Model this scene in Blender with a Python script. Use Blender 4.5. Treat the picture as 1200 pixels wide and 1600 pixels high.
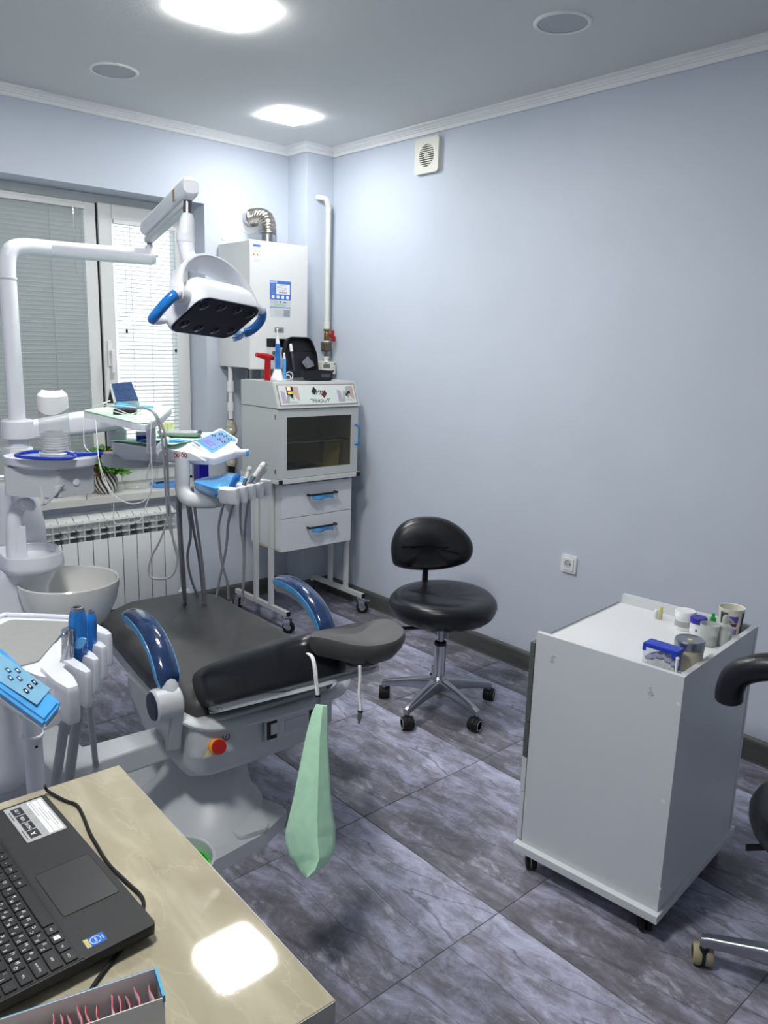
import bpy, bmesh, math, random
from mathutils import Vector, Matrix

for o in list(bpy.data.objects):
    bpy.data.objects.remove(o, do_unlink=True)
SC = bpy.context.scene
COL = SC.collection
random.seed(7)
R_ = math.radians

# ------------------------------------------------------------------ camera
CAM_H, FL = 1.579, 1227.06
YAW, PITCH, ROLL = 0.732429, -0.209688, 0.0298274
cf = Vector((math.sin(YAW)*math.cos(PITCH), math.cos(YAW)*math.cos(PITCH), math.sin(PITCH)))
cr0 = Vector((math.cos(YAW), -math.sin(YAW), 0)); cu0 = cr0.cross(cf)
cr = cr0*math.cos(ROLL) + cu0*math.sin(ROLL)
cu = cu0*math.cos(ROLL) - cr0*math.sin(ROLL)
CP = Vector((0, 0, CAM_H))
cam = bpy.data.objects.new('camera', bpy.data.cameras.new('camera'))
COL.objects.link(cam)
mw = Matrix((cr, cu, -cf)).transposed().to_4x4(); mw.translation = CP
cam.matrix_world = mw
cam.data.sensor_fit = 'VERTICAL'; cam.data.sensor_height = 36.0
cam.data.lens = FL/1600.0*36.0
cam.data.clip_start = 0.02
SC.camera = cam

# ------------------------------------------------------------------ world, exposure
wd = bpy.data.worlds.new('world'); SC.world = wd; wd.use_nodes = True
bg = wd.node_tree.nodes['Background']
bg.inputs['Color'].default_value = (0.86, 0.89, 0.94, 1); bg.inputs['Strength'].default_value = 0.5
SC.view_settings.view_transform = 'Standard'; SC.view_settings.look = 'None'
SC.view_settings.gamma = 1.0; SC.view_settings.use_curve_mapping = False
SC.view_settings.exposure = 1.88
LAMP_E = 34.0          # emission of the ceiling panels

# ------------------------------------------------------------------ pixel helpers (photo pixel -> ray -> plane)
def ray(x, y): return cf + cr*((x-600)/FL) - cu*((y-800)/FL)
def atz(x, y, z): d = ray(x, y); return CP + d*((z-CAM_H)/d.z)
def atx(x, y, X): d = ray(x, y); return CP + d*(X/d.x)
def aty(x, y, Y): d = ray(x, y); return CP + d*(Y/d.y)
def atd(x, y, D): return CP + ray(x, y)*D

# ------------------------------------------------------------------ materials
def lin(c):
    return tuple((v/12.92 if v <= 0.04045 else ((v+0.055)/1.055)**2.4) for v in c)
def rgb(r, g, b): return lin((r/255, g/255, b/255))
MATS = {}
def mat(name, col, rough=0.5, metal=0.0, spec=0.5, noise=0.0, nscale=30.0, bump=0.0, bscale=200.0,
        trans=0.0, alpha=1.0, emit=None, estr=0.0, coat=0.0, ior=1.45, sub=0.0):
    if name in MATS: return MATS[name]
    m = bpy.data.materials.new(name); m.use_nodes = True
    nt = m.node_tree; b = nt.nodes['Principled BSDF']
    b.inputs['Base Color'].default_value = (*col, 1)
    b.inputs['Roughness'].default_value = rough
    b.inputs['Metallic'].default_value = metal
    b.inputs['Specular IOR Level'].default_value = spec
    b.inputs['IOR'].default_value = ior
    b.inputs['Transmission Weight'].default_value = trans
    b.inputs['Alpha'].default_value = alpha
    b.inputs['Coat Weight'].default_value = coat
    b.inputs['Coat Roughness'].default_value = 0.08
    if sub: b.inputs['Subsurface Weight'].default_value = sub
    if emit:
        b.inputs['Emission Color'].default_value = (*emit, 1); b.inputs['Emission Strength'].default_value = estr
    tc = None
    if noise or bump:
        tc = nt.nodes.new('ShaderNodeTexCoord')
    if noise:
        n = nt.nodes.new('ShaderNodeTexNoise'); n.inputs['Scale'].default_value = nscale
        n.inputs['Detail'].default_value = 4
        nt.links.new(tc.outputs['Object'], n.inputs['Vector'])
        r = nt.nodes.new('ShaderNodeValToRGB')
        r.color_ramp.elements[0].position = 0.3; r.color_ramp.elements[1].position = 0.7
        r.color_ramp.elements[0].color = (*[max(0, v*(1-noise)) for v in col], 1)
        r.color_ramp.elements[1].color = (*[min(1, v*(1+noise)) for v in col], 1)
        nt.links.new(n.outputs['Fac'], r.inputs['Fac']); nt.links.new(r.outputs['Color'], b.inputs['Base Color'])
    if bump:
        n2 = nt.nodes.new('ShaderNodeTexNoise'); n2.inputs['Scale'].default_value = bscale
        n2.inputs['Detail'].default_value = 3
        nt.links.new(tc.outputs['Object'], n2.inputs['Vector'])
        bp = nt.nodes.new('ShaderNodeBump'); bp.inputs['Strength'].default_value = bump
        bp.inputs['Distance'].default_value = 0.002
        nt.links.new(n2.outputs['Fac'], bp.inputs['Height']); nt.links.new(bp.outputs['Normal'], b.inputs['Normal'])
    MATS[name] = m
    return m

def lnk(nt, a, b): nt.links.new(a, b)
def node(nt, t, **kw):
    n = nt.nodes.new(t)
    for k, v in kw.items(): setattr(n, k, v)
    return n

M_wall = mat('wall_paint', rgb(201, 209, 220), 0.55, noise=0.02, nscale=3, bump=0.25, bscale=260, spec=0.35)
M_ceil = mat('ceiling_paint', rgb(220, 221, 220), 0.8, bump=0.5, bscale=220, spec=0.2)
M_corn = mat('cornice_white', rgb(242, 242, 241), 0.6, noise=0.01, nscale=20)
M_wplast = mat('white_plastic', rgb(226, 229, 236), 0.28, noise=0.01, nscale=12, spec=0.5)
M_gplast = mat('grey_white_plastic', rgb(196, 200, 204), 0.38, noise=0.015, nscale=12)
M_pvc = mat('window_pvc', rgb(222, 224, 222), 0.35, noise=0.01, nscale=10)
M_grout = mat('grout', rgb(142, 138, 140), 0.8, noise=0.05, nscale=80)
M_black = mat('black_plastic', rgb(22, 23, 26), 0.42, noise=0.05, nscale=60)
M_rubber = mat('black_rubber', rgb(16, 16, 18), 0.7, noise=0.05, nscale=60)
M_chrome = mat('chrome', rgb(200, 202, 206), 0.14, metal=1.0, noise=0.02, nscale=30)
M_alu = mat('polished_aluminium', rgb(176, 178, 184), 0.28, metal=1.0, noise=0.03, nscale=60)
M_dalu = mat('brushed_steel', rgb(140, 142, 146), 0.35, metal=1.0, noise=0.05, nscale=80)
M_leather = mat('black_leather', rgb(72, 72, 71), 0.45, noise=0.12, nscale=18, bump=0.25, bscale=420, spec=0.55)
M_leath2 = mat('black_vinyl', rgb(25, 27, 32), 0.3, noise=0.1, nscale=18, bump=0.2, bscale=300, spec=0.5)
M_film = mat('blue_barrier_film', rgb(30, 120, 205), 0.15, noise=0.25, nscale=24, spec=0.6, coat=0.4)
M_filml = mat('light_blue_film', rgb(80, 165, 228), 0.18, noise=0.12, nscale=20, spec=0.6, coat=0.4)
M_filmd = mat('navy_wrapped_pad', rgb(30, 52, 92), 0.16, noise=0.35, nscale=30, bump=0.5, bscale=60, coat=0.7)
M_hose = mat('grey_hose', rgb(166, 167, 172), 0.45, noise=0.03, nscale=40)
M_hosed = mat('dark_grey_hose', rgb(140, 141, 146), 0.45, noise=0.03, nscale=40)
M_white = mat('gloss_white', rgb(232, 233, 234), 0.22, noise=0.008, nscale=14, spec=0.5)
M_lam = mat('white_laminate', rgb(214, 218, 221), 0.34, noise=0.012, nscale=6, bump=0.05, bscale=500)
M_cream = mat('cream_paint', rgb(222, 222, 208), 0.4, noise=0.02, nscale=20)
M_enam = mat('white_enamel', rgb(222, 224, 222), 0.3, noise=0.01, nscale=10)
M_green = mat('green_paper', rgb(200, 248, 212), 0.8, noise=0.05, nscale=40, bump=0.3, bscale=300)
M_paper = mat('white_paper', rgb(235, 236, 238), 0.8, noise=0.01, nscale=40)
M_blueplast = mat('royal_blue_plastic', rgb(28, 62, 190), 0.25, noise=0.05, nscale=20)
M_navy = mat('navy_box', rgb(14, 14, 140), 0.4, noise=0.05, nscale=30)
M_red = mat('red_anodised', rgb(190, 28, 30), 0.25, metal=0.35, noise=0.05, nscale=30)
M_brass = mat('brass', rgb(150, 126, 70), 0.35, metal=1.0, noise=0.15, nscale=60)
M_bronze = mat('weathered_bronze', rgb(112, 102, 84), 0.5, metal=0.8, noise=0.2, nscale=60)
M_print_dark = mat('print_dark', rgb(30, 30, 36), 0.5, noise=0.03)
M_print_grey = mat('print_grey', rgb(150, 156, 164), 0.5, noise=0.03)
M_print_blue = mat('print_blue', rgb(66, 116, 196), 0.45, noise=0.05)
M_print_white = mat('print_white', rgb(236, 238, 240), 0.5, noise=0.01)
M_print_red = mat('print_red', rgb(176, 40, 40), 0.5, noise=0.03)
M_print_orange = mat('print_orange', rgb(226, 140, 40), 0.5, noise=0.03)
M_print_green = mat('print_green', rgb(70, 150, 80), 0.5, noise=0.03)
M_print_yellow = mat('print_yellow', rgb(220, 205, 90), 0.5, noise=0.03)

def glassmat(name, col=(1, 1, 1), rough=0.02, dif=0.0, tint=None):
    m = bpy.data.materials.new(name); m.use_nodes = True; nt = m.node_tree
    nt.nodes.clear()
    out = node(nt, 'ShaderNodeOutputMaterial'); mix = node(nt, 'ShaderNodeMixShader')
    tr = node(nt, 'ShaderNodeBsdfTransparent'); gl = node(nt, 'ShaderNodeBsdfGlossy')
    lw = node(nt, 'ShaderNodeLayerWeight'); lw.inputs['Blend'].default_value = 0.25
    fr = node(nt, 'ShaderNodeMath', operation='MULTIPLY_ADD'); fr.inputs[1].default_value = 0.5; fr.inputs[2].default_value = 0.03
    pw = node(nt, 'ShaderNodeMath', operation='POWER'); pw.inputs[1].default_value = 2.5
    lnk(nt, lw.outputs['Facing'], pw.inputs[0]); lnk(nt, pw.outputs[0], fr.inputs[0])
    tr.inputs['Color'].default_value = (*(tint or col), 1)
    gl.inputs['Color'].default_value = (1, 1, 1, 1); gl.inputs['Roughness'].default_value = rough
    lnk(nt, fr.outputs[0], mix.inputs[0]); lnk(nt, tr.outputs[0], mix.inputs[1]); lnk(nt, gl.outputs[0], mix.inputs[2])
    if dif:
        df = node(nt, 'ShaderNodeBsdfDiffuse'); df.inputs[0].default_value = (.8, .82, .82, 1); m2 = node(nt, 'ShaderNodeMixShader'); m2.inputs[0].default_value = dif
        lnk(nt, mix.outputs[0], m2.inputs[1]); lnk(nt, df.outputs[0], m2.inputs[2]); lnk(nt, m2.outputs[0], out.inputs[0])
    else: lnk(nt, mix.outputs[0], out.inputs[0])
    return m
M_glass = glassmat('window_glass', (0.93, 0.96, 0.97))
M_clear = glassmat('clear_plastic', (0.95, 0.96, 0.96), 0.08, dif=0.06)
M_frost = mat('milky_plastic', rgb(224, 228, 226), 0.3, trans=0.55, noise=0.01, nscale=30, ior=1.2)
M_tubep = glassmat('dispenser_plastic', (0.9, 0.92, 0.92), 0.1, dif=0.2)
M_tint = glassmat('smoked_glass', (0.62, 0.60, 0.51), 0.02)

# ------------------------------------------------------------------ mesh helpers
FR = {}          # world frame of each thing empty
def tag(o, label=None, cat=None, group=None, kind=None):
    if label: o['label'] = label
    if cat: o['category'] = cat
    if group: o['group'] = group
    if kind: o['kind'] = kind
    return o
def thing(name, label, cat, loc=(0, 0, 0), rz=0.0, group=None):
    e = bpy.data.objects.new(name, None); COL.objects.link(e)
    e.empty_display_size = 0.05
    e.location = loc; e.rotation_euler = (0, 0, rz)
    FR[e.name] = Matrix.Translation(Vector(loc)) @ Matrix.Rotation(rz, 4, 'Z')
    return tag(e, label, cat, group)
def obj(name, bm, m, parent=None, world=True, smooth=True, label=None, recalc=True):
    if recalc: bmesh.ops.recalc_face_normals(bm, faces=bm.faces[:])
    me = bpy.data.meshes.new(name); bm.to_mesh(me); bm.free()
    if smooth:
        me.shade_smooth()
        me.set_sharp_from_angle(angle=R_(38))
    me.materials.append(m)
    o = bpy.data.objects.new(name, me); COL.objects.link(o)
    if smooth:
        md = o.modifiers.new('weighted', 'WEIGHTED_NORMAL'); md.keep_sharp = True; md.weight = 100
    if parent is not None:
        o.parent = parent
        if world and parent.name in FR: o.matrix_parent_inverse = FR[parent.name].inverted()
    if label: o['label'] = label
    return o
def inst(name, me, parent, loc, rot=(0, 0, 0), world=True):
    o = bpy.data.objects.new(name, me); COL.objects.link(o)
    o.location = loc; o.rotation_euler = rot
    if parent is not None:
        o.parent = parent
        if world and parent.name in FR: o.matrix_parent_inverse = FR[parent.name].inverted()
    return o
def V(*a): return Vector(a)
def basis(x, y, z, o=(0, 0, 0)):
    m = Matrix((Vector(x), Vector(y), Vector(z))).transposed().to_4x4(); m.translation = Vector(o); return m
def add_box(bm, c, s, M=None, bevel=0.0, seg=2):
    mat4 = Matrix.Translation(Vector(c)) @ Matrix.Diagonal((s[0], s[1], s[2], 1))
    if M is not None: mat4 = M @ mat4
    r = bmesh.ops.create_cube(bm, size=1.0, matrix=mat4)
    if bevel > 0:
        es = list({e for v in r['verts'] for e in v.link_edges})
        bmesh.ops.bevel(bm, geom=es, offset=bevel, segments=seg, affect='EDGES', profile=0.5)
    return bm
def box(name, lo, hi, m, parent=None, bevel=0.0, world=True, M=None, label=None, seg=2):
    bm = bmesh.new()
    c = [(a+b)/2 for a, b in zip(lo, hi)]; s = [abs(b-a) for a, b in zip(lo, hi)]
    add_box(bm, c, s, M, bevel, seg)
    return obj(name, bm, m, parent, world, label=label)
def catmull(pts, k=6, closed=False):
    pts = [Vector(p) for p in pts]; n = len(pts); out = []
    if n < 3: return pts
    rng = range(n) if closed else range(n-1)
    for i in rng:
        if closed: a, b, c, d = pts[i-1], pts[i], pts[(i+1) % n], pts[(i+2) % n]
        else: a, b, c, d = pts[max(i-1, 0)], pts[i], pts[i+1], pts[min(i+2, n-1)]
        for j in range(k):
            t = j/k
            out.append(0.5*((2*b) + (c-a)*t + (2*a-5*b+4*c-d)*t*t + (3*b-a-3*c+d)*t**3))
    if not closed: out.append(pts[-1])
    return out
def add_tube(bm, pts, r, n=10, caps=True, closed=False, sx=1.0, up=None):
    pts = [Vector(p) for p in pts]; N = len(pts)
    rad = r if isinstance(r, (list, tuple)) else [r]*N
    if len(rad) != N:
        rad = [rad[0] + (rad[-1]-rad[0])*i/(N-1) if len(rad) == 2 else rad[min(len(rad)-1, int(i*len(rad)/N))] for i in range(N)]
    rings = []; prev = None
    for i, p in enumerate(pts):
        if closed: t = pts[(i+1) % N]-pts[i-1]
        else: t = pts[min(i+1, N-1)]-pts[max(i-1, 0)]
        t = t.normalized() if t.length > 1e-9 else Vector((0, 0, 1))
        if prev is None:
            a = Vector(up) if up else (Vector((0, 0, 1)) if abs(t.z) < 0.9 else Vector((1, 0, 0)))
        else: a = prev
        u = (a - t*a.dot(t)); u = u.normalized() if u.length > 1e-6 else t.orthogonal().normalized()
        v = t.cross(u); prev = u
        rings.append([bm.verts.new(p + (u*math.cos(2*math.pi*j/n) + v*math.sin(2*math.pi*j/n)*sx)*rad[i]) for j in range(n)])
    for i in range(N if closed else N-1):
        A, B = rings[i], rings[(i+1) % N]
        for j in range(n): bm.faces.new((A[j], A[(j+1) % n], B[(j+1) % n], B[j]))
    if caps and not closed:
        bm.faces.new(rings[0][::-1]); bm.faces.new(rings[-1])
    return bm
def tube(name, pts, r, m, parent=None, n=10, smoothk=0, closed=False, world=True, caps=True, label=None, sx=1.0, up=None):
    bm = bmesh.new()
    if smoothk:
        if isinstance(r, (list, tuple)) and len(r) == len(pts):
            rr = catmull([(q, 0, 0) for q in r], smoothk, closed); r = [v.x for v in rr]
        pts = catmull(pts, smoothk, closed)
    add_tube(bm, pts, r, n, caps, closed, sx, up)
    return obj(name, bm, m, parent, world, label=label)
def add_lathe(bm, prof, M=None, n=32, a0=0.0, a1=2*math.pi):
    M = M or Matrix.Identity(4); full = abs(a1-a0-2*math.pi) < 1e-6
    cnt = n if full else n+1
    rings = []
    for (r, z) in prof:
        if r < 1e-6: rings.append([bm.verts.new(M @ Vector((0, 0, z)))])
        else: rings.append([bm.verts.new(M @ Vector((r*math.cos(a0+(a1-a0)*j/n), r*math.sin(a0+(a1-a0)*j/n), z))) for j in range(cnt)])
    for A, B in zip(rings[:-1], rings[1:]):
        for j in range(n if full else n):
            k = (j+1) % cnt
            if not full and j+1 >= cnt: continue
            if len(A) == 1 and len(B) == 1: continue
            if len(A) == 1: bm.faces.new((A[0], B[j], B[k]))
            elif len(B) == 1: bm.faces.new((A[j], A[k], B[0]))
            else: bm.faces.new((A[j], A[k], B[k], B[j]))
    return bm
def lathe(name, prof, loc, m, parent=None, n=32, M=None, world=True, label=None):
    bm = bmesh.new(); mm = Matrix.Translation(Vector(loc)) @ (M or Matrix.Identity(4))
    add_lathe(bm, prof, mm, n)
    return obj(name, bm, m, parent, world, label=label)
def add_prism(bm, outline, z0, z1, M=None, bevel=0.0, seg=2):
    M = M or Matrix.Identity(4)
    lo = [bm.verts.new(M @ Vector((x, y, z0))) for x, y in outline]
    hi = [bm.verts.new(M @ Vector((x, y, z1))) for x, y in outline]
    n = len(outline)
    f0 = bm.faces.new(lo[::-1]); f1 = bm.faces.new(hi)
    for i in range(n): bm.faces.new((lo[i], lo[(i+1) % n], hi[(i+1) % n], hi[i]))
    if bevel > 0:
        es = list(set(f0.edges) | set(f1.edges))
        bmesh.ops.bevel(bm, geom=es, offset=bevel, segments=seg, affect='EDGES', profile=0.5)
    return bm
def prism(name, outline, z0, z1, m, parent=None, M=None, bevel=0.0, world=True, seg=2, label=None):
    bm = bmesh.new(); add_prism(bm, outline, z0, z1, M, bevel, seg)
    return obj(name, bm, m, parent, world, label=label)
def rrect(w, h, r, k=5, cx=0, cy=0):
    r = min(r, w/2-1e-4, h/2-1e-4); out = []
    for (sx, sy, a) in ((1, 1, 0), (-1, 1, 90), (-1, -1, 180), (1, -1, 270)):
        for i in range(k+1):
            t = R_(a+90*i/k); out.append((cx+sx*(w/2-r)+r*math.cos(t), cy+sy*(h/2-r)+r*math.sin(t)))
    return out
def roundpoly(pts, r, k=5):
    """round the corners of a 2D polygon; r may be a list"""
    n = len(pts); out = []
    for i in range(n):
        p = Vector(pts[i]).to_2d(); a = Vector(pts[i-1]).to_2d(); b = Vector(pts[(i+1) % n]).to_2d()
        rr = r[i] if isinstance(r, (list, tuple)) else r
        da = (a-p); db = (b-p); la, lb = da.length, db.length; da.normalize(); db.normalize()
        ang = da.angle(db)
        t = min(rr/max(math.tan(ang/2), 1e-3), la*0.48, lb*0.48)
        A = p+da*t; B = p+db*t
        for j in range(k+1):
            s = j/k; q = A*(1-s)**2 + p*2*s*(1-s) + B*s*s
            out.append((q.x, q.y))
    return out
def add_loft(bm, rings, caps=True, closed=True):
    R = [[bm.verts.new(Vector(p)) for p in ring] for ring in rings]
    for A, B in zip(R[:-1], R[1:]):
        n = len(A)
        for j in range(n if closed else n-1):
            bm.faces.new((A[j], A[(j+1) % n], B[(j+1) % n], B[j]))
    if caps and closed:
        bm.faces.new(R[0][::-1]); bm.faces.new(R[-1])
    return bm
def loft(name, rings, m, parent=None, world=True, caps=True, subsurf=0, label=None, closed=True):
    bm = bmesh.new(); add_loft(bm, rings, caps, closed)
    if subsurf: pass
    return obj(name, bm, m, parent, world, label=label)
def add_grid(bm, fn, nu, nv):
    g = [[bm.verts.new(fn(i/nu, j/nv)) for j in range(nv+1)] for i in range(nu+1)]
    for i in range(nu):
        for j in range(nv): bm.faces.new((g[i][j], g[i+1][j], g[i+1][j+1], g[i][j+1]))
    return bm
def solid(o, t, off=-1):
    md = o.modifiers.new('solid', 'SOLIDIFY'); md.thickness = t; md.offset = off; return o
def textm(name, s, size, m, parent, M, world=True, align='CENTER', ext=0.0004, label=None):
    cu_ = bpy.data.curves.new(name, 'FONT'); cu_.body = s; cu_.size = size
    cu_.align_x = align; cu_.align_y = 'CENTER'; cu_.extrude = ext; cu_.resolution_u = 2
    to = bpy.data.objects.new(name, cu_); COL.objects.link(to)
    dg = bpy.context.evaluated_depsgraph_get()
    me = bpy.data.meshes.new_from_object(to.evaluated_get(dg))
    bpy.data.objects.remove(to, do_unlink=True)
    me.transform(M); me.materials.clear(); me.materials.append(m)
    o = bpy.data.objects.new(name, me); COL.objects.link(o)
    o.parent = parent
    if world and parent.name in FR: o.matrix_parent_inverse = FR[parent.name].inverted()
    if label: o['label'] = label
    return o
def struct(o):
    o['kind'] = 'structure'; return o
# ================================================================== ROOM SHELL
XL, XR, YB, YF, ZC = -1.3, 3.033, -1.6, 4.087, 2.685
WX0, WX1, WZ0, WZ1 = 0.50, 2.28, 0.714, 2.308      # window opening
BX, BY = 2.836, 3.902                               # boxed-in riser in the corner

def tile_material():
    m = bpy.data.materials.new('slate_tile'); m.use_nodes = True; nt = m.node_tree
    b = nt.nodes['Principled BSDF']
    tc = node(nt, 'ShaderNodeTexCoord')
    mp = node(nt, 'ShaderNodeMapping'); mp.inputs['Rotation'].default_value = (0, 0, R_(24)); mp.inputs['Scale'].default_value = (6.5, 2.3, 1)
    lnk(nt, tc.outputs['Object'], mp.inputs['Vector'])
    n1 = node(nt, 'ShaderNodeTexNoise'); n1.inputs['Scale'].default_value = 1.5; n1.inputs['Detail'].default_value = 9
    n1.inputs['Roughness'].default_value = 0.74; n1.inputs['Distortion'].default_value = 0.55
    lnk(nt, mp.outputs[0], n1.inputs['Vector'])
    sx = node(nt, 'ShaderNodeSeparateXYZ'); lnk(nt, tc.outputs['Object'], sx.inputs[0])
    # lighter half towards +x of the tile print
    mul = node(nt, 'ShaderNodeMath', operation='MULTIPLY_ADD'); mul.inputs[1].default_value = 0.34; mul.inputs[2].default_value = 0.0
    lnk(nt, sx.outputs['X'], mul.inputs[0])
    n4 = node(nt, 'ShaderNodeTexNoise'); n4.inputs['Scale'].default_value = 13; n4.inputs['Detail'].default_value = 10; n4.inputs['Roughness'].default_value = 0.72; n4.inputs['Distortion'].default_value = 0.9
    lnk(nt, tc.outputs['Object'], n4.inputs['Vector'])
    m4 = node(nt, 'ShaderNodeMath', operation='MULTIPLY_ADD'); m4.inputs[1].default_value = 0.42; m4.inputs[2].default_value = -0.21; lnk(nt, n4.outputs['Fac'], m4.inputs[0])
    a4 = node(nt, 'ShaderNodeMath', operation='ADD'); lnk(nt, m4.outputs[0], a4.inputs[0]); lnk(nt, n1.outputs['Fac'], a4.inputs[1])
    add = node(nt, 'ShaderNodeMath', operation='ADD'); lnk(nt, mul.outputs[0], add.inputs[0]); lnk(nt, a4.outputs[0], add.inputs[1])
    rp = node(nt, 'ShaderNodeValToRGB')
    e = rp.color_ramp.elements
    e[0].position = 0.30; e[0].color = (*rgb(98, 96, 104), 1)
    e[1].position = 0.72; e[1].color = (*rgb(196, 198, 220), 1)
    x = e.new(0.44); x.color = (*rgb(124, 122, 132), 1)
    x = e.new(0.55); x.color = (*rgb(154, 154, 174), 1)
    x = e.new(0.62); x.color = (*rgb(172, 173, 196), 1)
    lnk(nt, add.outputs[0], rp.inputs['Fac'])
    # fine cracks: ridge of a second, stretched noise
    mp2 = node(nt, 'ShaderNodeMapping'); mp2.inputs['Rotation'].default_value = (0, 0, R_(18)); mp2.inputs['Scale'].default_value = (3.4, 0.9, 1)
    mp2.inputs['Location'].default_value = (3.1, 1.7, 0)
    lnk(nt, tc.outputs['Object'], mp2.inputs['Vector'])
    n2 = node(nt, 'ShaderNodeTexNoise'); n2.inputs['Scale'].default_value = 1.35; n2.inputs['Detail'].default_value = 6; n2.inputs['Distortion'].default_value = 0.7
    lnk(nt, mp2.outputs[0], n2.inputs['Vector'])
    sb = node(nt, 'ShaderNodeMath', operation='SUBTRACT'); sb.inputs[1].default_value = 0.5; lnk(nt, n2.outputs['Fac'], sb.inputs[0])
    ab = node(nt, 'ShaderNodeMath', operation='ABSOLUTE'); lnk(nt, sb.outputs[0], ab.inputs[0])
    mr = node(nt, 'ShaderNodeMapRange'); mr.inputs['From Min'].default_value = 0.002; mr.inputs['From Max'].default_value = 0.016
    mr.inputs['To Min'].default_value = 0.6; mr.inputs['To Max'].default_value = 0.0
    lnk(nt, ab.outputs[0], mr.inputs['Value'])
    mx = node(nt, 'ShaderNodeMix', data_type='RGBA'); lnk(nt, mr.outputs[0], mx.inputs['Factor'])
    lnk(nt, rp.outputs['Color'], mx.inputs['A']); mx.inputs['B'].default_value = (*rgb(78, 74, 82), 1)
    # pale flecks
    n3 = node(nt, 'ShaderNodeTexNoise'); n3.inputs['Scale'].default_value = 14; n3.inputs['Detail'].default_value = 10; n3.inputs['Roughness'].default_value = .7; n3.inputs['Distortion'].default_value = 0.5
    lnk(nt, mp.outputs[0], n3.inputs['Vector'])
    n3.inputs['Scale'].default_value = 3.3
    mr3 = node(nt, 'ShaderNodeMapRange'); mr3.inputs['From Min'].default_value = 0.56; mr3.inputs['From Max'].default_value = 0.72
    mr3.inputs['To Max'].default_value = 0.75
    lnk(nt, n3.outputs['Fac'], mr3.inputs['Value'])
    mx3 = node(nt, 'ShaderNodeMix', data_type='RGBA'); lnk(nt, mr3.outputs[0], mx3.inputs['Factor'])
    lnk(nt, mx.outputs['Result'], mx3.inputs['A']); mx3.inputs['B'].default_value = (*rgb(206, 208, 226), 1)
    lnk(nt, mx3.outputs['Result'], b.inputs['Base Color'])
    b.inputs['Roughness'].default_value = 0.3; b.inputs['Specular IOR Level'].default_value = 0.4
    bp = node(nt, 'ShaderNodeBump'); bp.inputs['Strength'].default_value = 0.12; bp.inputs['Distance'].default_value = 0.002
    lnk(nt, add.outputs[0], bp.inputs['Height']); lnk(nt, bp.outputs['Normal'], b.inputs['Normal'])
    return m
M_tile = tile_material()
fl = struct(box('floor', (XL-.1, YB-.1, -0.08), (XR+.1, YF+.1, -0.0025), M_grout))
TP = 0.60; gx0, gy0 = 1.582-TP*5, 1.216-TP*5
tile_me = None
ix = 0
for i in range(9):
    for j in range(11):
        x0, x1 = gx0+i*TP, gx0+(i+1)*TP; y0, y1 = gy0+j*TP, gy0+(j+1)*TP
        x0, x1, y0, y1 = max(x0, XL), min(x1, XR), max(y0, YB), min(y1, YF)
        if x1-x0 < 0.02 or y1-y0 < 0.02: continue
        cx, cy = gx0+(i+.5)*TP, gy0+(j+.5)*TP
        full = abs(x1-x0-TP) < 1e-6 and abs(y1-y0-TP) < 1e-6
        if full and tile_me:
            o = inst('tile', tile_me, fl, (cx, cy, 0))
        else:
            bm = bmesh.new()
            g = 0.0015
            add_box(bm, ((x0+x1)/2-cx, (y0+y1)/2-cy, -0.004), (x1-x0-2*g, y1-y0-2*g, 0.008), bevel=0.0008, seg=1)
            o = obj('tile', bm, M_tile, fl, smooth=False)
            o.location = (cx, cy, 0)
            if full: tile_me = o.data
struct(box('ceiling', (XL-.1, YB-.1, ZC), (XR+.1, YF+.1, ZC+.1), M_ceil))
struct(box('wall_right', (XR, YB-.1, -.08), (XR+.1, YF+.36, ZC), M_wall))
struct(box('wall_left', (XL-.1, YB-.1, -.08), (XL, YF+.36, ZC), M_wall))
struct(box('wall_back', (XL, YB-.1, -.08), (XR, YB, ZC), M_wall))
bm = bmesh.new()
def bb(bm, lo, hi, bevel=0.0, M=None, seg=2):
    add_box(bm, [(a+b)/2 for a, b in zip(lo, hi)], [abs(b-a) for a, b in zip(lo, hi)], M, bevel, seg)
WT = YF+0.36
bb(bm, (XL, YF, -.08), (WX0, WT, ZC)); bb(bm, (WX1, YF, -.08), (XR, WT, ZC))
bb(bm, (WX0, YF, -.08), (WX1, WT, WZ0)); bb(bm, (WX0, YF, WZ1), (WX1, WT, ZC))
struct(obj('wall_far', bm, M_wall, smooth=False))
struct(box('wall_corner', (BX, BY, 0), (XR, YF, ZC), M_wall, bevel=0.004))

def miter_sweep(name, path, prof, m):
    """path: list of xy on the wall line, room on the left side; prof: (offset into room, z)"""
    bm = bmesh.new(); n = len(path); rings = []
    for i in range(n):
        p = Vector(path[i])
        dirs = []
        if i > 0: dirs.append((p-Vector(path[i-1])).normalized())
        if i < n-1: dirs.append((Vector(path[i+1])-p).normalized())
        nrm = [Vector((-d.y, d.x)) for d in dirs]
        if len(nrm) == 2:
            b = (nrm[0]+nrm[1]).normalized(); k = 1/max(b.dot(nrm[0]), 0.2); off = b*k
        else: off = nrm[0]
        rings.append([(p.x+off.x*d, p.y+off.y*d, z) for d, z in prof])
    add_loft(bm, rings, True, True)
    return obj(name, bm, m)
path = [(XR, YB), (XR, BY), (BX, BY), (BX, YF), (XL, YF)]
cprof = [(0, 2.641), (.010, 2.640), (.014, 2.646), (.016, 2.656), (.0225, 2.6575), (.0235, 2.664), (.0300, 2.6655), (.033, 2.672), (.046, 2.677), (.050, 2.680), (.050, ZC), (0, ZC)]
t1 = struct(miter_sweep('trim_1', path, cprof, M_corn))
M_base = mat('baseboard_wood', rgb(88, 89, 86), 0.45, noise=0.18, nscale=9)
nt = M_base.node_tree
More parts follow.
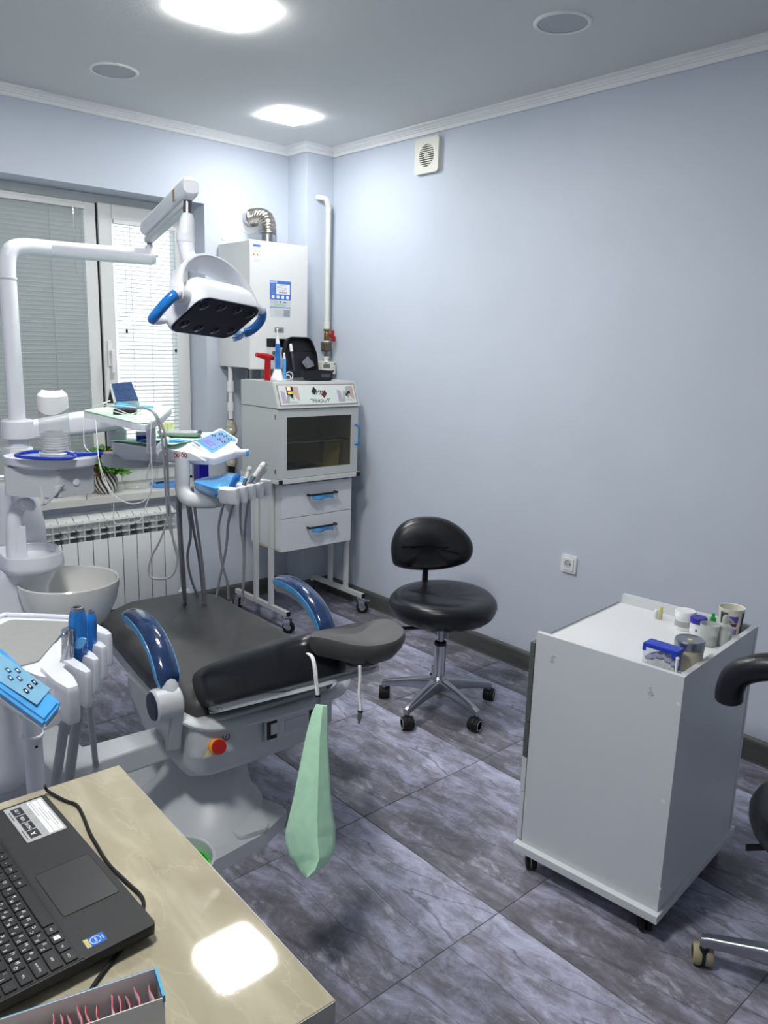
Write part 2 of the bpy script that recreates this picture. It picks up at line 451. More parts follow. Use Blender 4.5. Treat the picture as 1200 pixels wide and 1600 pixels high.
for n_ in nt.nodes:
    if n_.type == 'TEX_NOISE':
        mpb = node(nt, 'ShaderNodeMapping'); mpb.inputs['Scale'].default_value = (3, 0.5, 14)
        lnk(nt, [q for q in nt.nodes if q.type == 'TEX_COORD'][0].outputs['Object'], mpb.inputs['Vector']); lnk(nt, mpb.outputs[0], n_.inputs['Vector'])
bprof = [(0, 0), (.020, 0), (.020, .004), (.0165, .012), (.0165, .078), (.015, .088), (.007, .096), (0, .098)]
struct(miter_sweep('baseboard_right', [(XR, YB), (XR, BY)], bprof, M_base))
struct(miter_sweep('baseboard_corner', [(XR-.0, BY), (BX, BY), (BX, YF)], bprof, M_base))
struct(miter_sweep('baseboard_far', [(BX, YF), (XL, YF)], bprof, M_base))

# ------------------------------------------------------------------ window (frame, sash, panes, sill)
WY = 4.29
w1 = thing('window_1', 'white plastic window', 'window', ((WX0+WX1)/2, WY, WZ0)); w1['kind'] = 'structure'
for k in ('label', 'category'): del w1[k]
SILLZ = 0.752
bm = bmesh.new()
F0, F1 = WY-.005, WY+.075
bb(bm, (WX0, F0, SILLZ), (WX0+.06, F1, WZ1), .004); bb(bm, (WX0, F0, 2.262), (WX1, F1, WZ1), .004)
bb(bm, (WX0, F0, SILLZ-.03), (WX1, F1, .79), .004); bb(bm, (WX1-.03, F0, SILLZ), (WX1, F1, WZ1), .004)
bb(bm, (1.700, F0-.004, .79), (1.748, F1, 2.262), .004)
obj('window_frame', bm, M_pvc, w1)
bm = bmesh.new()   # glazing bead of the fixed light
for lo, hi in (((.56, WY-.012, .79), (.60, WY+.05, 2.262)), ((1.685, WY-.012, .79), (1.712, WY+.05, 2.262)), ((.60, WY-.012, 2.245), (1.685, WY+.05, 2.262)), ((.60, WY-.012, .79), (1.685, WY+.05, .84))):
    bb(bm, lo, hi, .003)
obj('glazing_bead', bm, M_pvc, w1)
S0, S1 = WY-.022, WY+.05
sx0, sx1, sz0, sz1 = 1.757, 2.272, .772, 2.27; gx0_, gx1_, gz0_, gz1_ = 1.830, 2.192, .846, 2.190
bm = bmesh.new()
for lo, hi in (((sx0, S0, sz0), (gx0_, S1, sz1)), ((gx1_, S0, sz0), (sx1, S1, sz1)), ((gx0_, S0, gz1_), (gx1_, S1, sz1)), ((gx0_, S0, sz0), (gx1_, S1, gz0_))):
    bb(bm, lo, hi, .006)
sash = obj('sash', bm, M_pvc, w1)
box('gasket', (1.748, F0-.002, .79), (1.757, F1-.02, 2.262), M_rubber, w1)
box('pane', (.60, WY+.02, .84), (1.69, WY+.026, 2.245), M_glass, w1)
box('pane', (gx0_, WY+.02, gz0_), (gx1_, WY+.026, gz1_), M_glass, sash)
bm = bmesh.new()
bb(bm, (1.775, S0-.012, 1.42), (1.802, S0, 1.56), .005); bb(bm, (1.780, S0-.045, 1.485), (1.797, S0-.012, 1.505), .004); bb(bm, (1.778, S0-.052, 1.385), (1.799, S0-.036, 1.51), .006)
obj('window_handle', bm, M_white, sash)
bm = bmesh.new()
add_prism(bm, [(WX0-.05, 4.015), (WX1+.05, 4.015), (WX1+.05, YF), (WX1, YF), (WX1, WY), (WX0, WY), (WX0, YF), (WX0-.05, YF)], SILLZ-.040, SILLZ, None, .003)
M_sill = mat('white_marbled_sill', rgb(206, 206, 200), 0.3, noise=0.06, nscale=7)
obj('window_sill', bm, M_sill, w1)

# ------------------------------------------------------------------ venetian blinds
M_slat = mat('blind_slat', rgb(172, 180, 180), 0.45, noise=0.01, nscale=5)
def slat_mesh(w, d=0.025):
    bm = bmesh.new(); n = 4; t = 0.0006
    prof = [(-d/2 + d*i/n, 0.0022*(1-(2*i/n-1)**2)) for i in range(n+1)]
    a = [bm.verts.new((-w/2, y, z)) for y, z in prof]; b = [bm.verts.new((w/2, y, z)) for y, z in prof]
    a2 = [bm.verts.new((-w/2, y, z-t)) for y, z in prof]; b2 = [bm.verts.new((w/2, y, z-t)) for y, z in prof]
    for i in range(n):
        bm.faces.new((a[i], b[i], b[i+1], a[i+1])); bm.faces.new((a2[i+1], b2[i+1], b2[i], a2[i]))
    bm.faces.new((a[0], a2[0], b2[0], b[0])); bm.faces.new((a[n], b[n], b2[n], a2[n]))
    me = bpy.data.meshes.new('slat'); bm.to_mesh(me); bm.free(); me.shade_smooth(); me.materials.append(M_slat)
    return me
def blind(label, x0, x1, z0, z1, y, tilt, cords, knobs, beadx):
    b = thing('venetian_blind', label, 'window blind', ((x0+x1)/2, y, z1), group='window blinds')
    box('headrail', (x0, y-.014, z1-.022), (x1, y+.012, z1), M_pvc, b, bevel=.003)
    me = slat_mesh(x1-x0-.006); z = z1-.034
    while z > z0+.02:
        inst('slat', me, b, ((x0+x1)/2, y, z), (tilt, 0, 0)); z -= .0222
    box('bottom_rail', (x0+.003, y-.012, z0), (x1-.003, y+.012, z0+.012), M_slat, b, bevel=.003)
    for cx in cords:
        tube('ladder_cord', [(cx, y-.0125, z1-.02), (cx, y-.0125, z0+.006)], .0011, M_print_grey, b, n=5)
    for cx, zk in knobs:
        tube('pull_cord', [(cx, y-.02, z1-.02), (cx+.006, y-.021, (z1+zk)/2), (cx, y-.02, zk)], .0009, M_print_grey, b, n=5, smoothk=4)
        lathe('cord_knob', [(0, -.02), (.005, -.018), (.007, -.008), (.004, 0), (0, .001)], (cx, y-.02, zk), M_rubber, b, n=10)
    if beadx: tube('tilt_wand', [(beadx, y-.022, z1-.02), (beadx, y-.022, z1-.35)], .003, M_clear, b, n=8)
    return b
blind('closed grey-white slatted blind over the wide fixed window pane', .605, 1.684, .845, 2.244, WY-.018, R_(-76), (.85, 1.5), [(1.655, .83)], 1.62)
blind('half-open white slatted blind on the narrow opening window sash', 1.832, 2.190, .848, 2.189, WY-.026, R_(7), (1.92, 2.03), [(1.88, 1.62), (2.17, 1.52)], None)

# ------------------------------------------------------------------ radiator
rad = thing('radiator', 'white sectional aluminium radiator under the window sill', 'radiator', (1.63, 4.0, .1))
ry0, ry1 = 3.985, 4.065
M_rad = mat('radiator_white', rgb(214, 218, 216), 0.35, noise=0.01, nscale=10)
M_radd = mat('radiator_inner', rgb(186, 190, 190), 0.5, noise=0.03, nscale=20)
bm = bmesh.new(); hw = .0385
bb(bm, (-hw, ry0-4.0, -.245), (hw, ry0-4.0+.006, .155), .002)                 # front plate, local z about 0.375
bb(bm, (-.0015, ry0-4.0+.004, -.24), (.0015, .055, .262), 0)                    # centre web
cap = [(-.012, .262), (-.006, .252), (.004, .247), (.012, .252), (.04, .275), (.06, .281), (.06, .275), (.04, .268), (.014, .244), (.004, .238), (-.014, .250)]
A = [bm.verts.new((-hw, y, z)) for y, z in cap]; B = [bm.verts.new((hw, y, z)) for y, z in cap]
for i in range(len(cap)): bm.faces.new((A[i], A[(i+1) % len(cap)], B[(i+1) % len(cap)], B[i]))
bm.faces.new(A[::-1]); bm.faces.new(B)
for zz in (.178, .212):
    bb(bm, (-hw+.003, -.008, zz), (hw-.003, .045, zz+.003), 0)
bb(bm, (-.018, .016, -.245), (.018, .05, .24), .004)
for zz in (-.235, .228): bb(bm, (-hw-.0015, .02, zz-.018), (hw+.0015, .05, zz+.018), .006)
obj_r = obj('section', bm, M_rad, rad); rm = obj_r.data
NS = 10; pitch = .0805; rx0 = 2.02-NS*pitch+pitch/2
obj_r.location = (rx0, 4.0, .375)
for k in range(1, NS): inst('section', rm, rad, (rx0+k*pitch, 4.0, .375))
tube('supply_pipe', [(2.02, 4.035, .14), (2.09, 4.035, .14), (2.09, 4.035, 0.0)], .011, M_white, rad)
lathe('valve', [(0, -.03), (.018, -.03), (.02, 0), (.014, .02), (.02, .022), (.02, .045), (0, .047)], (2.075, 4.03, .14), M_cream, rad, M=Matrix.Rotation(R_(90), 4, 'X'), n=16)

# ------------------------------------------------------------------ ceiling lamps, speakers
def emis(name, col, s):
    m = bpy.data.materials.new(name); m.use_nodes = True; nt = m.node_tree
    nt.nodes.clear(); o = node(nt, 'ShaderNodeOutputMaterial'); e = node(nt, 'ShaderNodeEmission')
    e.inputs[0].default_value = (*col, 1); e.inputs[1].default_value = s; lnk(nt, e.outputs[0], o.inputs[0]); return m
M_lampA = emis('lamp_diffuser_warm', (1.0, 0.985, 0.96), LAMP_E)
M_lampB = emis('lamp_diffuser_cool', (0.95, 0.97, 1.0), LAMP_E*.5)
def lamp(label, cx, cy, s, m):
    t = thing('ceiling_lamp', label, 'ceiling lamp', (cx, cy, ZC), group='ceiling lamps')
    prism('lamp_rim', rrect(s-.03, s-.03, .03), ZC-.005, ZC, M_white, t, M=Matrix.Translation((cx, cy, 0)), bevel=.001)
    prism('diffuser', rrect(s, s, .03), ZC-.010, ZC-.001, m, t, M=Matrix.Translation((cx, cy, 0)), bevel=.004)
    return t
lamp('larger square white lamp panel on the ceiling, middle of the room', 1.545, 2.615, .262, emis('lamp_diffuser_main', (1.0, 0.985, 0.96), LAMP_E*1.12))
lamp('smaller square white lamp panel on the ceiling by the boxed corner', 2.445, 3.52, .225, M_lampB)
M_grille = mat('speaker_grille', rgb(188, 190, 194), 0.6, noise=0.06, nscale=900, bump=0.6, bscale=900)
def speaker(label, cx, cy, r):
    t = thing('ceiling_speaker', label, 'speaker', (cx, cy, ZC), group='ceiling speakers')
    lathe('rim', [(r, 0), (r, -.004), (r-.006, -.008), (r-.014, -.006), (r-.014, 0)], (cx, cy, ZC), M_corn, t, n=40)
    lathe('grille', [(0, -.005), (r-.016, -.0035), (r-.014, 0)], (cx, cy, ZC), M_grille, t, n=40)
speaker('round recessed ceiling speaker over the window wall', 1.543, 3.512, .102)
speaker('round recessed ceiling speaker beside the long blank wall', 2.43, 1.856, .100)

# ------------------------------------------------------------------ extractor fan on right wall
fan = thing('extractor_fan', 'cream square extractor fan with round louvred grille high on wall', 'fan', (XR, 3.10, 2.54))
y0, y1, z0, z1 = 3.019, 3.192, 2.450, 2.622
MF = basis((0, -1, 0), (0, 0, 1), (-1, 0, 0), (XR, (y0+y1)/2, (z0+z1)/2))   # local x = -Y(right in view), y=up, z into room
bm = bmesh.new()
out = rrect(.173, .172, .012, 4); hole = [(.052*math.cos(2*math.pi*i/24), .052*math.sin(2*math.pi*i/24)) for i in range(24)]
def sq_ring(w, h, r, n=48):
    th = [2*math.pi*(i+.5)/n for i in range(n)]
    return [(math.cos(t)*k, math.sin(t)*k) for t in th for k in [min(w/2/max(abs(math.cos(t)), 1e-6), h/2/max(abs(math.sin(t)), 1e-6))]], [(r*math.cos(t), r*math.sin(t)) for t in th]
def ring_face(bm, M, outer, inner, z0, z1):
    # plate with hole, outer/inner same count
    n = len(outer)
    rings = [[bm.verts.new(M @ Vector((x, y, z))) for x, y in pl] for pl, z in ((outer, z0), (outer, z1), (inner, z1), (inner, z0))]
    for a in range(4):
        A, B = rings[a], rings[(a+1) % 4]
        for i in range(n): bm.faces.new((A[i], A[(i+1) % n], B[(i+1) % n], B[i]))
out, hole = sq_ring(.173, .172, .054)
ring_face(bm, MF, out, hole, 0.0, .022)
obj('cover', bm, M_cream, fan)
lathe('duct', [(.054, .0), (.054, .004), (0, .004)], (0, 0, 0), M_print_dark, fan, M=MF, n=24)
for k in range(10):
    zz = -.046+k*.0102; hw_ = math.sqrt(.0535**2-zz**2)
    box('louvre', (-hw_, zz-.0022, .010), (hw_, zz+.0022, .0235), M_cream, fan, M=MF)
lathe('hub', [(0, .030), (.010, .029), (.017, .023), (.017, .008)], (0, 0, 0), M_cream, fan, M=MF, n=20)

# ------------------------------------------------------------------ wall socket
soc = thing('wall_socket', 'white single wall socket on the long blue wall', 'socket', (XR, 2.06, .599))
MS = basis((0, -1, 0), (0, 0, 1), (-1, 0, 0), (XR, 2.06, .599))
prism('plate', rrect(.084, .082, .006), 0, .010, M_white, soc, M=MS, bevel=.003)
bm = bmesh.new()
out, hole = sq_ring(.058, .058, .0205)
ring_face(bm, MS, out, hole, .010, .0145); obj('insert', bm, M_white, soc)
lathe('well', [(0, .0105), (.0205, .0105), (.0205, .011)], (0, 0, 0), M_gplast, soc, M=MS, n=24)
for s in (-1, 1): lathe('pin_hole', [(0, .0125), (.0026, .0125), (.0026, .0105)], (0, 0, 0), M_rubber, soc, M=MS @ Matrix.Translation((s*.0095, 0, 0)), n=12)
# ---- third lamp, out of view, added to brighten the dark right side
lamp('added out-of-view square lamp panel on the ceiling above the desk', 0.35, 1.25, .285, emis('added_lamp_diffuser', (1.0, 0.985, 0.96), LAMP_E*1.05))

# flat print on a plane: rect(name, mat, parent, plane, corners) helpers
def plate_y(name, x0, z0, x1, z1, y, m, parent, t=.0006, r=0.0, label=None):
    """thin sheet facing -Y at plane y"""
    M = basis((1, 0, 0), (0, 0, 1), (0, -1, 0), ((x0+x1)/2, y, (z0+z1)/2))
    w, h = abs(x1-x0), abs(z1-z0)
    return prism(name, rrect(w, h, r, 3) if r else [(-w/2, -h/2), (w/2, -h/2), (w/2, h/2), (-w/2, h/2)], 0, t, m, parent, M=M, label=label)

# ================================================================== GAS BOILER
bx0, bx1, by0, bz0, bz1 = 2.356, 2.739, 3.748, 1.426, 2.106
boi = thing('gas_boiler', 'white wall-hung gas boiler with blue data sticker on its front', 'boiler', ((bx0+bx1)/2, YF, bz0))
box('casing', (bx0+.002, by0+.012, bz0+.006), (bx1-.002, YF-.008, bz1-.004), M_enam, boi, bevel=.004)
box('mounting_plate', (bx0+.03, YF-.008, bz0+.03), (bx1-.03, YF, bz1-.03), M_dalu, boi)
box('front_cover', (bx0, by0, bz0), (bx1, by0+.03, bz1), M_enam, boi, bevel=.006, seg=3)
def byp(px, py): p = aty(px, py, by0); return p.x, p.z
def bplate(name, pa, pb, m, par=boi, y=by0, t=.0006, r=0, label=None):
    x0, z1 = byp(*pa); x1, z0 = byp(*pb); return plate_y(name, x0, z0, x1, z1, y, m, par, t, r, label)
x0, z1 = byp(394.5, 380); x1, z0 = byp(407.5, 412)
es = plate_y('energy_label', x0, z0, x1, z1, by0, M_print_white, boi, label='white energy label with blue header and coloured bars')
w = x1-x0; h = z1-z0
plate_y('label_header', x0+w*.06, z1-h*.15, x1-w*.06, z1-h*.03, by0-.0006, M_print_blue, es, .0003)
for k in range(2):
    for q, mm in enumerate((M_print_green, M_print_yellow, M_print_orange, M_print_red)):
        plate_y('rating_bar', x0+w*(.07+.45*k), z1-h*(.42+.06*q), x0+w*(.13+.45*k+.04*q), z1-h*(.37+.06*q), by0-.0006, mm, es, .0003)
    plate_y('rating_mark', x0+w*(.34+.45*k), z1-h*.40, x0+w*(.44+.45*k), z1-h*.36, by0-.0006, M_print_dark, es, .0003)
    plate_y('rating_title', x0+w*(.08+.45*k), z1-h*.27, x0+w*(.24+.45*k), z1-h*.25, by0-.0006, M_print_grey, es, .0003)
for q in range(3): plate_y('label_line', x0+w*.08, z1-h*(.80+.06*q), x1-w*.08, z1-h*(.785+.06*q), by0-.0006, M_print_grey, es, .0003)
x0, z1 = byp(421.5, 437.5); x1, z0 = byp(454, 497)
w = x1-x0; h = z1-z0
st = plate_y('data_sticker', x0, z0, x1, z1, by0, mat('sticker_pale', rgb(206, 210, 212), .5, noise=.01), boi, label='blue and white data sticker with barcode')
Y1 = by0-.0006; Y2 = by0-.0009
plate_y('blue_field', x0, z1-h*.52, x1, z1, Y1, M_print_blue, st, .0003)
plate_y('white_field', x0+w*.30, z1-h*.36, x0+w*.95, z1-h*.09, Y2, M_print_white, st, .0003)
textm('sticker_title', 'HAIER', w*.15, M_print_white, st, basis((1, 0, 0), (0, 0, 1), (0, -1, 0), (x0+w*.16, Y2, z1-h*.045)))
for q in range(5): plate_y('text_line', x0+w*.33, z1-h*(.13+.03*q), x0+w*(.80+.02*(q % 3)), z1-h*(.122+.03*q), Y2-.0003, M_print_grey, st, .0002)
for q in range(12): plate_y('barcode_bar', x0+w*(.42+.033*q), z1-h*.335, x0+w*(.42+.033*q+.010+.006*(q % 3)), z1-h*.29, Y2-.0003, M_print_dark, st, .0002)
for q in range(7): plate_y('text_line', x0+w*.05, z1-h*(.12+.04*q), x0+w*(.20+.03*(q % 2)), z1-h*(.113+.04*q), Y2, M_print_grey, st, .0002)
for q in range(4): plate_y('icon', x0+w*(.09+.23*q), z1-h*.485, x0+w*(.22+.23*q), z1-h*.40, Y2, M_print_white, st, .0002, r=w*.03)
plate_y('green_field', x0+w*.2, z1-h*.69, x0+w*.77, z1-h*.63, Y1, mat('print_palegreen', rgb(176, 205, 180), .5, noise=.02), st, .0003)
plate_y('blue_bar', x0, z1-h*.735, x1, z1-h*.715, Y1, M_print_blue, st, .0003)
plate_y('mark', x0+w*.62, z1-h*.60, x0+w*.78, z1-h*.575, Y1, M_print_blue, st, .0003)
lathe('seal', [(0, .0003), (w*.045, .0003), (w*.045, 0)], (x0+w*.5, Y1, z1-h*.575), M_print_green, st, M=Matrix.Rotation(R_(90), 4, 'X'), n=12)
for q in range(2): plate_y('table_rule', x0+w*(.24+.38*q), z0+h*.02, x0+w*(.248+.38*q), z0+h*.24, Y1, M_print_grey, st, .0002)
plate_y('table_block', x0+w*.66, z0+h*.03, x1-w*.04, z0+h*.22, Y1, M_print_grey, st, .0002)
for q in range(5): plate_y('text_line', x0+w*.28, z0+h*(.05+.035*q), x0+w*.58, z0+h*(.057+.035*q), Y1, M_print_grey, st, .0002)
for q in range(3): plate_y('text_line', x0+w*.04, z1-h*(.56+.025*q), x0+w*.4, z1-h*(.553+.025*q), Y1, M_print_grey, st, .0002)
nb = bplate('badge', (429, 511), (443, 520), mat('badge_grey', rgb(150, 156, 162), .3, metal=.6, noise=.03), t=.002, r=.003, label='grey badge plate')
x0, z1 = byp(430, 512); x1, z0 = byp(442, 519)
textm('badge_text', 'Haier', .018, M_print_dark, nb, basis((1, 0, 0), (0, 0, 1), (0, -1, 0), ((x0+x1)/2, by0-.0024, (z0+z1)/2)))
x0, z1 = byp(416.5, 528.5); x1, z0 = byp(463, 543)
plate_y('display', x0, z0, x1, z1, by0, mat('display_black', rgb(14, 14, 18), .12, noise=.05), boi, t=.003, r=.004, label='glossy black display strip')
x0, z1 = byp(416.5, 544); x1, z0 = byp(463, 576)
plate_y('control_panel', x0, z0, x1, z1, by0, mat('panel_silver', rgb(204, 203, 205), .35, noise=.01), boi, t=.002, r=.004)
for px in (427, 443, 455):
    p = aty(px, 551, by0)
    lathe('knob', [(0, .012), (.009, .011), (.010, .004), (.010, 0)], (p.x, by0-.002, p.z), M_dalu, boi, M=Matrix.Rotation(R_(90), 4, 'X'), n=16)
for k, (xx, yy, zl, r) in enumerate(((2.372, 3.985, 1.135, .013), (2.455, 3.94, 1.2, .009), (2.52, 4.0, 1.2, .011), (2.60, 4.0, 1.1, .011))):
    tube('connection_pipe', [(xx, yy, bz0+.02), (xx, yy, zl)], r, M_white if k != 1 else M_dalu, boi, n=10)
lathe('elbow', [(0, 0), (.02, 0), (.02, .06), (0, .06)], (2.372, 3.985, 1.29), M_white, boi, n=14)
lathe('elbow', [(0, 0), (.02, 0), (.02, .05), (0, .05)], (2.372, 3.985, 1.18), M_white, boi, n=14)

# ------------------------------------------------------------------ flue duct
flu = thing('flue_duct', 'corrugated silver flue elbow from boiler top to white wall rosette', 'duct', (2.575, 3.93, bz1))
fc = aty(418, 372, 3.93); fx = fc.x; zt = 2.265
lathe('wall_rosette', [(0, .012), (.045, .012), (.082, .008), (.088, 0), (0, 0)], (fx-.028, YF, zt), M_white, flu, M=Matrix.Rotation(R_(90), 4, 'X'), n=36)
pts = []; rr = []
path_ = [(fx-.028, YF-.01, zt)]
path_ += [(fx-.028+.01, 4.03, zt)]
nseg = 40
ctrl = catmull([(fx-.022, 4.045, zt), (fx-.012, 4.0, zt+.002), (fx-.002, 3.952, zt-.012), (fx, 3.928, zt-.05), (fx, 3.925, zt-.085), (fx, 3.925, zt-.11)], 12)
radii = [.046+.0035*math.sin(i*1.55) for i in range(len(ctrl))]
tube('corrugated_elbow', ctrl, radii, mat('flue_metal', rgb(170, 166, 158), .3, metal=1, noise=.08, nscale=40), flu, n=28)
lathe('wall_collar', [(.047, 0), (.050, 0), (.050, .05), (.047, .05)], (fx-.026, YF-.005, zt), M_alu, flu, M=Matrix.Rotation(R_(90), 4, 'X'), n=28)
lathe('boiler_collar', [(.046, 0), (.050, 0), (.050, zt-.10-bz1), (.046, zt-.10-bz1)], (fx, 3.925, bz1-.002), M_alu, flu, n=28)
sp = aty(348.5, 371.5, YF)
plug = lathe('wall_plug', [(0, .010), (.012, .008), (.015, 0)], (sp.x, YF, sp.z), M_white, None, M=Matrix.Rotation(R_(90), 4, 'X'), n=16)
tag(plug, 'small round white plug on the wall beside the boiler', 'wall plug')

# ------------------------------------------------------------------ gas pipe in the corner
gp = thing('gas_pipe', 'cream vertical gas pipe in the corner with red-handled valve', 'pipe', (2.966, 3.86, 1.41))
gx, gy = 2.966, 3.862
el = catmull([(gx-.055, BY+.0, 2.405), (gx-.045, 3.885, 2.404), (gx-.015, gy+.004, 2.395), (gx, gy, 2.35), (gx, gy, 2.33)], 8)
tube('elbow', el, .0155, M_cream, gp, n=16)
tube('riser', [(gx, gy, 2.335), (gx, gy, 1.655)], .0145, M_cream, gp, n=16)
lathe('union', [(.016, 0), (.018, .002), (.018, .04), (.016, .042)], (gx, gy, 1.66), M_cream, gp, n=16)
lathe('union', [(.0155, 0), (.0165, .002), (.0165, .02), (.0155, .022)], (gx, gy, 2.325), M_cream, gp, n=16)
lathe('valve_body', [(0, 0), (.017, 0), (.017, .045), (.014, .05), (.014, .055), (.021, .057), (.021, .068), (.0, .068)], (gx, gy, 1.592), M_brass, gp, n=16)
bm = bmesh.new(); bb(bm, (gx+.018, gy-.03, 1.605), (gx+.036, gy-.02, 1.655), .004); bb(bm, (gx+.030, gy-.032, 1.59), (gx+.046, gy-.018, 1.62), .004); bb(bm, (gx+.012, gy-.026, 1.615), (gx+.034, gy+.004, 1.632), .003)
obj('valve_handle', bm, M_red, gp, label='red lever handle')
lathe('gasket_ring', [(0, 0), (.018, 0), (.018, .007), (0, .007)], (gx, gy, 1.586), M_white, gp, n=16)
bm = bmesh.new(); add_lathe(bm, [(0, 0), (.027, 0), (.031, .008), (.031, .048), (.027, .056), (0, .056)], Matrix.Translation((gx-.006, gy, 1.53)), n=8); obj('insulating_coupling', bm, M_bronze, gp, smooth=False)
lathe('coupling', [(0, 0), (.016, 0), (.016, .01), (.013, .012), (.013, .035), (.016, .037), (0, .037)], (gx, gy, 1.496), M_dalu, gp, n=16)
lathe('flow_neck', [(.018, 0), (.014, .006), (.014, .02), (.019, .024), (.019, .034), (0, .034)], (gx-.002, gy, 1.466), M_cream, gp, n=16)
ga = thing('gas_meter', 'small cream gas meter box with grey display below the corner valve', 'gas meter', (2.955, 3.85, 1.40))
box('housing', (2.905, 3.825, 1.395), (3.012, 3.895, 1.470), M_cream, ga, bevel=.006)
plate_y('display', 2.915, 1.432, 2.965, 1.455, 3.825, mat('lcd_grey', rgb(110, 118, 116), .2, noise=.03), ga, .0008)
plate_y('marking', 2.922, 1.460, 2.945, 1.464, 3.825, M_print_dark, ga, .0005)
lathe('button', [(0, .003), (.006, .003), (.006, 0)], (2.988, 3.825, 1.415), M_rubber, ga, M=Matrix.Rotation(R_(90), 4, 'X'), n=14)
lathe('seal', [(0, .003), (.004, .003), (.004, 0)], (3.0, 3.825, 1.457), M_rubber, ga, M=Matrix.Rotation(R_(90), 4, 'X'), n=10)
fo = thing('insulated_pipe', 'crumpled foil-wrapped pipe dropping behind the sterilizer cabinet', 'pipe', (2.375, 3.98, .70))
random.seed(3)
tube('wrapped_sleeve', [(2.372+random.uniform(-.006, .006), 3.985, .86+.022*i) for i in range(13)], [.030+random.uniform(-.007, .006) for i in range(13)], mat('crumpled_foil', rgb(196, 190, 172), .38, metal=.35, noise=.25, nscale=50, bump=1.0, bscale=50), fo, n=14, smoothk=3)
tube('bare_pipe', [(2.372, 3.985, .88), (2.372, 3.985, .70), (2.372, 4.05, .68), (2.372, YF, .68)], .02, M_rubber, fo, n=12)

# ================================================================== STERILIZER TROLLEY
M_frame = mat('stand_frame_white', rgb(206, 209, 208), .4, noise=.015, nscale=10)
lx, rx = 2.366, 2.906
std = thing('trolley_stand', 'white square-tube trolley stand on castors carrying the sterilizer cabinet', 'trolley', ((lx+rx)/2, 3.65, 0))
T = .0125
def leg(x, y, z0, z1): box('post', (x-T, y-T, z0), (x+T, y+T, z1), M_frame, std, bevel=.002)
for x in (lx, rx):
    box('foot_rail', (x-T, 3.395, .100), (x+T, 3.93, .127), M_frame, std, bevel=.002)
    box('end_cap', (x-T+.001, 3.390, .101), (x+T-.001, 3.395, .126), M_rubber, std); box('end_cap', (x-T+.001, 3.93, .101), (x+T-.001, 3.935, .126), M_rubber, std)
    for y in (3.562, 3.715): leg(x, y, .127, .835)
bm = bmesh.new()
for lo, hi in (((2.333, 3.44, .832), (2.895, 3.465, .857)), ((2.333, 3.80, .832), (2.895, 3.825, .857)), ((2.333, 3.465, .832), (2.358, 3.80, .857)), ((2.870, 3.465, .832), (2.895, 3.80, .857))): bb(bm, lo, hi, .002)
obj('top_frame', bm, M_frame, std)
for x in (2.3455, 2.8825): box('end_cap', (x-.0125, 3.4365, .833), (x+.0125, 3.44, .856), M_rubber, std)
def castor(par, x, y, ang, zt=.10, r=.036, wheelm=None, hood=False, w=.022):
    M = Matrix.Translation((x, y, 0)) @ Matrix.Rotation(ang, 4, 'Z')
    bm = bmesh.new()
    add_lathe(bm, [(0, zt), (.018, zt), (.02, zt-.008), (.012, zt-.012), (.012, zt-.018), (0, zt-.018)], M, n=16)
    for s in (-1, 1): bb(bm, (-.006, s*(w/2+.003)-.0015, r-.004), (.032, s*(w/2+.003)+.0015, zt-.016), .001, M)
    bb(bm, (-.012, -w/2-.0045, zt-.02), (.032, w/2+.0045, zt-.016), .001, M)
    fk = obj('castor', bm, M_chrome, par)
    Mw = M @ Matrix.Translation((.018, 0, r)) @ Matrix.Rotation(R_(90), 4, 'X')
    bm = bmesh.new(); add_lathe(bm, [(.5*r, -w/2), (.92*r, -w/2), (r, -w/4), (r, w/4), (.92*r, w/2), (.5*r, w/2)], Mw, n=24); obj('tyre', bm, M_rubber, fk)
    bm = bmesh.new(); add_lathe(bm, [(0, -w/2-.001), (.2*r, -w/2-.001), (.55*r, -w/2+.002), (.55*r, w/2-.002), (.2*r, w/2+.001), (0, w/2+.001)], Mw, n=20); obj('hub', bm, M_gplast, fk)
    if hood: box('brake_lever', (.0, -.012, zt-.026), (.062, .012, zt-.02), M_alu, fk, M=M, bevel=.002)
castor(std, lx, 3.418, R_(-60), hood=False); castor(std, rx, 3.428, R_(-40), hood=True)
castor(std, lx, 3.90, R_(100)); castor(std, rx, 3.90, R_(120))

dr = thing('drawer_unit', 'white two-drawer unit hung under the sterilizer stand', 'drawer unit', (2.63, 3.65, .44))
box('carcass', (2.385, 3.50, .452), (2.885, 3.80, .828), M_lam, dr, bevel=.002)
box('raw_edge', (2.386, 3.502, .440), (2.884, 3.80, .4525), mat('chipboard_edge', rgb(206, 196, 150), .7, noise=.1, nscale=120), dr, label='pale chipboard edge')
for k, (z0, z1) in enumerate(((.633, .818), (.444, .630))):
    d = box('drawer', (2.380, 3.478, z0), (2.868, 3.500, z1), M_lam, dr, bevel=.0015)
    zc = z0+(.118 if k == 0 else .120)
    hb = bmesh.new()
    bb(hb, (2.545, 3.447, zc-.005), (2.745, 3.457, zc+.005), .002)
    for xx in (2.545, 2.735): bb(hb, (xx, 3.447, zc-.006), (xx+.010, 3.478, zc+.006), .002)
    obj('handle', hb, M_black, d, label='black bar handle')
    def fn(u, v, zc=zc): return Vector((2.565+.15*u, 3.452-.006*math.sin(u*7)*v, zc+.004-.034*v+.004*math.sin(u*9+1)*v))
    g = bmesh.new(); add_grid(g, fn, 12, 4); o = obj('film_wrap', g, M_filml, d, label='blue film around the handle'); solid(o, .002, 0)

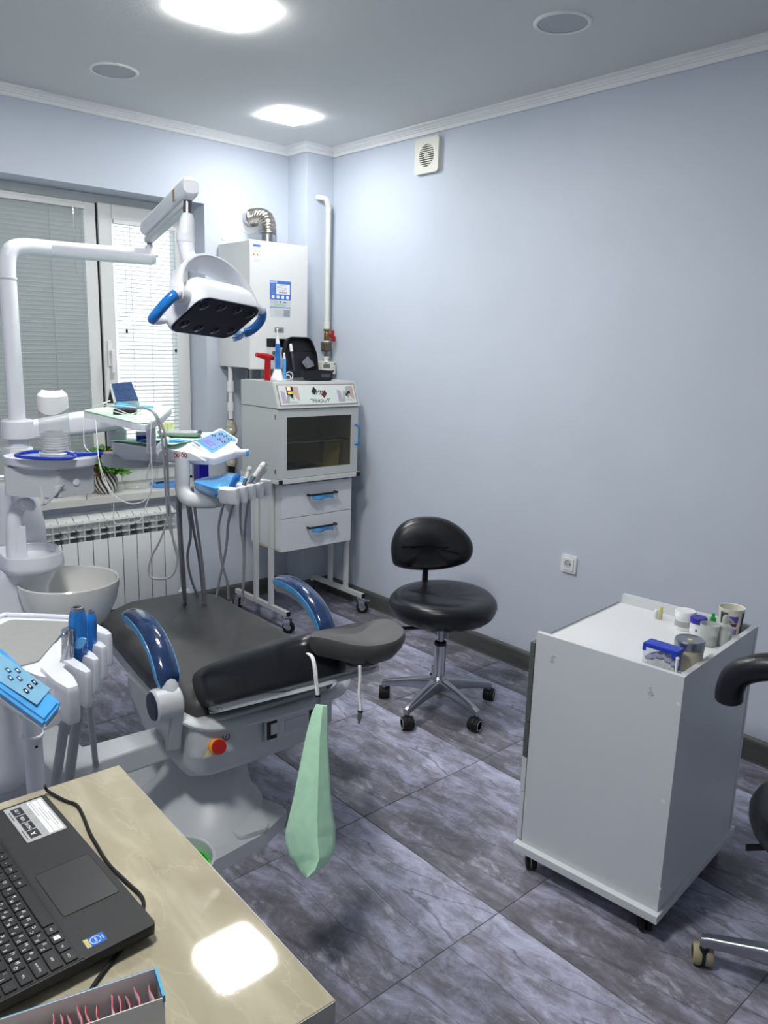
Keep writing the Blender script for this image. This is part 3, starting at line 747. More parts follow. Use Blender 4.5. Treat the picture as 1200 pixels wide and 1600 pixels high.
ux0, ux1, uy0, uy1 = 2.333, 2.882, 3.45, 3.805
uv = thing('sterilizer_cabinet', 'pale grey ultraviolet sterilizer cabinet with smoked glass door and blue handle', 'sterilizer', ((ux0+ux1)/2, 3.63, .858))
bm = bmesh.new()
zb, zt_ = .858, 1.232
for lo, hi in (((ux0, uy0+.02, zb), (ux0+.012, uy1, zt_)), ((ux1-.012, uy0+.02, zb), (ux1, uy1, zt_)), ((ux0+.012, uy0+.02, zb), (ux1-.012, uy1, zb+.012)), ((ux0+.012, uy1-.012, zb+.012), (ux1-.012, uy1, zt_)), ((ux0+.012, uy0+.02, zt_-.012), (ux1-.012, uy1-.012, zt_))): bb(bm, lo, hi)
M_cab = mat('cabinet_grey_white', rgb(190, 195, 194), .42, noise=.015, nscale=8)
obj('cabinet_body', bm, M_cab, uv, smooth=False)
gx0, gx1, gz0, gz1 = 2.392, 2.836, .903, 1.188
bm = bmesh.new()
for lo, hi in (((ux0, uy0, zb+.002), (gx0, uy0+.02, zt_-.002)), ((gx1, uy0, zb+.002), (ux1, uy0+.02, zt_-.002)), ((gx0, uy0, gz1), (gx1, uy0+.02, zt_-.002)), ((gx0, uy0, zb+.002), (gx1, uy0+.02, gz0))): bb(bm, lo, hi)
door = obj('door', bm, M_cab, uv, smooth=False)
box('door_glass', (gx0, uy0+.008, gz0), (gx1, uy0+.012, gz1), M_tint, door, label='smoked glass pane')
tube('door_handle', catmull([(2.862, uy0, 1.128), (2.864, uy0-.02, 1.128), (2.868, uy0-.03, 1.115), (2.868, uy0-.03, 1.06), (2.868, uy0-.03, 1.03), (2.866, uy0-.02, 1.017), (2.864, uy0, 1.017)], 5), .0055, M_film, door, n=10, label='blue handle')
for zz in (1.19, .90): tube('hinge', [(ux0-.002, uy0+.02, zz-.012), (ux0-.002, uy0+.02, zz+.012)], .003, M_dalu, uv, n=8)
bm = bmesh.new()
for k in range(14): bb(bm, (2.36+.037*k, 3.50, 1.045), (2.364+.037*k, 3.78, 1.048))
bb(bm, (2.347, 3.50, 1.040), (2.868, 3.506, 1.046)); bb(bm, (2.347, 3.77, 1.040), (2.868, 3.776, 1.046))
obj('wire_shelf', bm, M_chrome, uv)
# slanted head with the printed panel
ztop = 1.372
hp = [(uy0-.012, zt_+.002), (uy0+.04, ztop), (uy1, ztop), (uy1, zt_+.002)]
bm = bmesh.new(); A = [bm.verts.new((ux0-.004, y, z)) for y, z in hp]; B = [bm.verts.new((ux1+.006, y, z)) for y, z in hp]
for i in range(4): bm.faces.new((A[i], A[(i+1) % 4], B[(i+1) % 4], B[i]))
bm.faces.new(A[::-1]); bm.faces.new(B)
bmesh.ops.bevel(bm, geom=bm.edges[:], offset=.003, segments=2, affect='EDGES')
head = obj('head_casing', bm, M_cab, uv)
sl = Vector((0, .052, ztop-zt_-.002)).normalized()
MP = basis((1, 0, 0), sl, Vector((1, 0, 0)).cross(sl), ((ux0+ux1)/2+.001, uy0-.012+.026, (zt_+ztop)/2+.001))
PW, PH = .525, .118
M_panel = mat('panel_print', rgb(208, 218, 212), .4, noise=.01)
M_pedge = mat('panel_edge', rgb(150, 130, 126), .4, noise=.05)
prism('panel_border', rrect(PW, PH, .004, 3), .0005, .0020, M_pedge, head, M=MP)
pan = prism('printed_panel', rrect(PW-.012, PH-.012, .003, 3), .0020, .0026, M_panel, head, M=MP)
def pprint(nm, outl, m, z=.0026, t=.0004): return prism(nm, outl, z, z+t, m, uv, M=MP)
M_lil = mat('print_lilac', rgb(176, 164, 188), .5, noise=.02); M_pink = mat('print_pink', rgb(196, 160, 158), .5, noise=.02); M_gr2 = mat('print_palegrey', rgb(166, 170, 168), .5, noise=.02)
for ox in (-.19, .185):
    pprint('printed_shape', [(ox-.055, -.045), (ox-.055, .025), (ox-.028, .018), (ox-.028, -.045)], M_lil)
    pprint('printed_shape', [(ox+.02, .045), (ox+.06, .045), (ox+.06, -.035), (ox+.035, -.015)], M_pink)
    pprint('printed_shape', [(ox-.03, -.045), (ox-.012, .02), (ox+.002, .02), (ox+.012, -.02), (ox+.03, .03), (ox+.022, -.03), (ox-.002, -.005), (ox-.012, -.045)], M_gr2)
pprint('logo_diamond', [(-.045, .018), (-.025, .045), (-.008, .025), (-.025, -.002)], M_print_dark)
pprint('logo_diamond', [(.015, .0), (.045, .022), (.058, .005), (.035, -.022)], mat('print_maroon', rgb(96, 24, 22), .5, noise=.05))
textm('logo_letters', 'CMMS', .036, M_print_dark, uv, MP @ Matrix.Translation((.005, .01, .0031)))
textm('logo_text', '"Кварц-9"', .030, M_print_dark, uv, MP @ Matrix.Translation((.006, -.035, .0027)))
textm('panel_caption', 'Включить', .012, M_print_grey, uv, MP @ Matrix.Translation((.20, -.035, .0027)))
textm('panel_caption', 'Таймер', .016, M_print_grey, uv, MP @ Matrix.Translation((-.175, -.040, .0027)))
sw = prism('rocker_switch', rrect(.040, .044, .003, 3), .0026, .008, M_black, uv, M=MP @ Matrix.Translation((-.187, .024, 0)))
prism('lit_lamp', rrect(.022, .018, .002, 3), .008, .009, emis('indicator_red', (1, .12, .08), 2.5), sw, M=MP @ Matrix.Translation((-.194, .034, 0)))
prism('rocker', rrect(.034, .014, .002, 3), .008, .010, M_print_yellow, sw, M=MP @ Matrix.Translation((-.187, .010, 0)))
sw2 = prism('rocker_switch', rrect(.030, .040, .003, 3), .0026, .007, M_gr2, uv, M=MP @ Matrix.Translation((.208, .022, 0)))
prism('rocker', rrect(.018, .012, .002, 3), .007, .009, M_print_dark, sw2, M=MP @ Matrix.Translation((.208, .008, 0)))
# things inside the cabinet
tr_ = box('instrument_tray', (2.46, 3.52, .8705), (2.74, 3.72, .885), M_dalu, None, bevel=.004); tag(tr_, 'metal instrument tray lying inside the sterilizer cabinet', 'tray')
pk = bmesh.new(); add_box(pk, (0, 0, 0), (.15, .11, .02), Matrix.Translation((2.60, 3.63, .8955)) @ Matrix.Rotation(R_(15), 4, 'Z'), bevel=.004); tag(obj('instrument_pouch', pk, M_print_dark), 'dark pouch on the tray inside the sterilizer cabinet', 'pouch')
pk = bmesh.new(); add_box(pk, (0, 0, 0), (.10, .004, .14), Matrix.Translation((2.81, 3.60, .945)) @ Matrix.Rotation(R_(-60), 4, 'Z') @ Matrix.Rotation(R_(-12), 4, 'X'), bevel=.001); tag(obj('folded_leaflet', pk, mat('yellowed_paper', rgb(220, 214, 170), .8, noise=.05)), 'yellowish folded leaflet leaning inside the sterilizer cabinet', 'leaflet')

# ================================================================== THINGS ON TOP OF THE STERILIZER
ZT = ztop+.001
def top(px, py): return atz(px, py, ZT)   # surface is below eye level
tray_c = thing('clear_tray', 'shallow clear plastic tray on the sterilizer top', 'tray', (2.50, 3.56, ZT))
bm = bmesh.new(); bb(bm, (2.372, 3.535, ZT), (2.60, 3.64, ZT+.002)); bb(bm, (2.372, 3.535, ZT), (2.374, 3.64, ZT+.018)); bb(bm, (2.598, 3.535, ZT), (2.60, 3.64, ZT+.018)); bb(bm, (2.372, 3.638, ZT), (2.60, 3.64, ZT+.018)); bb(bm, (2.372, 3.535, ZT), (2.60, 3.537, ZT+.018))
obj('tray_shell', bm, M_clear, tray_c, smooth=False)
# red gun-shaped handpiece
def tp(px, py, Y): return aty(px, py, Y)
g0 = tp(417, 590, 3.60)
gun = thing('obturation_gun', 'red metallic T-shaped dental gun standing on the sterilizer top', 'dental tool', (g0.x, 3.60, ZT+.002))
b0, b1 = tp(417.5, 589, 3.60), tp(418.5, 558, 3.60)
tube('grip', [(b0.x, 3.60, ZT+.002), (b0.x, 3.60, ZT+.03), (b1.x, 3.60, b1.z)], [.0185, .0175, .0165], M_red, gun, n=16)
h0, h1 = tp(400.5, 554, 3.60), tp(424, 559, 3.60)
tube('barrel', catmull([h0, h0*.5+h1*.5, h1], 4), [.012, .0125, .0135, .0150, .0165, .0175, .0175, .0165, .0155], M_red, gun, n=16)
tube('nozzle_cap', [h1, h1+(h1-h0).normalized()*.012], .012, M_rubber, gun, n=14)
lathe('trigger', [(0, .003), (.004, .002), (.004, 0)], (b1.x, 3.583, b1.z-.03), M_dalu, gun, M=Matrix.Rotation(R_(90), 4, 'X'), n=10)
# endo pen on charging base
YP = 3.57
p0, p1, p2, p3 = tp(434, 582, YP), tp(434, 537, YP), tp(433.5, 525, YP), tp(433.3, 514, YP)
pen = thing('cordless_endo_pen', 'blue-sleeved pen handpiece upright in a white charging base', 'dental tool', (p0.x, YP, ZT+.002))
tube('charging_base', [(p0.x-.004, YP, ZT+.002), (p0.x-.004, YP, ZT+.012), (p0.x-.002, YP, ZT+.03), (p0.x, YP, ZT+.055), (p0.x, YP, ZT+.062)], [.038, .037, .028, .021, .017], M_white, pen, n=24)
tube('body', [(p0.x, YP, ZT+.05), (p1.x, YP, p1.z-.02), (p1.x, YP, p1.z)], [.0145, .0135, .0125], M_film, pen, n=16, label='blue sleeve')
tube('neck', [(p1.x, YP, p1.z), (p2.x, YP, p2.z-.01), (p2.x, YP, p2.z)], [.0115, .008, .005], M_white, pen, n=14)
tube('tip', [(p2.x, YP, p2.z), (p3.x, YP, p3.z)], .0035, M_white, pen, n=10)
lathe('tip_light', [(0, .004), (.005, .003), (.006, -.003), (0, -.004)], (p3.x, YP, p3.z), M_paper, pen, n=12)
q0, q1, q2 = tp(444.5, 588, 3.56), tp(444.5, 561, 3.56), tp(443.8, 551, 3.56)
pen2 = thing('small_blue_pen', 'short light-blue pen tool with white tip next to the charging base', 'dental tool', (q0.x, 3.56, ZT+.002))
tube('body', [(q0.x, 3.56, ZT+.008), (q1.x, 3.56, q1.z)], [.0095, .009], M_filml, pen2, n=14)
tube('neck', [(q1.x, 3.56, q1.z), (q2.x, 3.56, q2.z)], [.0075, .004], M_white, pen2, n=12)
tube('tip', [(q2.x, 3.56, q2.z), (q2.x, 3.56, q2.z+.012)], [.003, .003], M_rubber, pen2, n=8)
tube('foot', [(q0.x, 3.56, ZT+.002), (q0.x, 3.56, ZT+.009)], [.015, .013], M_white, pen2, n=20)
cab = bmesh.new()
cx, cz = q0.x+.036, ZT+.034
add_tube(cab, catmull([(q0.x+.008, 3.57, ZT+.012), (cx-.01, 3.575, cz+.008), (cx+.015, 3.58, cz+.012), (cx+.035, 3.585, cz), (cx+.03, 3.585, cz-.022), (cx, 3.58, cz-.030), (cx-.02, 3.58, cz-.022), (cx, 3.585, cz-.004), (cx+.022, 3.59, cz-.010), (cx+.03, 3.595, ZT+.0055), (cx+.06, 3.62, ZT+.0055), (cx+.07, 3.66, ZT+.0055)], 5), .0028, 8)
tag(obj('charger_cable', cab, M_white), 'coiled white cable between the pen tools and black case', 'cable')
# black zip case, open
case = thing('zip_case', 'open black zip case with lid upright on the sterilizer top', 'case', (2.74, 3.62, ZT))
ca0, ca1 = tp(471, 592, 3.53), tp(524, 592, 3.53)
M_case = mat('black_case_fabric', rgb(17, 19, 27), .6, noise=.08, nscale=60, bump=.3, bscale=400)
cx0, cx1, cy0, cy1 = ca0.x, ca1.x, 3.53, 3.70
bm = bmesh.new()
O1 = rrect(cx1-cx0, cy1-cy0, .035, 5, (cx0+cx1)/2, (cy0+cy1)/2); I1 = rrect(cx1-cx0-.012, cy1-cy0-.012, .03, 5, (cx0+cx1)/2, (cy0+cy1)/2)
O0 = rrect(cx1-cx0-.016, cy1-cy0-.016, .035, 5, (cx0+cx1)/2, (cy0+cy1)/2)
add_loft(bm, [[(x, y, ZT) for x, y in O0], [(x, y, ZT+.010) for x, y in O1], [(x, y, ZT+.055) for x, y in O1], [(x, y, ZT+.055) for x, y in I1], [(x, y, ZT+.012) for x, y in I1]])
obj('case_bottom', bm, M_case, case)
e0, e1 = tp(502, 585, 3.53), tp(516, 580, 3.53)
plate_y('label_patch', e0.x, ZT+.02, e1.x, ZT+.038, 3.53, mat('case_patch', rgb(70, 76, 88), .5, noise=.05), case, .001)
l0, l1 = tp(448, 578, 3.66), tp(499, 531, 3.66)
lw, lh = l1.x-l0.x, 0.195
ML = basis((1, 0, 0), Vector((0, .22, 1)).normalized(), Vector((1, 0, 0)).cross(Vector((0, .22, 1)).normalized()), ((l0.x+l1.x)/2, 3.655, ZT+.045))
out = roundpoly([(-lw*.42, 0), (lw*.48, 0), (lw*.5, lh*.5), (lw*.36, lh), (-lw*.36, lh), (-lw*.52, lh*.55)], [.03, .02, .06, .05, .05, .06], 5)
bm = bmesh.new(); cxx = sum(p[0] for p in out)/len(out); cyy = sum(p[1] for p in out)/len(out)
inn = [((x-cxx)*.94+cxx, (y-cyy)*.94+cyy) for x, y in out]
add_loft(bm, [[ML @ Vector((x, y, -.035)) for x, y in inn], [ML @ Vector((x, y, -.03)) for x, y in out], [ML @ Vector((x, y, 0)) for x, y in out], [ML @ Vector((x, y, 0)) for x, y in inn], [ML @ Vector((x, y, -.028)) for x, y in inn]])
obj('case_lid', bm, M_case, case)
box('elastic_strap', (-lw*.38, lh*.63, -.03), (lw*.4, lh*.70, -.024), M_rubber, case, M=ML)
MV = ML @ Matrix.Translation((-lw*.24, lh*.05, -.018))
bot = thing('small_bottle', 'slim clear bottle with white cap held in the black case lid', 'bottle', MV.translation)
tube('bottle_body', [MV @ Vector((0, 0, 0)), MV @ Vector((0, .105, 0))], .011, mat('dark_vial', rgb(48, 50, 58), .15, noise=.05), bot, n=14)
tube('bottle_cap', [MV @ Vector((0, .105, 0)), MV @ Vector((-.001, .148, 0))], [.010, .0085], M_white, bot, n=14)
bag = bmesh.new(); MB_ = ML @ Matrix.Translation((lw*.18, lh*.28, -.012)) @ Matrix.Rotation(R_(38), 4, 'Z')
add_box(bag, (0, 0, 0), (.06, .045, .003), MB_, bevel=.001); add_box(bag, (.012, -.018, .003), (.05, .03, .003), MB_ @ Matrix.Rotation(R_(-20), 4, 'Z'), bevel=.001)
tag(obj('plastic_sachet', bag, mat('grey_sachet', rgb(112, 116, 124), .2, noise=.1, nscale=60)), 'crumpled clear sachet tucked in the black case lid', 'sachet')
# ================================================================== DENTAL CHAIR  (local frame: x right of patient, y towards the feet)
CA = R_(5.0); CO = (1.33, 2.05, 0)
ch = thing('dental_chair', 'black leather dental chair with blue-wrapped armrests and white base', 'dental chair', CO, -CA)
FC = FR[ch.name]
def cw(u, v, z): return FC @ Vector((u, v, z))
L = dict(world=False)
# base plate on the floor
po = roundpoly([(.05, -.09), (-.08, -.165), (-.28, -.205), (-.55, -.19), (-.55, .42), (-.30, .55), (.04, .55), (.05, .40), (-.03, .22), (-.02, .06)], [.03, .05, .08, .06, .06, .06, .05, .1, .12, .12], 6)
po = po[::-1] if False else po
prism('base_plate', po, 0.0, .048, M_gplast, ch, bevel=.012, world=False, seg=3)
# raised fairing and column
bm = bmesh.new(); rings = []
for t in range(9):
    k = t/8; z = .046+.20*k
    sx_ = .20-.11*k**.6; sy_ = .26-.13*k**.6; cx_, cy_ = -.20+.10*k, .10+.08*k
    rings.append([(cx_+sx_*math.cos(a)*(1+.12*math.cos(2*a)), cy_+sy_*math.sin(a), z) for a in [2*math.pi*i/32 for i in range(32)]])
add_loft(bm, rings); obj('base_fairing', bm, M_gplast, ch, world=False)
bm = bmesh.new(); add_prism(bm, roundpoly([(-.17, -.16), (-.07, -.17), (-.03, -.06), (-.10, .03), (-.19, -.04)], .03, 5), .046, .066, None, .008); obj('foot_switch', bm, M_gplast, ch, world=False)
box('lift_column', (-.24, .06, .2), (.06, .36, .32), M_gplast, ch, bevel=.03, world=False, seg=3)
# seat shroud
sec = roundpoly([(-.115, .452), (-.125, .34), (-.10, .255), (-.03, .215), (.42, .225), (.55, .33), (.55, .40), (.2, .405)], [.012, .03, .05, .05, .05, .05, .02, .01], 5)
bm = bmesh.new(); rings = []
for u, s in ((-.29, .45), (-.288, .68), (-.27, .84), (-.22, .93), (-.1, .93), (.10, .86), (.17, .78), (.205, .66), (.215, .45)):
    cy_, cz_ = .15, .335
    rings.append([(u, cy_+(y-cy_)*(1-(1-s)*.55), cz_+(z-cz_)*s if z < cz_ else z-(1-s)*.02) for y, z in sec])
add_loft(bm, rings); shroud = obj('seat_shroud', bm, M_gplast, ch, world=False)
# recessed bracket plate on the back of the shroud
box('bracket_plate', (-.06, -.128, .335), (.19, -.118, .415), M_gplast, ch, world=False, bevel=.004)
for (a, b) in ((-.055, -.02), (.10, .135)):
    box('slot', (a, -.130, .345), (b, -.1275, .405), M_print_dark, ch, world=False)
    box('slot_guide', (a+.012, -.134, .36), (b+.004, -.1295, .398), M_gplast, ch, world=False, bevel=.002)
box('rating_plate', (.01, -.130, .355), (.09, -.1278, .395), mat('rating_plate', rgb(190, 190, 196), .4, noise=.03), ch, world=False)
# emergency stop
_i = FC.inverted(); _o = _i @ CP; _d = (_i.to_3x3() @ ray(338, 1166)); q = _o + _d*((-.112-_o.y)/_d.y)
MBt = basis((1, 0, 0), Vector((0, .35, 1)).normalized(), Vector((1, 0, 0)).cross(Vector((0, .35, 1)).normalized()), (q.x, q.y, q.z))
eb = lathe('emergency_button', [(0, .032), (.020, .030), (.023, .024), (.021, .014), (.012, .013)], (0, 0, 0), M_red2 if 'M_red2' in globals() else mat('button_red', rgb(170, 22, 26), .3, noise=.05), ch, M=MBt, n=24, world=False, label='red mushroom stop button')
lathe('button_collar', [(.026, -.02), (.026, .010), (.022, .014), (.012, .014)], (0, 0, 0), mat('collar_orange', rgb(236, 150, 30), .4, noise=.03), eb, M=MBt, n=24, world=False, label='orange collar')
prism('warning_sticker', [(-.05, -.024), (-.016, -.024), (-.016, -.002), (-.05, -.002)], .004, .005, mat('sticker_grey', rgb(170, 176, 172), .5, noise=.02), ch, M=MBt, world=False)
prism('warning_triangle', [(-.042, -.020), (-.028, -.020), (-.035, -.007)], .005, .0056, M_print_yellow, ch, M=MBt, world=False)
lathe('prohibition_sign', [(.010, .002), (.012, .002), (.012, .003), (.010, .003)], (0, 0, 0), M_print_dark, ch, M=MBt @ Matrix.Translation((.034, .022, .004)), n=20, world=False)
prism('prohibition_bar', [(-.008, -.001), (.008, -.001), (.008, .001), (-.008, .001)], .006, .007, M_print_dark, ch, M=MBt @ Matrix.Translation((.034, .022, 0)) @ Matrix.Rotation(R_(45), 4, 'Z'), world=False)
# seat shell and seat pad
so = roundpoly([(-.27, -.05), (.27, -.05), (.285, .30), (.255, .88), (.12, .96), (-.12, .96), (-.255, .88), (-.285, .30)], [.05, .05, .2, .10, .08, .08, .10, .2], 6)
prism('seat_shell', [(x*.97, .45+(y-.45)*.97) for x, y in so], .372, .412, M_gplast, ch, bevel=.012, world=False, seg=3)
bm = bmesh.new()
cxs = 0.0; rings = []
for z, ins in ((.405, .03), (.415, .008), (.435, .0), (.465, .0), (.485, .008), (.497, .022), (.503, .045)):
    rings.append([((x)*(1-ins/.28), .45+(y-.45)*(1-ins/.5), z + (.012*max(0, (y-.75)/.2))) for x, y in so])
def topz(x, y): return .5065 + .012*max(0, (y-.75)/.2) - .006*math.exp(-((x/.18)**2+((y-.35)/.25)**2)) + .003*math.sin(9*x+6*y)
R0 = [[bm.verts.new(Vector(p)) for p in r] for r in rings]
for A, B in zip(R0[:-1], R0[1:]):
    for j in range(len(A)): bm.faces.new((A[j], A[(j+1) % len(A)], B[(j+1) % len(A)], B[j]))
prev = R0[-1]
for s in (.85, .65, .42, .2):
    ring = []
    for v0 in R0[-1]:
        x = v0.co.x*s; y = .45+(v0.co.y-.45)*s; ring.append(bm.verts.new((x, y, topz(x, y))))
    for j in range(len(ring)): bm.faces.new((prev[j], prev[(j+1) % len(ring)], ring[(j+1) % len(ring)], ring[j]))
    prev = ring
bm.faces.new(prev); bm.faces.new(R0[0][::-1])
obj('seat_pad', bm, M_leather, ch, world=False)
# backrest, reclined
TH = R_(27.5); bd = Vector((0, -math.cos(TH), math.sin(TH))); bn = Vector((0, math.sin(TH), math.cos(TH)))
MBk = basis((1, 0, 0), bd, Vector((1, 0, 0)).cross(bd), (0, .035, .478))    # x right, y along back towards head, z: up or down?
sgn = 1 if (MBk.to_3x3() @ Vector((0, 0, 1))).z > 0 else -1
if sgn < 0: MBk = basis((-1, 0, 0), bd, Vector((-1, 0, 0)).cross(bd), (0, .035, .478))
bo = roundpoly([(-.235, .0), (.235, .0), (.25, .16), (.20, .36), (.165, .52), (.11, .575), (-.11, .575), (-.165, .52), (-.20, .36), (-.25, .16)], [.06, .06, .15, .2, .08, .05, .05, .08, .2, .15], 5)
bm = bmesh.new(); rings = []
for z, ins in ((-.052, .035), (-.045, .010), (-.025, 0), (.045, 0), (.064, .008), (.076, .026), (.081, .06)):
    rings.append([MBk @ Vector((x*(1-ins/.22), .29+(y-.29)*(1-ins/.3), z)) for x, y in bo])
for s in (.75, .45, .2): rings.append([MBk @ Vector((x*s*(1-.06/.22), .29+(y-.29)*s*.8, .0815-.006*(1-s))) for x, y in bo])
add_loft(bm, rings); obj('backrest_pad', bm, M_leath2, ch, world=False)
prism('backrest_shell', [(x*.90, .285+(y-.285)*.93) for x, y in bo], -.070, -.044, M_gplast, ch, M=MBk, bevel=.016, world=False, seg=3)
# carrier bar below the backrest, joining the two arm mounts
tube('back_carrier', catmull([(-.335, .03, .505), (-.30, -.045, .455), (-.22, -.105, .430), (-.05, -.125, .428), (.05, -.125, .428), (.22, -.105, .430), (.30, -.045, .455), (.335, .03, .505)], 6), .014, M_gplast, ch, n=10, world=False, sx=1.5)
# headrest
HC = Vector((-.018, -.585, .798)); MH = Matrix.Translation(HC) @ Matrix.Rotation(R_(4), 4, 'Z') @ Matrix.Rotation(R_(9), 4, 'X')
htop = [(484, 995), (492, 987), (512, 984), (535, 983), (558, 979), (582, 970), (605, 967), (622, 974), (632, 987), (622, 1000), (602, 1007), (578, 1010), (552, 1008), (520, 1001), (494, 996)]
def hz(px): t_ = (px-484)/148; return .806+.012*(1-t_)**2+.030*max(0, t_-.45)**1.5
FCi = FC.inverted()
ht = [FCi @ v_ for v_ in [atz(p_.x, p_.y, hz(p_.x)) for p_ in catmull([(x, y, 0) for x, y in htop], 4, True)]]
hcn = sum(ht, Vector())/len(ht)
def hring(s_, dz): return [Vector((hcn.x+(v_.x-hcn.x)*s_, hcn.y+(v_.y-hcn.y)*s_, v_.z+dz)) for v_ in ht]
bm = bmesh.new()
add_loft(bm, [hring(.25, -.070), hring(.62, -.066), hring(.86, -.054), hring(.98, -.034), hring(1.03, -.014), hring(1.015, -.003), hring(.985, .001), hring(.85, -.001), hring(.6, -.006), hring(.3, -.009)])
hr = obj('headrest', bm, M_leather, ch, world=False)
tube('headrest_bar', [cw_ for cw_ in [MBk @ Vector((0, .5, -.018)), MBk @ Vector((0, .60, -.02)), HC + Vector((.02, .03, -.045)), HC+Vector((.03, -.0, -.03))]], .02, M_black, ch, n=12, world=False, sx=1.3)
lathe('headrest_knob', [(0, -.034), (.02, -.032), (.022, -.02), (.018, .0), (.018, .04), (.022, .042), (.022, .05), (0, .05)], (0, 0, 0), M_dalu, ch, M=Matrix.Translation(MBk @ Vector((.0, .60, -.03))) @ Matrix.Rotation(R_(90), 4, 'Y'), n=20, world=False)
# armrests
def arm(s):
    u0 = .335*s
    path = [(u0*.99, -.035, .520), (u0*.985, -.010, .585), (u0*.975, .055, .640), (u0*.965, .15, .672), (u0*.955, .26, .678), (u0*.95, .35, .662)]
    if s > 0: path = [(u0*1.02, y+.17, z-.03) for (u0_, y, z) in path]
    c = catmull(path, 6); n = len(c)
    a = tube('arm_support', [(p.x, p.y-.004, p.z-.022) for p in c], [.040-.022*(i/(n-1)) for i in range(n)], M_gplast, ch, n=14, world=False, sx=.85, up=(0, -1, .3))
    # padded, film-wrapped top
    k0 = 2; pc = [Vector((p.x, p.y-.003, p.z+.012)) for p in c[k0:]]
    m_ = len(pc); rr = [.036*min(1, .72+.28*min(1, i/3))*min(1, .6+.4*min(1, (m_-1-i)/3)) for i in range(m_)]
    bm = bmesh.new(); add_tube(bm, pc, rr, 16, True, False, 1.0, up=(0, -1, .5))
    # flatten the section: squash towards a 20 mm thick pad
    for i in range(m_):
        t = (pc[min(i+1, m_-1)]-pc[max(i-1, 0)]).normalized(); nr = Vector((1, 0, 0)).cross(t).normalized()
        for v in bm.verts[i*16:(i+1)*16] if False else []: pass
    bm.verts.ensure_lookup_table()
    for i in range(m_):
        t = (pc[min(i+1, m_-1)]-pc[max(i-1, 0)]).normalized(); nr = t.cross(Vector((1, 0, 0))).normalized()
        for j in range(16):
            v = bm.verts[i*16+j]; d = (v.co-pc[i]).dot(nr); v.co -= nr*d*.45
    obj('arm_pad', bm, M_filmd, a, world=False, label='dark pad under clear blue film')
    # film skirt hanging below pad on outer side
    bm = bmesh.new()
    sk = []
    for side in (-1, 1):
        pass
    rings = []
    for i in range(m_):
        t = (pc[min(i+1, m_-1)]-pc[max(i-1, 0)]).normalized(); nr = t.cross(Vector((1, 0, 0))).normalized()
        if nr.z < 0: nr = -nr
        if nr.z < .05 and nr.y > 0: nr = -nr
        w = rr[i]*1.0
        rings.append([pc[i]+Vector((-w*1.02, 0, 0))+nr*.004, pc[i]+Vector((-w*1.02, 0, 0))-nr*.016, pc[i]+Vector((-w*.7, 0, 0))-nr*(.022+.003*math.sin(i*1.3)),
                      pc[i]+Vector((w*.7, 0, 0))-nr*(.022+.003*math.cos(i*1.7)), pc[i]+Vector((w*1.02, 0, 0))-nr*.016, pc[i]+Vector((w*1.02, 0, 0))+nr*.004])
    add_loft(bm, rings, caps=True); obj('film_skirt', bm, M_filml, a, world=False, label='light blue film edge')
    pv = Vector(path[0]); md = Matrix.Translation(pv + Vector((s*.008, .0, -.010))) @ Matrix.Rotation(R_(90), 4, 'Y')
    lathe('pivot', [(0, -.046), (.044, -.046), (.050, -.040), (.050, .030), (.044, .036), (0, .036)], (0, 0, 0), M_gplast, a, M=md, n=28, world=False)
    lathe('pivot_cap', [(0, -.052), (.040, -.051), (.044, -.046)], (0, 0, 0), mat('cap_navy', rgb(34, 42, 66), .35, noise=.05), a, M=md if s < 0 else md @ Matrix.Rotation(R_(180), 4, 'X'), n=28, world=False, label='navy round cap')
    # triangular mount down to the seat shell
    bm = bmesh.new()
    tri = [(pv.y-.045, pv.z-.02), (pv.y+.045, pv.z-.03), (pv.y+.10, .40), (pv.y+.02, .345), (pv.y-.005, .35)]
    A = [bm.verts.new((s*.325-.022, y, z)) for y, z in tri]; B = [bm.verts.new((s*.325+.022, y, z)) for y, z in tri]
    for i in range(5): bm.faces.new((A[i], A[(i+1) % 5], B[(i+1) % 5], B[i]))
    bm.faces.new(A[::-1]); bm.faces.new(B); bmesh.ops.recalc_face_normals(bm, faces=bm.faces[:]); bmesh.ops.bevel(bm, geom=bm.edges[:], offset=.006, segments=2, affect='EDGES')
    obj('arm_mount', bm, M_gplast, ch, world=False)
arm(-1); arm(1)

# ------------------------------------------------------------------ bib clips + green bib
hl = cw(*(MH @ Vector((-.125, -.03, -.012)))); hrt = cw(*(MH @ Vector((.045, -.085, -.03))))
D0 = (hl-CP).dot(cf)
def pd(px, py, d): return atd(px, py, d)
bc = thing('bib_chain', 'white coiled bib chain with metal clip hanging off the headrest', 'bib clip', pd(487, 1022, 2.02))
cpts = catmull([pd(481, 1021, 2.03), pd(488, 1027, 1.99), pd(492, 1045, 1.97), pd(494, 1065, 1.97), pd(496.5, 1088, 1.97)], 30)
bm = bmesh.new(); hel = []
for i in range(len(cpts)*6):
    f = i/6; k = min(int(f), len(cpts)-2); p = cpts[k].lerp(cpts[k+1], f-k); hel.append(p + cr*(.004*math.cos(i*1.05)) + cf*(.004*math.sin(i*1.05)))
add_tube(bm, hel, .0016, 5); obj('coil', bm, M_white, bc)
tube('clip', [pd(496.5, 1086, 1.97), pd(496.8, 1092, 1.97), pd(497, 1104, 1.968)], [.006, .0065, .004], M_dalu, bc, n=10)
tube('clip_sleeve', [pd(496.4, 1085.5, 1.97), pd(496.6, 1089, 1.97)], .0072, M_rubber, bc, n=10)
bc2 = thing('bib_clip', 'straight white bib cord with empty metal clip under the headrest', 'bib clip', pd(562, 1045, 2.0))
tube('cord', [pd(562, 1040, 2.03), pd(562.5, 1060, 2.03), pd(561, 1085, 2.03), pd(563, 1100, 2.03), pd(563, 1112, 2.03)], .0045, M_white, bc2, n=10, smoothk=4)
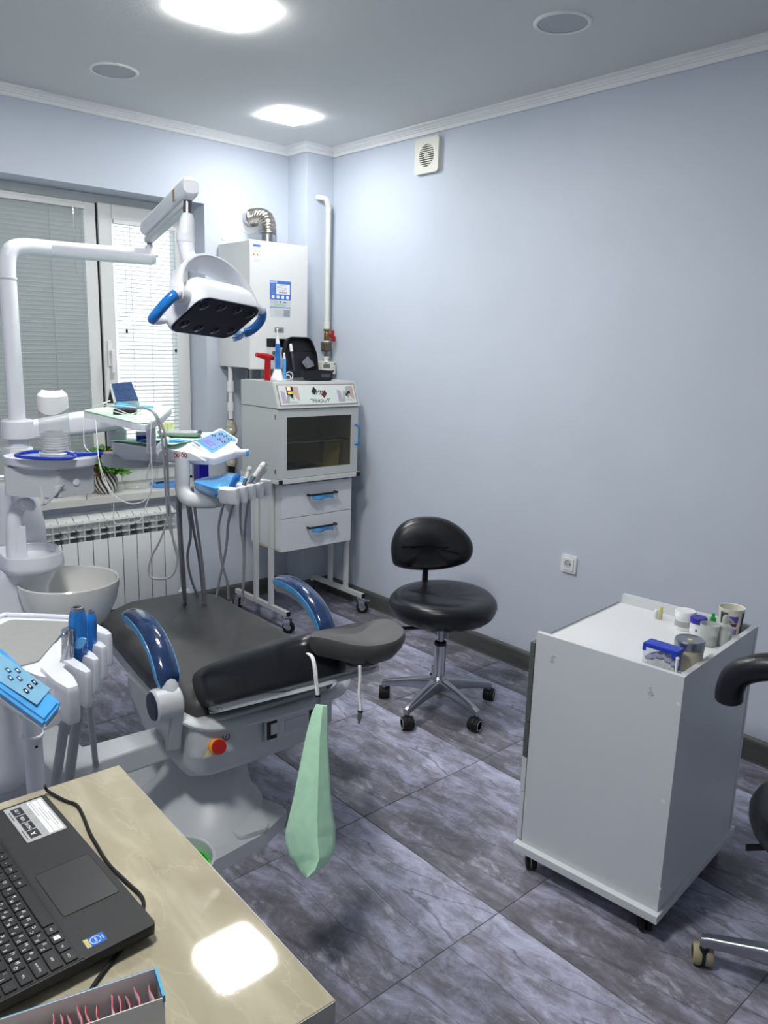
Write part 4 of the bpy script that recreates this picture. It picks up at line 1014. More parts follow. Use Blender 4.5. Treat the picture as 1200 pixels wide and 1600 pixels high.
tube('clip', [pd(563, 1110, 2.03), pd(562, 1120, 2.03), pd(560.5, 1131, 2.03)], [.006, .0065, .002], M_dalu, bc2, n=10)
tube('clip_sleeve', [pd(563, 1110, 2.03), pd(562.8, 1113, 2.03)], .007, M_rubber, bc2, n=10)
# bib: folded fan of crepe paper hanging from the clip
bl = [(494, 1100), (487, 1115), (478, 1150), (469, 1195), (460, 1240), (452, 1275), (446, 1300), (446, 1318), (452, 1338), (462, 1350), (470, 1365), (478, 1371)]
br = [(511, 1102), (512, 1115), (512, 1150), (514, 1195), (517, 1240), (520, 1270), (524, 1290), (524, 1305), (523, 1325), (519, 1338), (505, 1355), (481, 1372)]
def linsub(P, k=5): return [Vector((P[i][0]+(P[i+1][0]-P[i][0])*j/k, P[i][1]+(P[i+1][1]-P[i][1])*j/k, 0)) for i in range(len(P)-1) for j in range(k)]+[Vector((*P[-1], 0))]
bl_, br_ = linsub(bl), linsub(br)
NB = len(bl_)-1
def bibf(u, v):
    i = min(int(v*NB+.5), NB); a, b = bl_[i], br_[i]
    x = a.x+(b.x-a.x)*u; y = a.y+(b.y-a.y)*u
    dep = 1.965 - .05*(u/.62 if u < .62 else (1-u)/.38)*min(1, .15+v*1.4) + .012*(abs((v*3.2) % 2-1)-.5)*min(1, v*2) + .02*max(0, v-.62)*(1 if u < .5 else -.6)
    return atd(x, y, dep)
bm = bmesh.new(); add_grid(bm, bibf, 14, NB)
bib = obj('paper_bib', bm, M_green); solid(bib, .0012, 0); tag(bib, 'folded mint-green crepe paper bib hanging from the chain clip', 'bib')
nt = M_green.node_tree
# ================================================================== DENTAL UNIT: tower, bowl, tumbler arm, assistant tray
PX_, PY_ = 0.825, 2.74
du = thing('dental_unit', 'white cuspidor tower with round spittoon bowl and assistant tray beside the chair', 'dental unit', (.68, 2.35, 0))
# suspended suction box
bo_ = rrect(.20, .27, .07, 6, .575, 2.38)
bm = bmesh.new(); rings = []
for z, s in ((.25, .72), (.265, .86), (.29, .95), (.33, 1.0), (.58, 1.0), (.61, .95), (.62, .85)):
    rings.append([(.575+(x-.575)*s, 2.38+(y-2.38)*s, z) for x, y in bo_])
add_loft(bm, rings); obj('suction_box', bm, M_wplast, du)
box('floor_pedestal', (.60, 2.56, 0.0), (.76, 2.76, .34), M_wplast, du, bevel=.025, seg=3)
# beam to the chair base
bm = bmesh.new(); add_prism(bm, [(.66, 2.06), (1.06, 2.06), (1.06, 2.15), (.76, 2.15), (.76, 2.70), (.66, 2.70)], .31, .388, None, .012, 3); obj('link_beam', bm, M_gplast, du)
# rinse platform (saucer) with raised lip and spout column
c0 = atz(52, 868, .885); c0 = Vector((c0.x, c0.y, 0))
so2 = roundpoly([(c0.x-.10, c0.y+.11), (c0.x-.10, c0.y-.07), (c0.x+.0, c0.y-.115), (c0.x+.075, c0.y-.075), (c0.x+.095, c0.y+.06), (c0.x+.03, c0.y+.11)], [.05, .06, .07, .05, .06, .06], 6)
bm = bmesh.new(); rings = []
for z, s in ((.845, .90), (.855, .98), (.868, 1.0), (.900, .97), (.902, .95), (.900, .90), (.878, .86), (.874, .6)):
    rings.append([(c0.x+(x-c0.x)*s, c0.y+(y-c0.y)*s, z) for x, y in so2])
add_loft(bm, rings); obj('rinse_platform', bm, M_wplast, du)
sp0 = aty(22, 872, 2.53); sp1 = aty(24, 815, 2.53)
bm = bmesh.new(); rings = []
for z, s, dx, dy in ((.28, 1.1, -.06, .05), (.30, 1.2, -.06, .05), (.60, 1.18, -.055, .05), (.78, 1.08, -.04, .04), (.85, .96, -.005, .005)):
    rings.append([(c0.x+dx+(x-c0.x)*s, c0.y+dy+(y-c0.y)*s*(1 if y > c0.y else .62), z) for x, y in so2])
add_loft(bm, rings); obj('tower_body', bm, M_wplast, du)
# rear column behind the platform, spout with hooked nozzle
bm = bmesh.new(); rings = []
for z, hw_, hd in ((.28, .085, .10), (.60, .085, .10), (.95, .075, .085), (1.03, .062, .07), (1.075, .046, .048), (1.085, .034, .034)):
    rings.append([(PX_-.012+dx*hw_, PY_+.01+dy*hd, z) for dx, dy in rrect(2, 2, .8, 5)])
add_loft(bm, rings); obj('rear_column', bm, M_wplast, du)
YS = 2.60
tube('spout', catmull([aty(22, 880, YS), aty(22, 840, YS), aty(22, 815, YS), aty(26, 799, YS), aty(33, 789, YS-.01), aty(41, 785.5, YS-.03), aty(48, 788, YS-.04), aty(50, 793, YS-.04)], 6), [.024, .024, .023, .022, .020, .017, .015, .014], M_wplast, du, n=16)
tube('spout_nozzle', [aty(48.5, 790, YS-.04), aty(48.5, 797, YS-.04)], .012, M_wplast, du, n=14)
box('spout_panel', (-.024, -.004, 0), (.024, .008, .115), M_wplast, du, M=Matrix.Translation(aty(31, 878, YS-.02)) @ Matrix.Rotation(R_(-16), 4, 'Z'), bevel=.004)
# bowl
ZB = .805; bcn = (atz(27, 908, ZB)+atz(187, 903, ZB))/2; rb = (atz(27, 908, ZB)-atz(187, 903, ZB)).length/2
M_cer = mat('ceramic_white', rgb(226, 226, 222), .12, noise=.008, nscale=8, coat=.5)
prof = [(0, -.165), (.06, -.165), (.090, -.158), (.118, -.125), (rb*.92, -.07), (rb*.985, -.02), (rb, 0), (rb-.003, .004), (rb-.009, .0), (rb*.93, -.03), (rb*.85, -.07), (.10, -.115), (.05, -.135), (0, -.138)]
bowl = lathe('spittoon_bowl', prof, (bcn.x, bcn.y, ZB), M_cer, du, n=64, label='glossy white ceramic bowl')
lathe('drain', [(0, .004), (.02, .003), (.022, 0)], (bcn.x, bcn.y, ZB-.138), M_chrome, bowl, n=20)
tube('bowl_support', [(bcn.x-.02, bcn.y+.01, ZB-.155), (bcn.x-.06, bcn.y+.02, ZB-.19), (.68, 2.52, .60)], .045, M_wplast, du, n=18, smoothk=4)

# pole carrying lamp arm and table arm (part of the unit)
tube('pole', [(PX_, PY_, .86), (PX_, PY_, 1.24)], .031, M_wplast, du, n=24)
lathe('pole_collar', [(.038, 0), (.042, .004), (.042, .05), (.038, .054), (.031, .056)], (PX_, PY_, 1.16), M_wplast, du, n=24)
# tumbler tray on the pole
tc_ = atd(80, 712, 2.46); ZTr = tc_.z
tb = thing('tumbler_shelf', 'oval white shelf clamped on the unit pole above a tissue holder', 'shelf', (tc_.x, tc_.y, ZTr-.16))
bm = bmesh.new()
e1 = Vector((cr.x, cr.y, 0)).normalized(); e2 = Vector((-e1.y, e1.x, 0))
def ov(s, z, dx=0): return [(tc_.x+e1.x*(.142*s*math.cos(a))+e2.x*(.105*s*math.sin(a)), tc_.y+e1.y*(.142*s*math.cos(a))+e2.y*(.105*s*math.sin(a)), z) for a in [2*math.pi*i/48 for i in range(48)]]
add_loft(bm, [ov(.88, ZTr-.030), ov(.97, ZTr-.022), ov(1.0, ZTr-.002), ov(.995, ZTr), ov(.965, ZTr), ov(.95, ZTr-.012), ov(.2, ZTr-.012)])
obj('shelf_plate', bm, M_cream if False else M_wplast, tb)
box('pole_clamp', (PX_-.045, PY_-.05, ZTr-.04), (PX_+.035, PY_+.05, ZTr+.004), M_wplast, tb, bevel=.012)
bm = bmesh.new()
hb_ = roundpoly([(-.125, -.065), (.055, -.085), (.125, .02), (.10, .06), (-.125, .06)], .012, 4)
MTi = basis(e1, e2, (0, 0, 1), (tc_.x, tc_.y+.0, 0))
add_prism(bm, hb_, ZTr-.118, ZTr-.031, MTi, .006); tis = obj('tissue_holder', bm, M_gplast, tb)
prism('tissue_slot', rrect(.10, .028, .012, 4), ZTr-.121, ZTr-.1175, M_print_grey, tis, M=MTi @ Matrix.Translation((.03, -.01, 0)))
sl0 = MTi @ Vector((.088, -.037, 0))
lathe('lock_button', [(0, .004), (.010, .003), (.012, 0)], (sl0.x, sl0.y, ZTr-.075), M_white, tis, M=basis(*(lambda n: (n.orthogonal().normalized(), n.cross(n.orthogonal().normalized()), n))((e1*.83-e2*.55).normalized()), o=(0, 0, 0)), n=16)
def tisf(u, v):
    x = 62+(40-14*v)*u + 4*v; y = 759+ (32 - 19*u)*v + 2*math.sin(u*5)
    p = atd(x, y, 2.40+.012*math.sin(u*6)); return p
bm = bmesh.new(); add_grid(bm, tisf, 10, 6); o = obj('tissue', bm, mat('grey_tissue', rgb(196, 200, 204), .85, noise=.02, nscale=30)); solid(o, .001, 0); tag(o, 'pale paper tissue drooping out of the holder under the shelf', 'tissue')
# cup dispenser tube with cups
cupc = atd(86, 694, 2.47); zc0 = ZTr-.0115; cH = .195
cd = thing('cup_dispenser', 'clear plastic cup dispenser tube with wavy white cap on the oval shelf', 'dispenser', (cupc.x, cupc.y, zc0))
lathe('dispenser_base', [(0, 0), (.056, 0), (.056, .012), (.048, .022), (0, .022)], (cupc.x, cupc.y, zc0), M_wplast, cd, n=32)
lathe('tube_wall', [(.043, .02), (.0445, .02), (.0445, cH), (.043, cH)], (cupc.x, cupc.y, zc0), M_tubep, cd, n=32)
bm = bmesh.new(); rings = []
N_ = 32
for (r, base, amp) in ((.0455, cH-.045, .010), (.0455, cH, .0), (.043, cH+.004, .004), (.03, cH+.010, .010), (.015, cH+.010, .008)):
    rings.append([(cupc.x+r*math.cos(2*math.pi*i/N_), cupc.y+r*math.sin(2*math.pi*i/N_), zc0+base+amp*math.cos(2*math.pi*i/N_*2+1.0)) for i in range(N_)])
add_loft(bm, rings); obj('dispenser_cap', bm, M_white, cd)
for k in range(8):
    lathe('plastic_cup', [(.034, 0), (.038, .002), (.040, .006), (.0395, .007), (.036, .004), (.033, .003)], (cupc.x, cupc.y, zc0+.024+k*.0078), M_paper, cd, n=24)
# hand mirror lying on the shelf
mpx = catmull([atd(x, y, d) for x, y, d in ((24, 705, 2.38), (34, 699, 2.43), (55, 695.5, 2.47), (85, 696, 2.48), (112, 700, 2.44), (118, 704, 2.39), (105, 708.5, 2.345), (75, 710, 2.33), (45, 709, 2.34), (28, 707.5, 2.355))], 5, True)
ZM = ZTr+.006
mm_ = [Vector((p.x, p.y, ZM+.004)) for p in mpx]
hm = thing('hand_mirror', 'blue plastic hand mirror lying across the oval shelf', 'mirror', (tc_.x, tc_.y, ZTr))
tube('mirror_rim', mm_, .0048, M_blueplast, hm, n=10, closed=True)
bm = bmesh.new(); vs = [bm.verts.new((p.x, p.y, ZM+.003)) for p in mm_]; vs2 = [bm.verts.new((p.x, p.y, ZM)) for p in mm_]
bm.faces.new(vs); bm.faces.new(vs2[::-1])
for i in range(len(vs)): bm.faces.new((vs[i], vs[(i+1) % len(vs)], vs2[(i+1) % len(vs)], vs2[i]))
obj('mirror_glass', bm, mat('mirror_silver', rgb(215, 218, 222), .04, metal=1, noise=.01), hm)
h0 = mm_[22]; h1 = atz(160, 708, ZM+.004)
tube('mirror_handle', [h0, h0.lerp(h1, .35), h0.lerp(h1, .7), h1], [.0095, .0075, .0065, .005], M_blueplast, hm, n=10)

# ------------------------------------------------------------------ assistant tray with suction holders
ZA = .90
def az(px, py, z=ZA): p = atz(px, py, z); return p
at_ = thing('assistant_tray', 'white assistant tray with grey mat and blue-film control panel on a post', 'tray', (.53, 1.78, 0))
om = [az(*p) for p in ((-60, 1010), (10, 963), (40, 962), (120, 966), (160, 990), (170, 1000), (165, 1012), (100, 1075), (95, 1080), (40, 1060), (20, 1045), (-60, 1060))]
o2 = [(p.x, p.y) for p in om]
def axy(px, py, z=ZA): q_ = az(px, py, z); return (q_.x, q_.y)
tray_out = roundpoly([axy(-70, 1003), axy(8, 962), axy(128, 968), axy(152, 983), axy(142, 1001), axy(120, 1021), axy(97, 1044), axy(82, 1060), axy(60, 1056), axy(35, 1046), axy(-70, 1075)], .012, 4)
prism('tray_body', tray_out, ZA-.055, ZA, M_wplast, at_, bevel=.010, seg=3)
mat_out = roundpoly([(az(-60, 1006, ZA+.004).x, az(-60, 1006, ZA+.004).y), (az(16, 968, ZA+.004).x, az(16, 968, ZA+.004).y), (az(112, 971, ZA+.004).x, az(112, 971, ZA+.004).y), (az(60, 1032, ZA+.004).x, az(60, 1032, ZA+.004).y), (az(30, 1040, ZA+.004).x, az(30, 1040, ZA+.004).y), (az(-60, 1050, ZA+.004).x, az(-60, 1050, ZA+.004).y)], .015, 4)
prism('tray_mat', mat_out, ZA, ZA+.004, mat('grey_mat', rgb(150, 152, 150), .6, noise=.03, nscale=60), at_)
rimp = [Vector((x, y, ZA+.004)) for x, y in [((az(p[0], p[1]).x), (az(p[0], p[1]).y)) for p in ((-70, 1003), (0, 966), (20, 963.5), (60, 964.5), (112, 967))]]
tube('tray_rim', rimp, .006, M_wplast, at_, n=10, smoothk=4)
# ribbed holder edge: separate lugs with slots between them
for k, (ia, ja, ib, jb, hw_) in enumerate(((80, 1050, 116, 1084, .021), (104, 1036, 140, 1060, .0125), (121, 1019, 152, 1040, .0125), (135, 1004, 164, 1020, .0125), (146, 985, 172, 1000, .0125))):
    A_, B_ = az(ia, ja, ZA-.005), az(ib, jb, ZA-.005); dl = (B_-A_); dl.z = 0; Ln = dl.length; dl.normalize()
    Mh = basis(dl, Vector((-dl.y, dl.x, 0)), (0, 0, 1), (A_.x, A_.y, 0))
    bm = bmesh.new(); pl = roundpoly([(-.01, -hw_), (Ln*.62, -hw_), (Ln, -hw_*.55), (Ln, hw_*.55), (Ln*.62, hw_), (-.01, hw_)], .006, 4)
    add_loft(bm, [[Mh @ Vector((x*.93, y*.9, ZA-.072)) for x, y in pl], [Mh @ Vector((x*.98, y, ZA-.060)) for x, y in pl], [Mh @ Vector((x, y, ZA-.004)) for x, y in pl], [Mh @ Vector((x*.97, y*.85, ZA+.008)) for x, y in pl]])
    obj('holder_lug', bm, M_wplast, at_)
# wedge control panel
q0, q1, q2, q3 = az(-70, 955, .93), az(8, 1012, .945), az(93, 1098, .925), az(68, 1127, .905)
pa, pb, pc_, pd_ = az(-40, 990, .945), az(12, 1015, .945), az(90, 1085, .915), az(66, 1123, .90)
bm = bmesh.new()
def quadbox(tops, drop):
    A = [bm.verts.new(p) for p in tops]; B = [bm.verts.new(Vector((p.x, p.y, p.z-drop))) for p in tops]
    n = len(tops)
    bm.faces.new(A); bm.faces.new(B[::-1])
    for i in range(n): bm.faces.new((A[i], B[i], B[(i+1) % n], A[(i+1) % n]))
    bmesh.ops.recalc_face_normals(bm, faces=bm.faces[:])
# panel plane: blue film slab
P1, P2, P3, P4 = az(2, 1010, .945), az(95, 1095, .925), az(68, 1128, .90), az(-30, 1058, .915)
P5, P6 = az(-50, 1000, .945), az(-60, 1040, .92)
quadbox([P5, P1, P2, P3, P4, P6], .016)
bmesh.ops.bevel(bm, geom=bm.edges[:], offset=.005, segments=2, affect='EDGES')
slab = obj('control_panel', bm, M_filml, at_, label='control panel under light blue film')
bm = bmesh.new(); zt0 = ZA-.06
tops = [P5, P1, P2, P3, P4, P6]
A = [bm.verts.new(Vector((p.x, p.y, p.z-.012))) for p in tops]; B = [bm.verts.new((p.x-.0, p.y+.0, .880)) for p in tops]
bm.faces.new(A); bm.faces.new(B[::-1])
for i in range(6): bm.faces.new((A[i], B[i], B[(i+1) % 6], A[(i+1) % 6]))
bmesh.ops.recalc_face_normals(bm, faces=bm.faces[:]); bmesh.ops.bevel(bm, geom=bm.edges[:], offset=.004, segments=2, affect='EDGES')
obj('panel_housing', bm, M_wplast, at_)
nrm = (P2-P1).cross(P4-P1).normalized(); nrm = nrm if nrm.z > 0 else -nrm
def onp(px, py, lift=.0): d = ray(px, py); t = (P1-CP).dot(nrm)/d.dot(nrm); return CP+d*t+nrm*lift
def pquad(name, pts, m, par, l0=.001, l1=.003, label=None):
    bm = bmesh.new(); A = [bm.verts.new(onp(x, y, l0)) for x, y in pts]; B = [bm.verts.new(onp(x, y, l1)) for x, y in pts]; n = len(pts)
    bm.faces.new(A); bm.faces.new(B[::-1])
    for i in range(n): bm.faces.new((A[i], B[i], B[(i+1) % n], A[(i+1) % n]))
    return obj(name, bm, m, par, label=label)
pquad('keypad', [(-40, 1000), (2, 1022), (80, 1077), (58, 1102), (-40, 1040)], mat('keypad_blue', rgb(128, 178, 206), .25, noise=.03), slab, .0005, .0016)
for k, (px, py) in enumerate(((14, 1048.5), (28.5, 1049), (17.5, 1060.5), (31.5, 1061.5), (55, 1067.5), (48, 1074), (42, 1081))):
    w = 5.5
    b_ = pquad('button', [(px-w, py-2.2), (px-1, py-4.5), (px+w, py+2.2), (px+1, py+4.5)], mat('button_dark', rgb(52, 92, 130), .3, noise=.03) if k < 4 else mat('button_navy', rgb(24, 26, 56), .3, noise=.03), slab, .0016, .0030)
    pquad('button_symbol', [(px-2.2, py-.6), (px-.4, py-1.9), (px+2.2, py+.6), (px+.4, py+1.9)], M_print_white, slab, .0030, .0034)
# post below
ps = az(52, 1160, .70); ps = Vector((ps.x, ps.y, 0)); psx = atz(54, 1200, .6)
pxy = (P3+P4)/2; pxy = Vector((pxy.x+.02, pxy.y+.07, 0))
bpt = aty(53, 1180, pxy.y)
tube('post', [(bpt.x, pxy.y, .02), (bpt.x, pxy.y, .85)], .018, M_wplast, at_, n=24)
lathe('post_collar', [(.018, 0), (.021, .001), (.022, .004), (.021, .007), (.018, .008)], (bpt.x, pxy.y, aty(53, 1151, pxy.y).z), M_wplast, at_, n=24)
lathe('post_foot', [(0, 0), (.06, 0), (.06, .008), (.03, .02), (0, .02)], (bpt.x, pxy.y, 0), M_wplast, at_, n=24)
sc = aty(57, 1167, pxy.y-.018); lathe('screw', [(0, .002), (.003, .001), (.003, 0)], (sc.x, pxy.y-.0175, sc.z), M_rubber, at_, M=Matrix.Rotation(R_(90), 4, 'X'), n=10)
tube('arm_link', [(bpt.x, pxy.y+.0, .835), (.56, 2.05, .80), (.60, 2.35, .74)], .022, M_wplast, at_, n=14, smoothk=4)
# handpieces in the assistant holder
def hold(px, py, z=ZA): p = atz(px, py, z); return p
def hose(name, pts, r, m, par): return tube(name, pts, r, m, par, n=10, smoothk=6)
b0 = hold(105, 1034); 
def up(p, px, py):      # point above base p seen at pixel
    d = ray(px, py); a = Vector((d.x, d.y)); t = (Vector((p.x, p.y)).dot(a))/a.length_squared; return CP+d*t
sy = thing('air_water_syringe', 'chrome three-way syringe standing in the assistant holder', 'dental tool', b0)
t0, t1 = up(b0, 106, 1005), up(b0, 106, 985)
tube('syringe_body', [b0-Vector((0, 0, .05)), b0+Vector((0, 0, .01)), t0], [.0095, .011, .0125], M_alu, sy, n=16)
tube('syringe_head', [t0, t1, t1+Vector((0, 0, .004))], [.0125, .0135, .011], M_chrome, sy, n=16)
hd = up(b0, 105.5, 990); tube('head_button', [hd, hd-e2*.016-e1*.004], [.008, .006], M_chrome, sy, n=14)
tube('syringe_nozzle', [hd-e1*.004-e2*.006, up(b0, 98, 991)-e2*.01, up(b0, 93, 997)-e2*.012, up(b0, 89, 1001)-e2*.012], .0024, M_chrome, sy, n=8, smoothk=4)
hose('syringe_hose', [b0-Vector((0, 0, .05)), atd(107, 1085, 1.80), atd(98, 1150, 1.86), atd(86, 1230, 1.92), atd(80, 1290, 1.96)], .0115, M_hose, sy)
b1 = hold(128, 1025)
s1 = thing('suction_handpiece', 'wide blue-wrapped suction handpiece in the assistant holder', 'dental tool', b1)
a1, a2, a3 = up(b1, 123, 1000), up(b1, 121, 970), up(b1, 120.5, 953)
tube('wrapped_body', [b1-Vector((0, 0, .02)), a1, a2, a3], [.012, .0185, .0185, .0145], M_film, s1, n=18, smoothk=3)
lathe('end_ring', [(.0075, -.002), (.0135, -.004), (.0145, .0), (.0135, .006), (.0085, .007), (.0075, .004)], a3, M_alu, s1, n=24)
lathe('bore', [(0, .001), (.0085, .001), (.0085, -.001)], a3, M_rubber, s1, n=20)
bm = bmesh.new(); add_prism(bm, roundpoly([(-.018, -.011), (.008, -.012), (.020, .012), (.0, .012)], .006, 4), -.003, .003, Matrix.Translation(up(b1, 128, 1000)-e2*.018) @ basis(e1, (0, 0, 1), -e2), .001); obj('slide_valve', bm, M_filml, s1)
hose('suction_hose', [b1-Vector((0, 0, .02)), atd(126, 1080, 1.88), atd(118, 1140, 1.93), atd(108, 1220, 1.98), atd(104, 1290, 2.02)], .0125, M_hose, s1)
b2 = hold(143, 1010)
s2 = thing('saliva_ejector', 'slim blue-wrapped saliva ejector in the assistant holder', 'dental tool', b2)
c1, c2, c3 = up(b2, 141.5, 990), up(b2, 141.5, 968), up(b2, 141.5, 957)
tube('wrapped_body', [b2-Vector((0, 0, .02)), c1, c2, c3], [.010, .0135, .0125, .008], M_film, s2, n=16, smoothk=3)
lathe('end_ring', [(.004, -.001), (.008, -.002), (.0085, .002), (.0075, .005), (.004, .005)], c3, M_alu, s2, n=20)
hose('ejector_hose', [b2-Vector((0, 0, .02)), atz(140, 1050, .83), atz(141, 1110, .64), atz(147, 1170, .45), atz(150, 1200, .36)], .0085, M_hose, s2)

# ================================================================== OPERATING LAMP
ol = thing('operating_lamp', 'white dental operating lamp on an articulated arm above the chair', 'lamp', (PX_, PY_, 1.24))
ZL = 1.853
bend = catmull([(PX_, PY_, 1.24), (PX_, PY_, 1.45), (PX_, PY_, 1.70), (PX_+.001, PY_, 1.79), (PX_+.015, PY_+.003, 1.835), (PX_+.06, PY_+.012, 1.853), (PX_+.16, PY_+.025, 1.856)], 8)
tube('lamp_post', bend, .0265, M_wplast, ol, n=24)
J1 = atz(236, 402, ZL-.012)
tube('horizontal_arm', [(PX_+.15, PY_+.024, 1.856), Vector((PX_+.15, PY_+.024, 1.856)).lerp(J1, .6), J1, J1+(J1-Vector((PX_, PY_, ZL))).normalized()*.016], [.0265, .0262, .026, .018], M_wplast, ol, n=24)
lathe('post_ring', [(.0265, 0), (.0285, .001), (.0285, .007), (.0265, .008)], (PX_, PY_, aty(12, 437, PY_).z), M_gplast, ol, n=24)
dJ = (J1-CP).dot(cf)
j2 = atd(234, 383, dJ); j3 = atd(232, 362, dJ-.01)
bm = bmesh.new(); add_tube(bm, [J1+Vector((0, 0, .0)), j2], [.030, .017], 4, up=(1, 1, 0)); bmesh.ops.bevel(bm, geom=bm.edges[:], offset=.004, segments=2, affect='EDGES'); obj('joint_hood', bm, M_wplast, ol)
tube('joint_pin', [j2-Vector((0, 0, .01)), j3+Vector((0, 0, .01))], .0085, M_dalu, ol, n=14)
E0 = atd(293, 304, 2.2)
ax = (E0-j3).normalized()
bm = bmesh.new()
sd = ax.cross(Vector((0, 0, 1))).normalized(); upv = sd.cross(ax).normalized()
rings = []
for t, h in ((-.035, .018), (-.02, .024), (0, .026), (.5, .027), (1.0, .030), (1.06, .028), (1.085, .018)):
    p = j3 + Vector((0, 0, .012)) + (E0-j3)*t if 0 <= t <= 1 else (j3+Vector((0, 0, .012)) + ax*t*.6 if t < 0 else E0+Vector((0, 0, .012))+ax*(t-1)*.45)
    rings.append([p+sd*x*.022+upv*y*h for x, y in rrect(2, 2, .7, 4)])
add_loft(bm, rings); obj('spring_arm', bm, M_wplast, ol)
bm = bmesh.new(); rings = []
for t, h in ((.0, .020), (1.0, .020)):
    p = j3+(E0-j3)*t - upv*.026; rings.append([p+sd*x*.015+upv*y*h*.5 for x, y in rrect(2, 2, .5, 3)])
add_loft(bm, rings); obj('arm_underside', bm, M_gplast, ol)
wt = j3.lerp(E0, .86)+Vector((0, 0, .012))-sd*.0222 if (sd.dot(CP-E0) < 0) else j3.lerp(E0, .86)+Vector((0, 0, .012))+sd*.0222
box('arm_label', (-.010, -.016, -.0004), (.010, .016, .0004), mat('label_gold', rgb(150, 140, 96), .4, noise=.1), ol, M=basis(ax, upv, ax.cross(upv), wt))
pinT = E0; 
k1, k2, k3, k4 = atd(293, 335, 2.2), atd(291, 355, 2.2), atd(290, 378, 2.2), atd(291, 405, 2.195)
tube('drop_pin', [E0-Vector((0, 0, .01)), k1], .0125, M_dalu, ol, n=16)
tube('drop_joint', [k1, atd(292, 350, 2.2), k3, atd(291, 382, 2.2), atd(293, 397, 2.198), atd(300, 413, 2.19)], [.015, .0215, .024, .0225, .021, .024], M_wplast, ol, n=20, smoothk=5)
lathe('joint_band', [(.0215, 0), (.0255, .0), (.0255, .022), (.0215, .022)], (k3.x, k3.y, k3.z), M_wplast, ol, n=20)
# head: frame from the photographed face corners (wide axis across the chair, face tipped to the dentist)
ex = Vector((.933, .354, -.063)).normalized(); ey = Vector((.323, -.745, .583)); ey = (ey-ex*ey.dot(ex)).normalized(); nz = ex.cross(ey)
if nz.dot(cf) > 0: nz = -nz; 
HL = atd(338, 498, 2.2)
MLp = basis(ex, ey, nz, HL)
if MLp.determinant() < 0: MLp = basis(-ex, ey, nz, HL)
fo_ = roundpoly([(-.135, -.072), (.135, -.072), (.135, .072), (-.135, .072)], .034, 6)
fo_ = [(x, y + .012*math.cos(x/.135*1.4)*(1 if y > 0 else -1)) for x, y in fo_]
bm = bmesh.new(); rings = []
for z, s in ((.0, .985), (-.004, 1.0), (-.03, 1.015), (-.055, .98), (-.075, .86), (-.088, .62), (-.092, .3)):
    rings.append([MLp @ Vector((x*s, y*s, z)) for x, y in fo_])
add_loft(bm, rings); lh_ = obj('lamp_head', bm, M_wplast, ol)
prism('lens_cover', [(x*.965, y*.95) for x, y in fo_], -.001, .005, mat('lens_black', rgb(10, 13, 30), .22, noise=.05, spec=.18), lh_, M=MLp, bevel=.002, label='glossy blue-black lens cover')
M_len = mat('lens_ring', rgb(12, 14, 28), .06, noise=.1, spec=.4)
for (x, y) in ((-.10, .045), (-.035, .052), (.035, .052), (.10, .045), (-.10, -.035), (-.035, -.045), (.035, -.045), (.10, -.035)):
    lathe('led_lens', [(.0155, 0), (.015, .0012), (.009, .003), (0, .0038)], (0, 0, 0), M_len, lh_, M=MLp @ Matrix.Translation((x, y, .005)), n=24)
# yoke: band arching over the back of the head
yk = []
for i in range(17):
    a = math.pi*i/16; yk.append(MLp @ Vector((-.158*math.cos(a), .030+.02*math.sin(a), -.035-.115*math.sin(a))))
bm = bmesh.new(); rings = []
for i, p in enumerate(yk):
    t = (yk[min(i+1, 16)]-yk[max(i-1, 0)]).normalized(); s_ = (MLp.to_3x3() @ Vector((0, 1, 0))); b_ = t.cross(s_).normalized()
    w = .030-.006*math.cos(2*math.pi*i/16)
    rings.append([p+s_*x*w+b_*y*.007 for x, y in rrect(2, 2, .6, 3)])
add_loft(bm, rings); obj('yoke', bm, M_wplast, ol)
for s in (-1, 1):
    Mk = MLp @ Matrix.Translation((s*.158, .030, -.035)) @ Matrix.Rotation(R_(90*s), 4, 'Y')
    lathe('yoke_pivot', [(0, .014), (.020, .013), (.024, .008), (.024, -.03), (.0, -.03)], (0, 0, 0), M_wplast, ol, M=Mk, n=24)
    # grip handle, loop at the side of the head
    hpts = [MLp @ Vector((s*x, y, z)) for x, y, z in ((.168, .040, -.030), (.190, .036, -.022), (.205, .010, -.012), (.205, -.030, -.008), (.190, -.058, -.012), (.150, -.066, -.022), (.12, -.064, -.03))]
    hc = catmull(hpts, 6)
    g_ = tube('grip_handle', hc, .0115, M_wplast, ol, n=12)
    tube('grip_film', hc[5:24], .0135, M_film, g_, n=14, label='blue film sleeve')
    if s > 0:
        def ff(u, v): return MLp @ Vector((.196-.05*u+.028*v, -.02-.052*u-.018*v, -.004-.004*math.sin(u*6)))
        bm = bmesh.new(); add_grid(bm, ff, 8, 3); o = obj('loose_film', bm, M_filml, g_); solid(o, .0008, 0)
# ================================================================== DOCTOR'S DELIVERY TABLE
dt = thing('delivery_table', 'white doctor instrument table with blue keypad on a swing arm', 'instrument table', (PX_, PY_, 1.24))
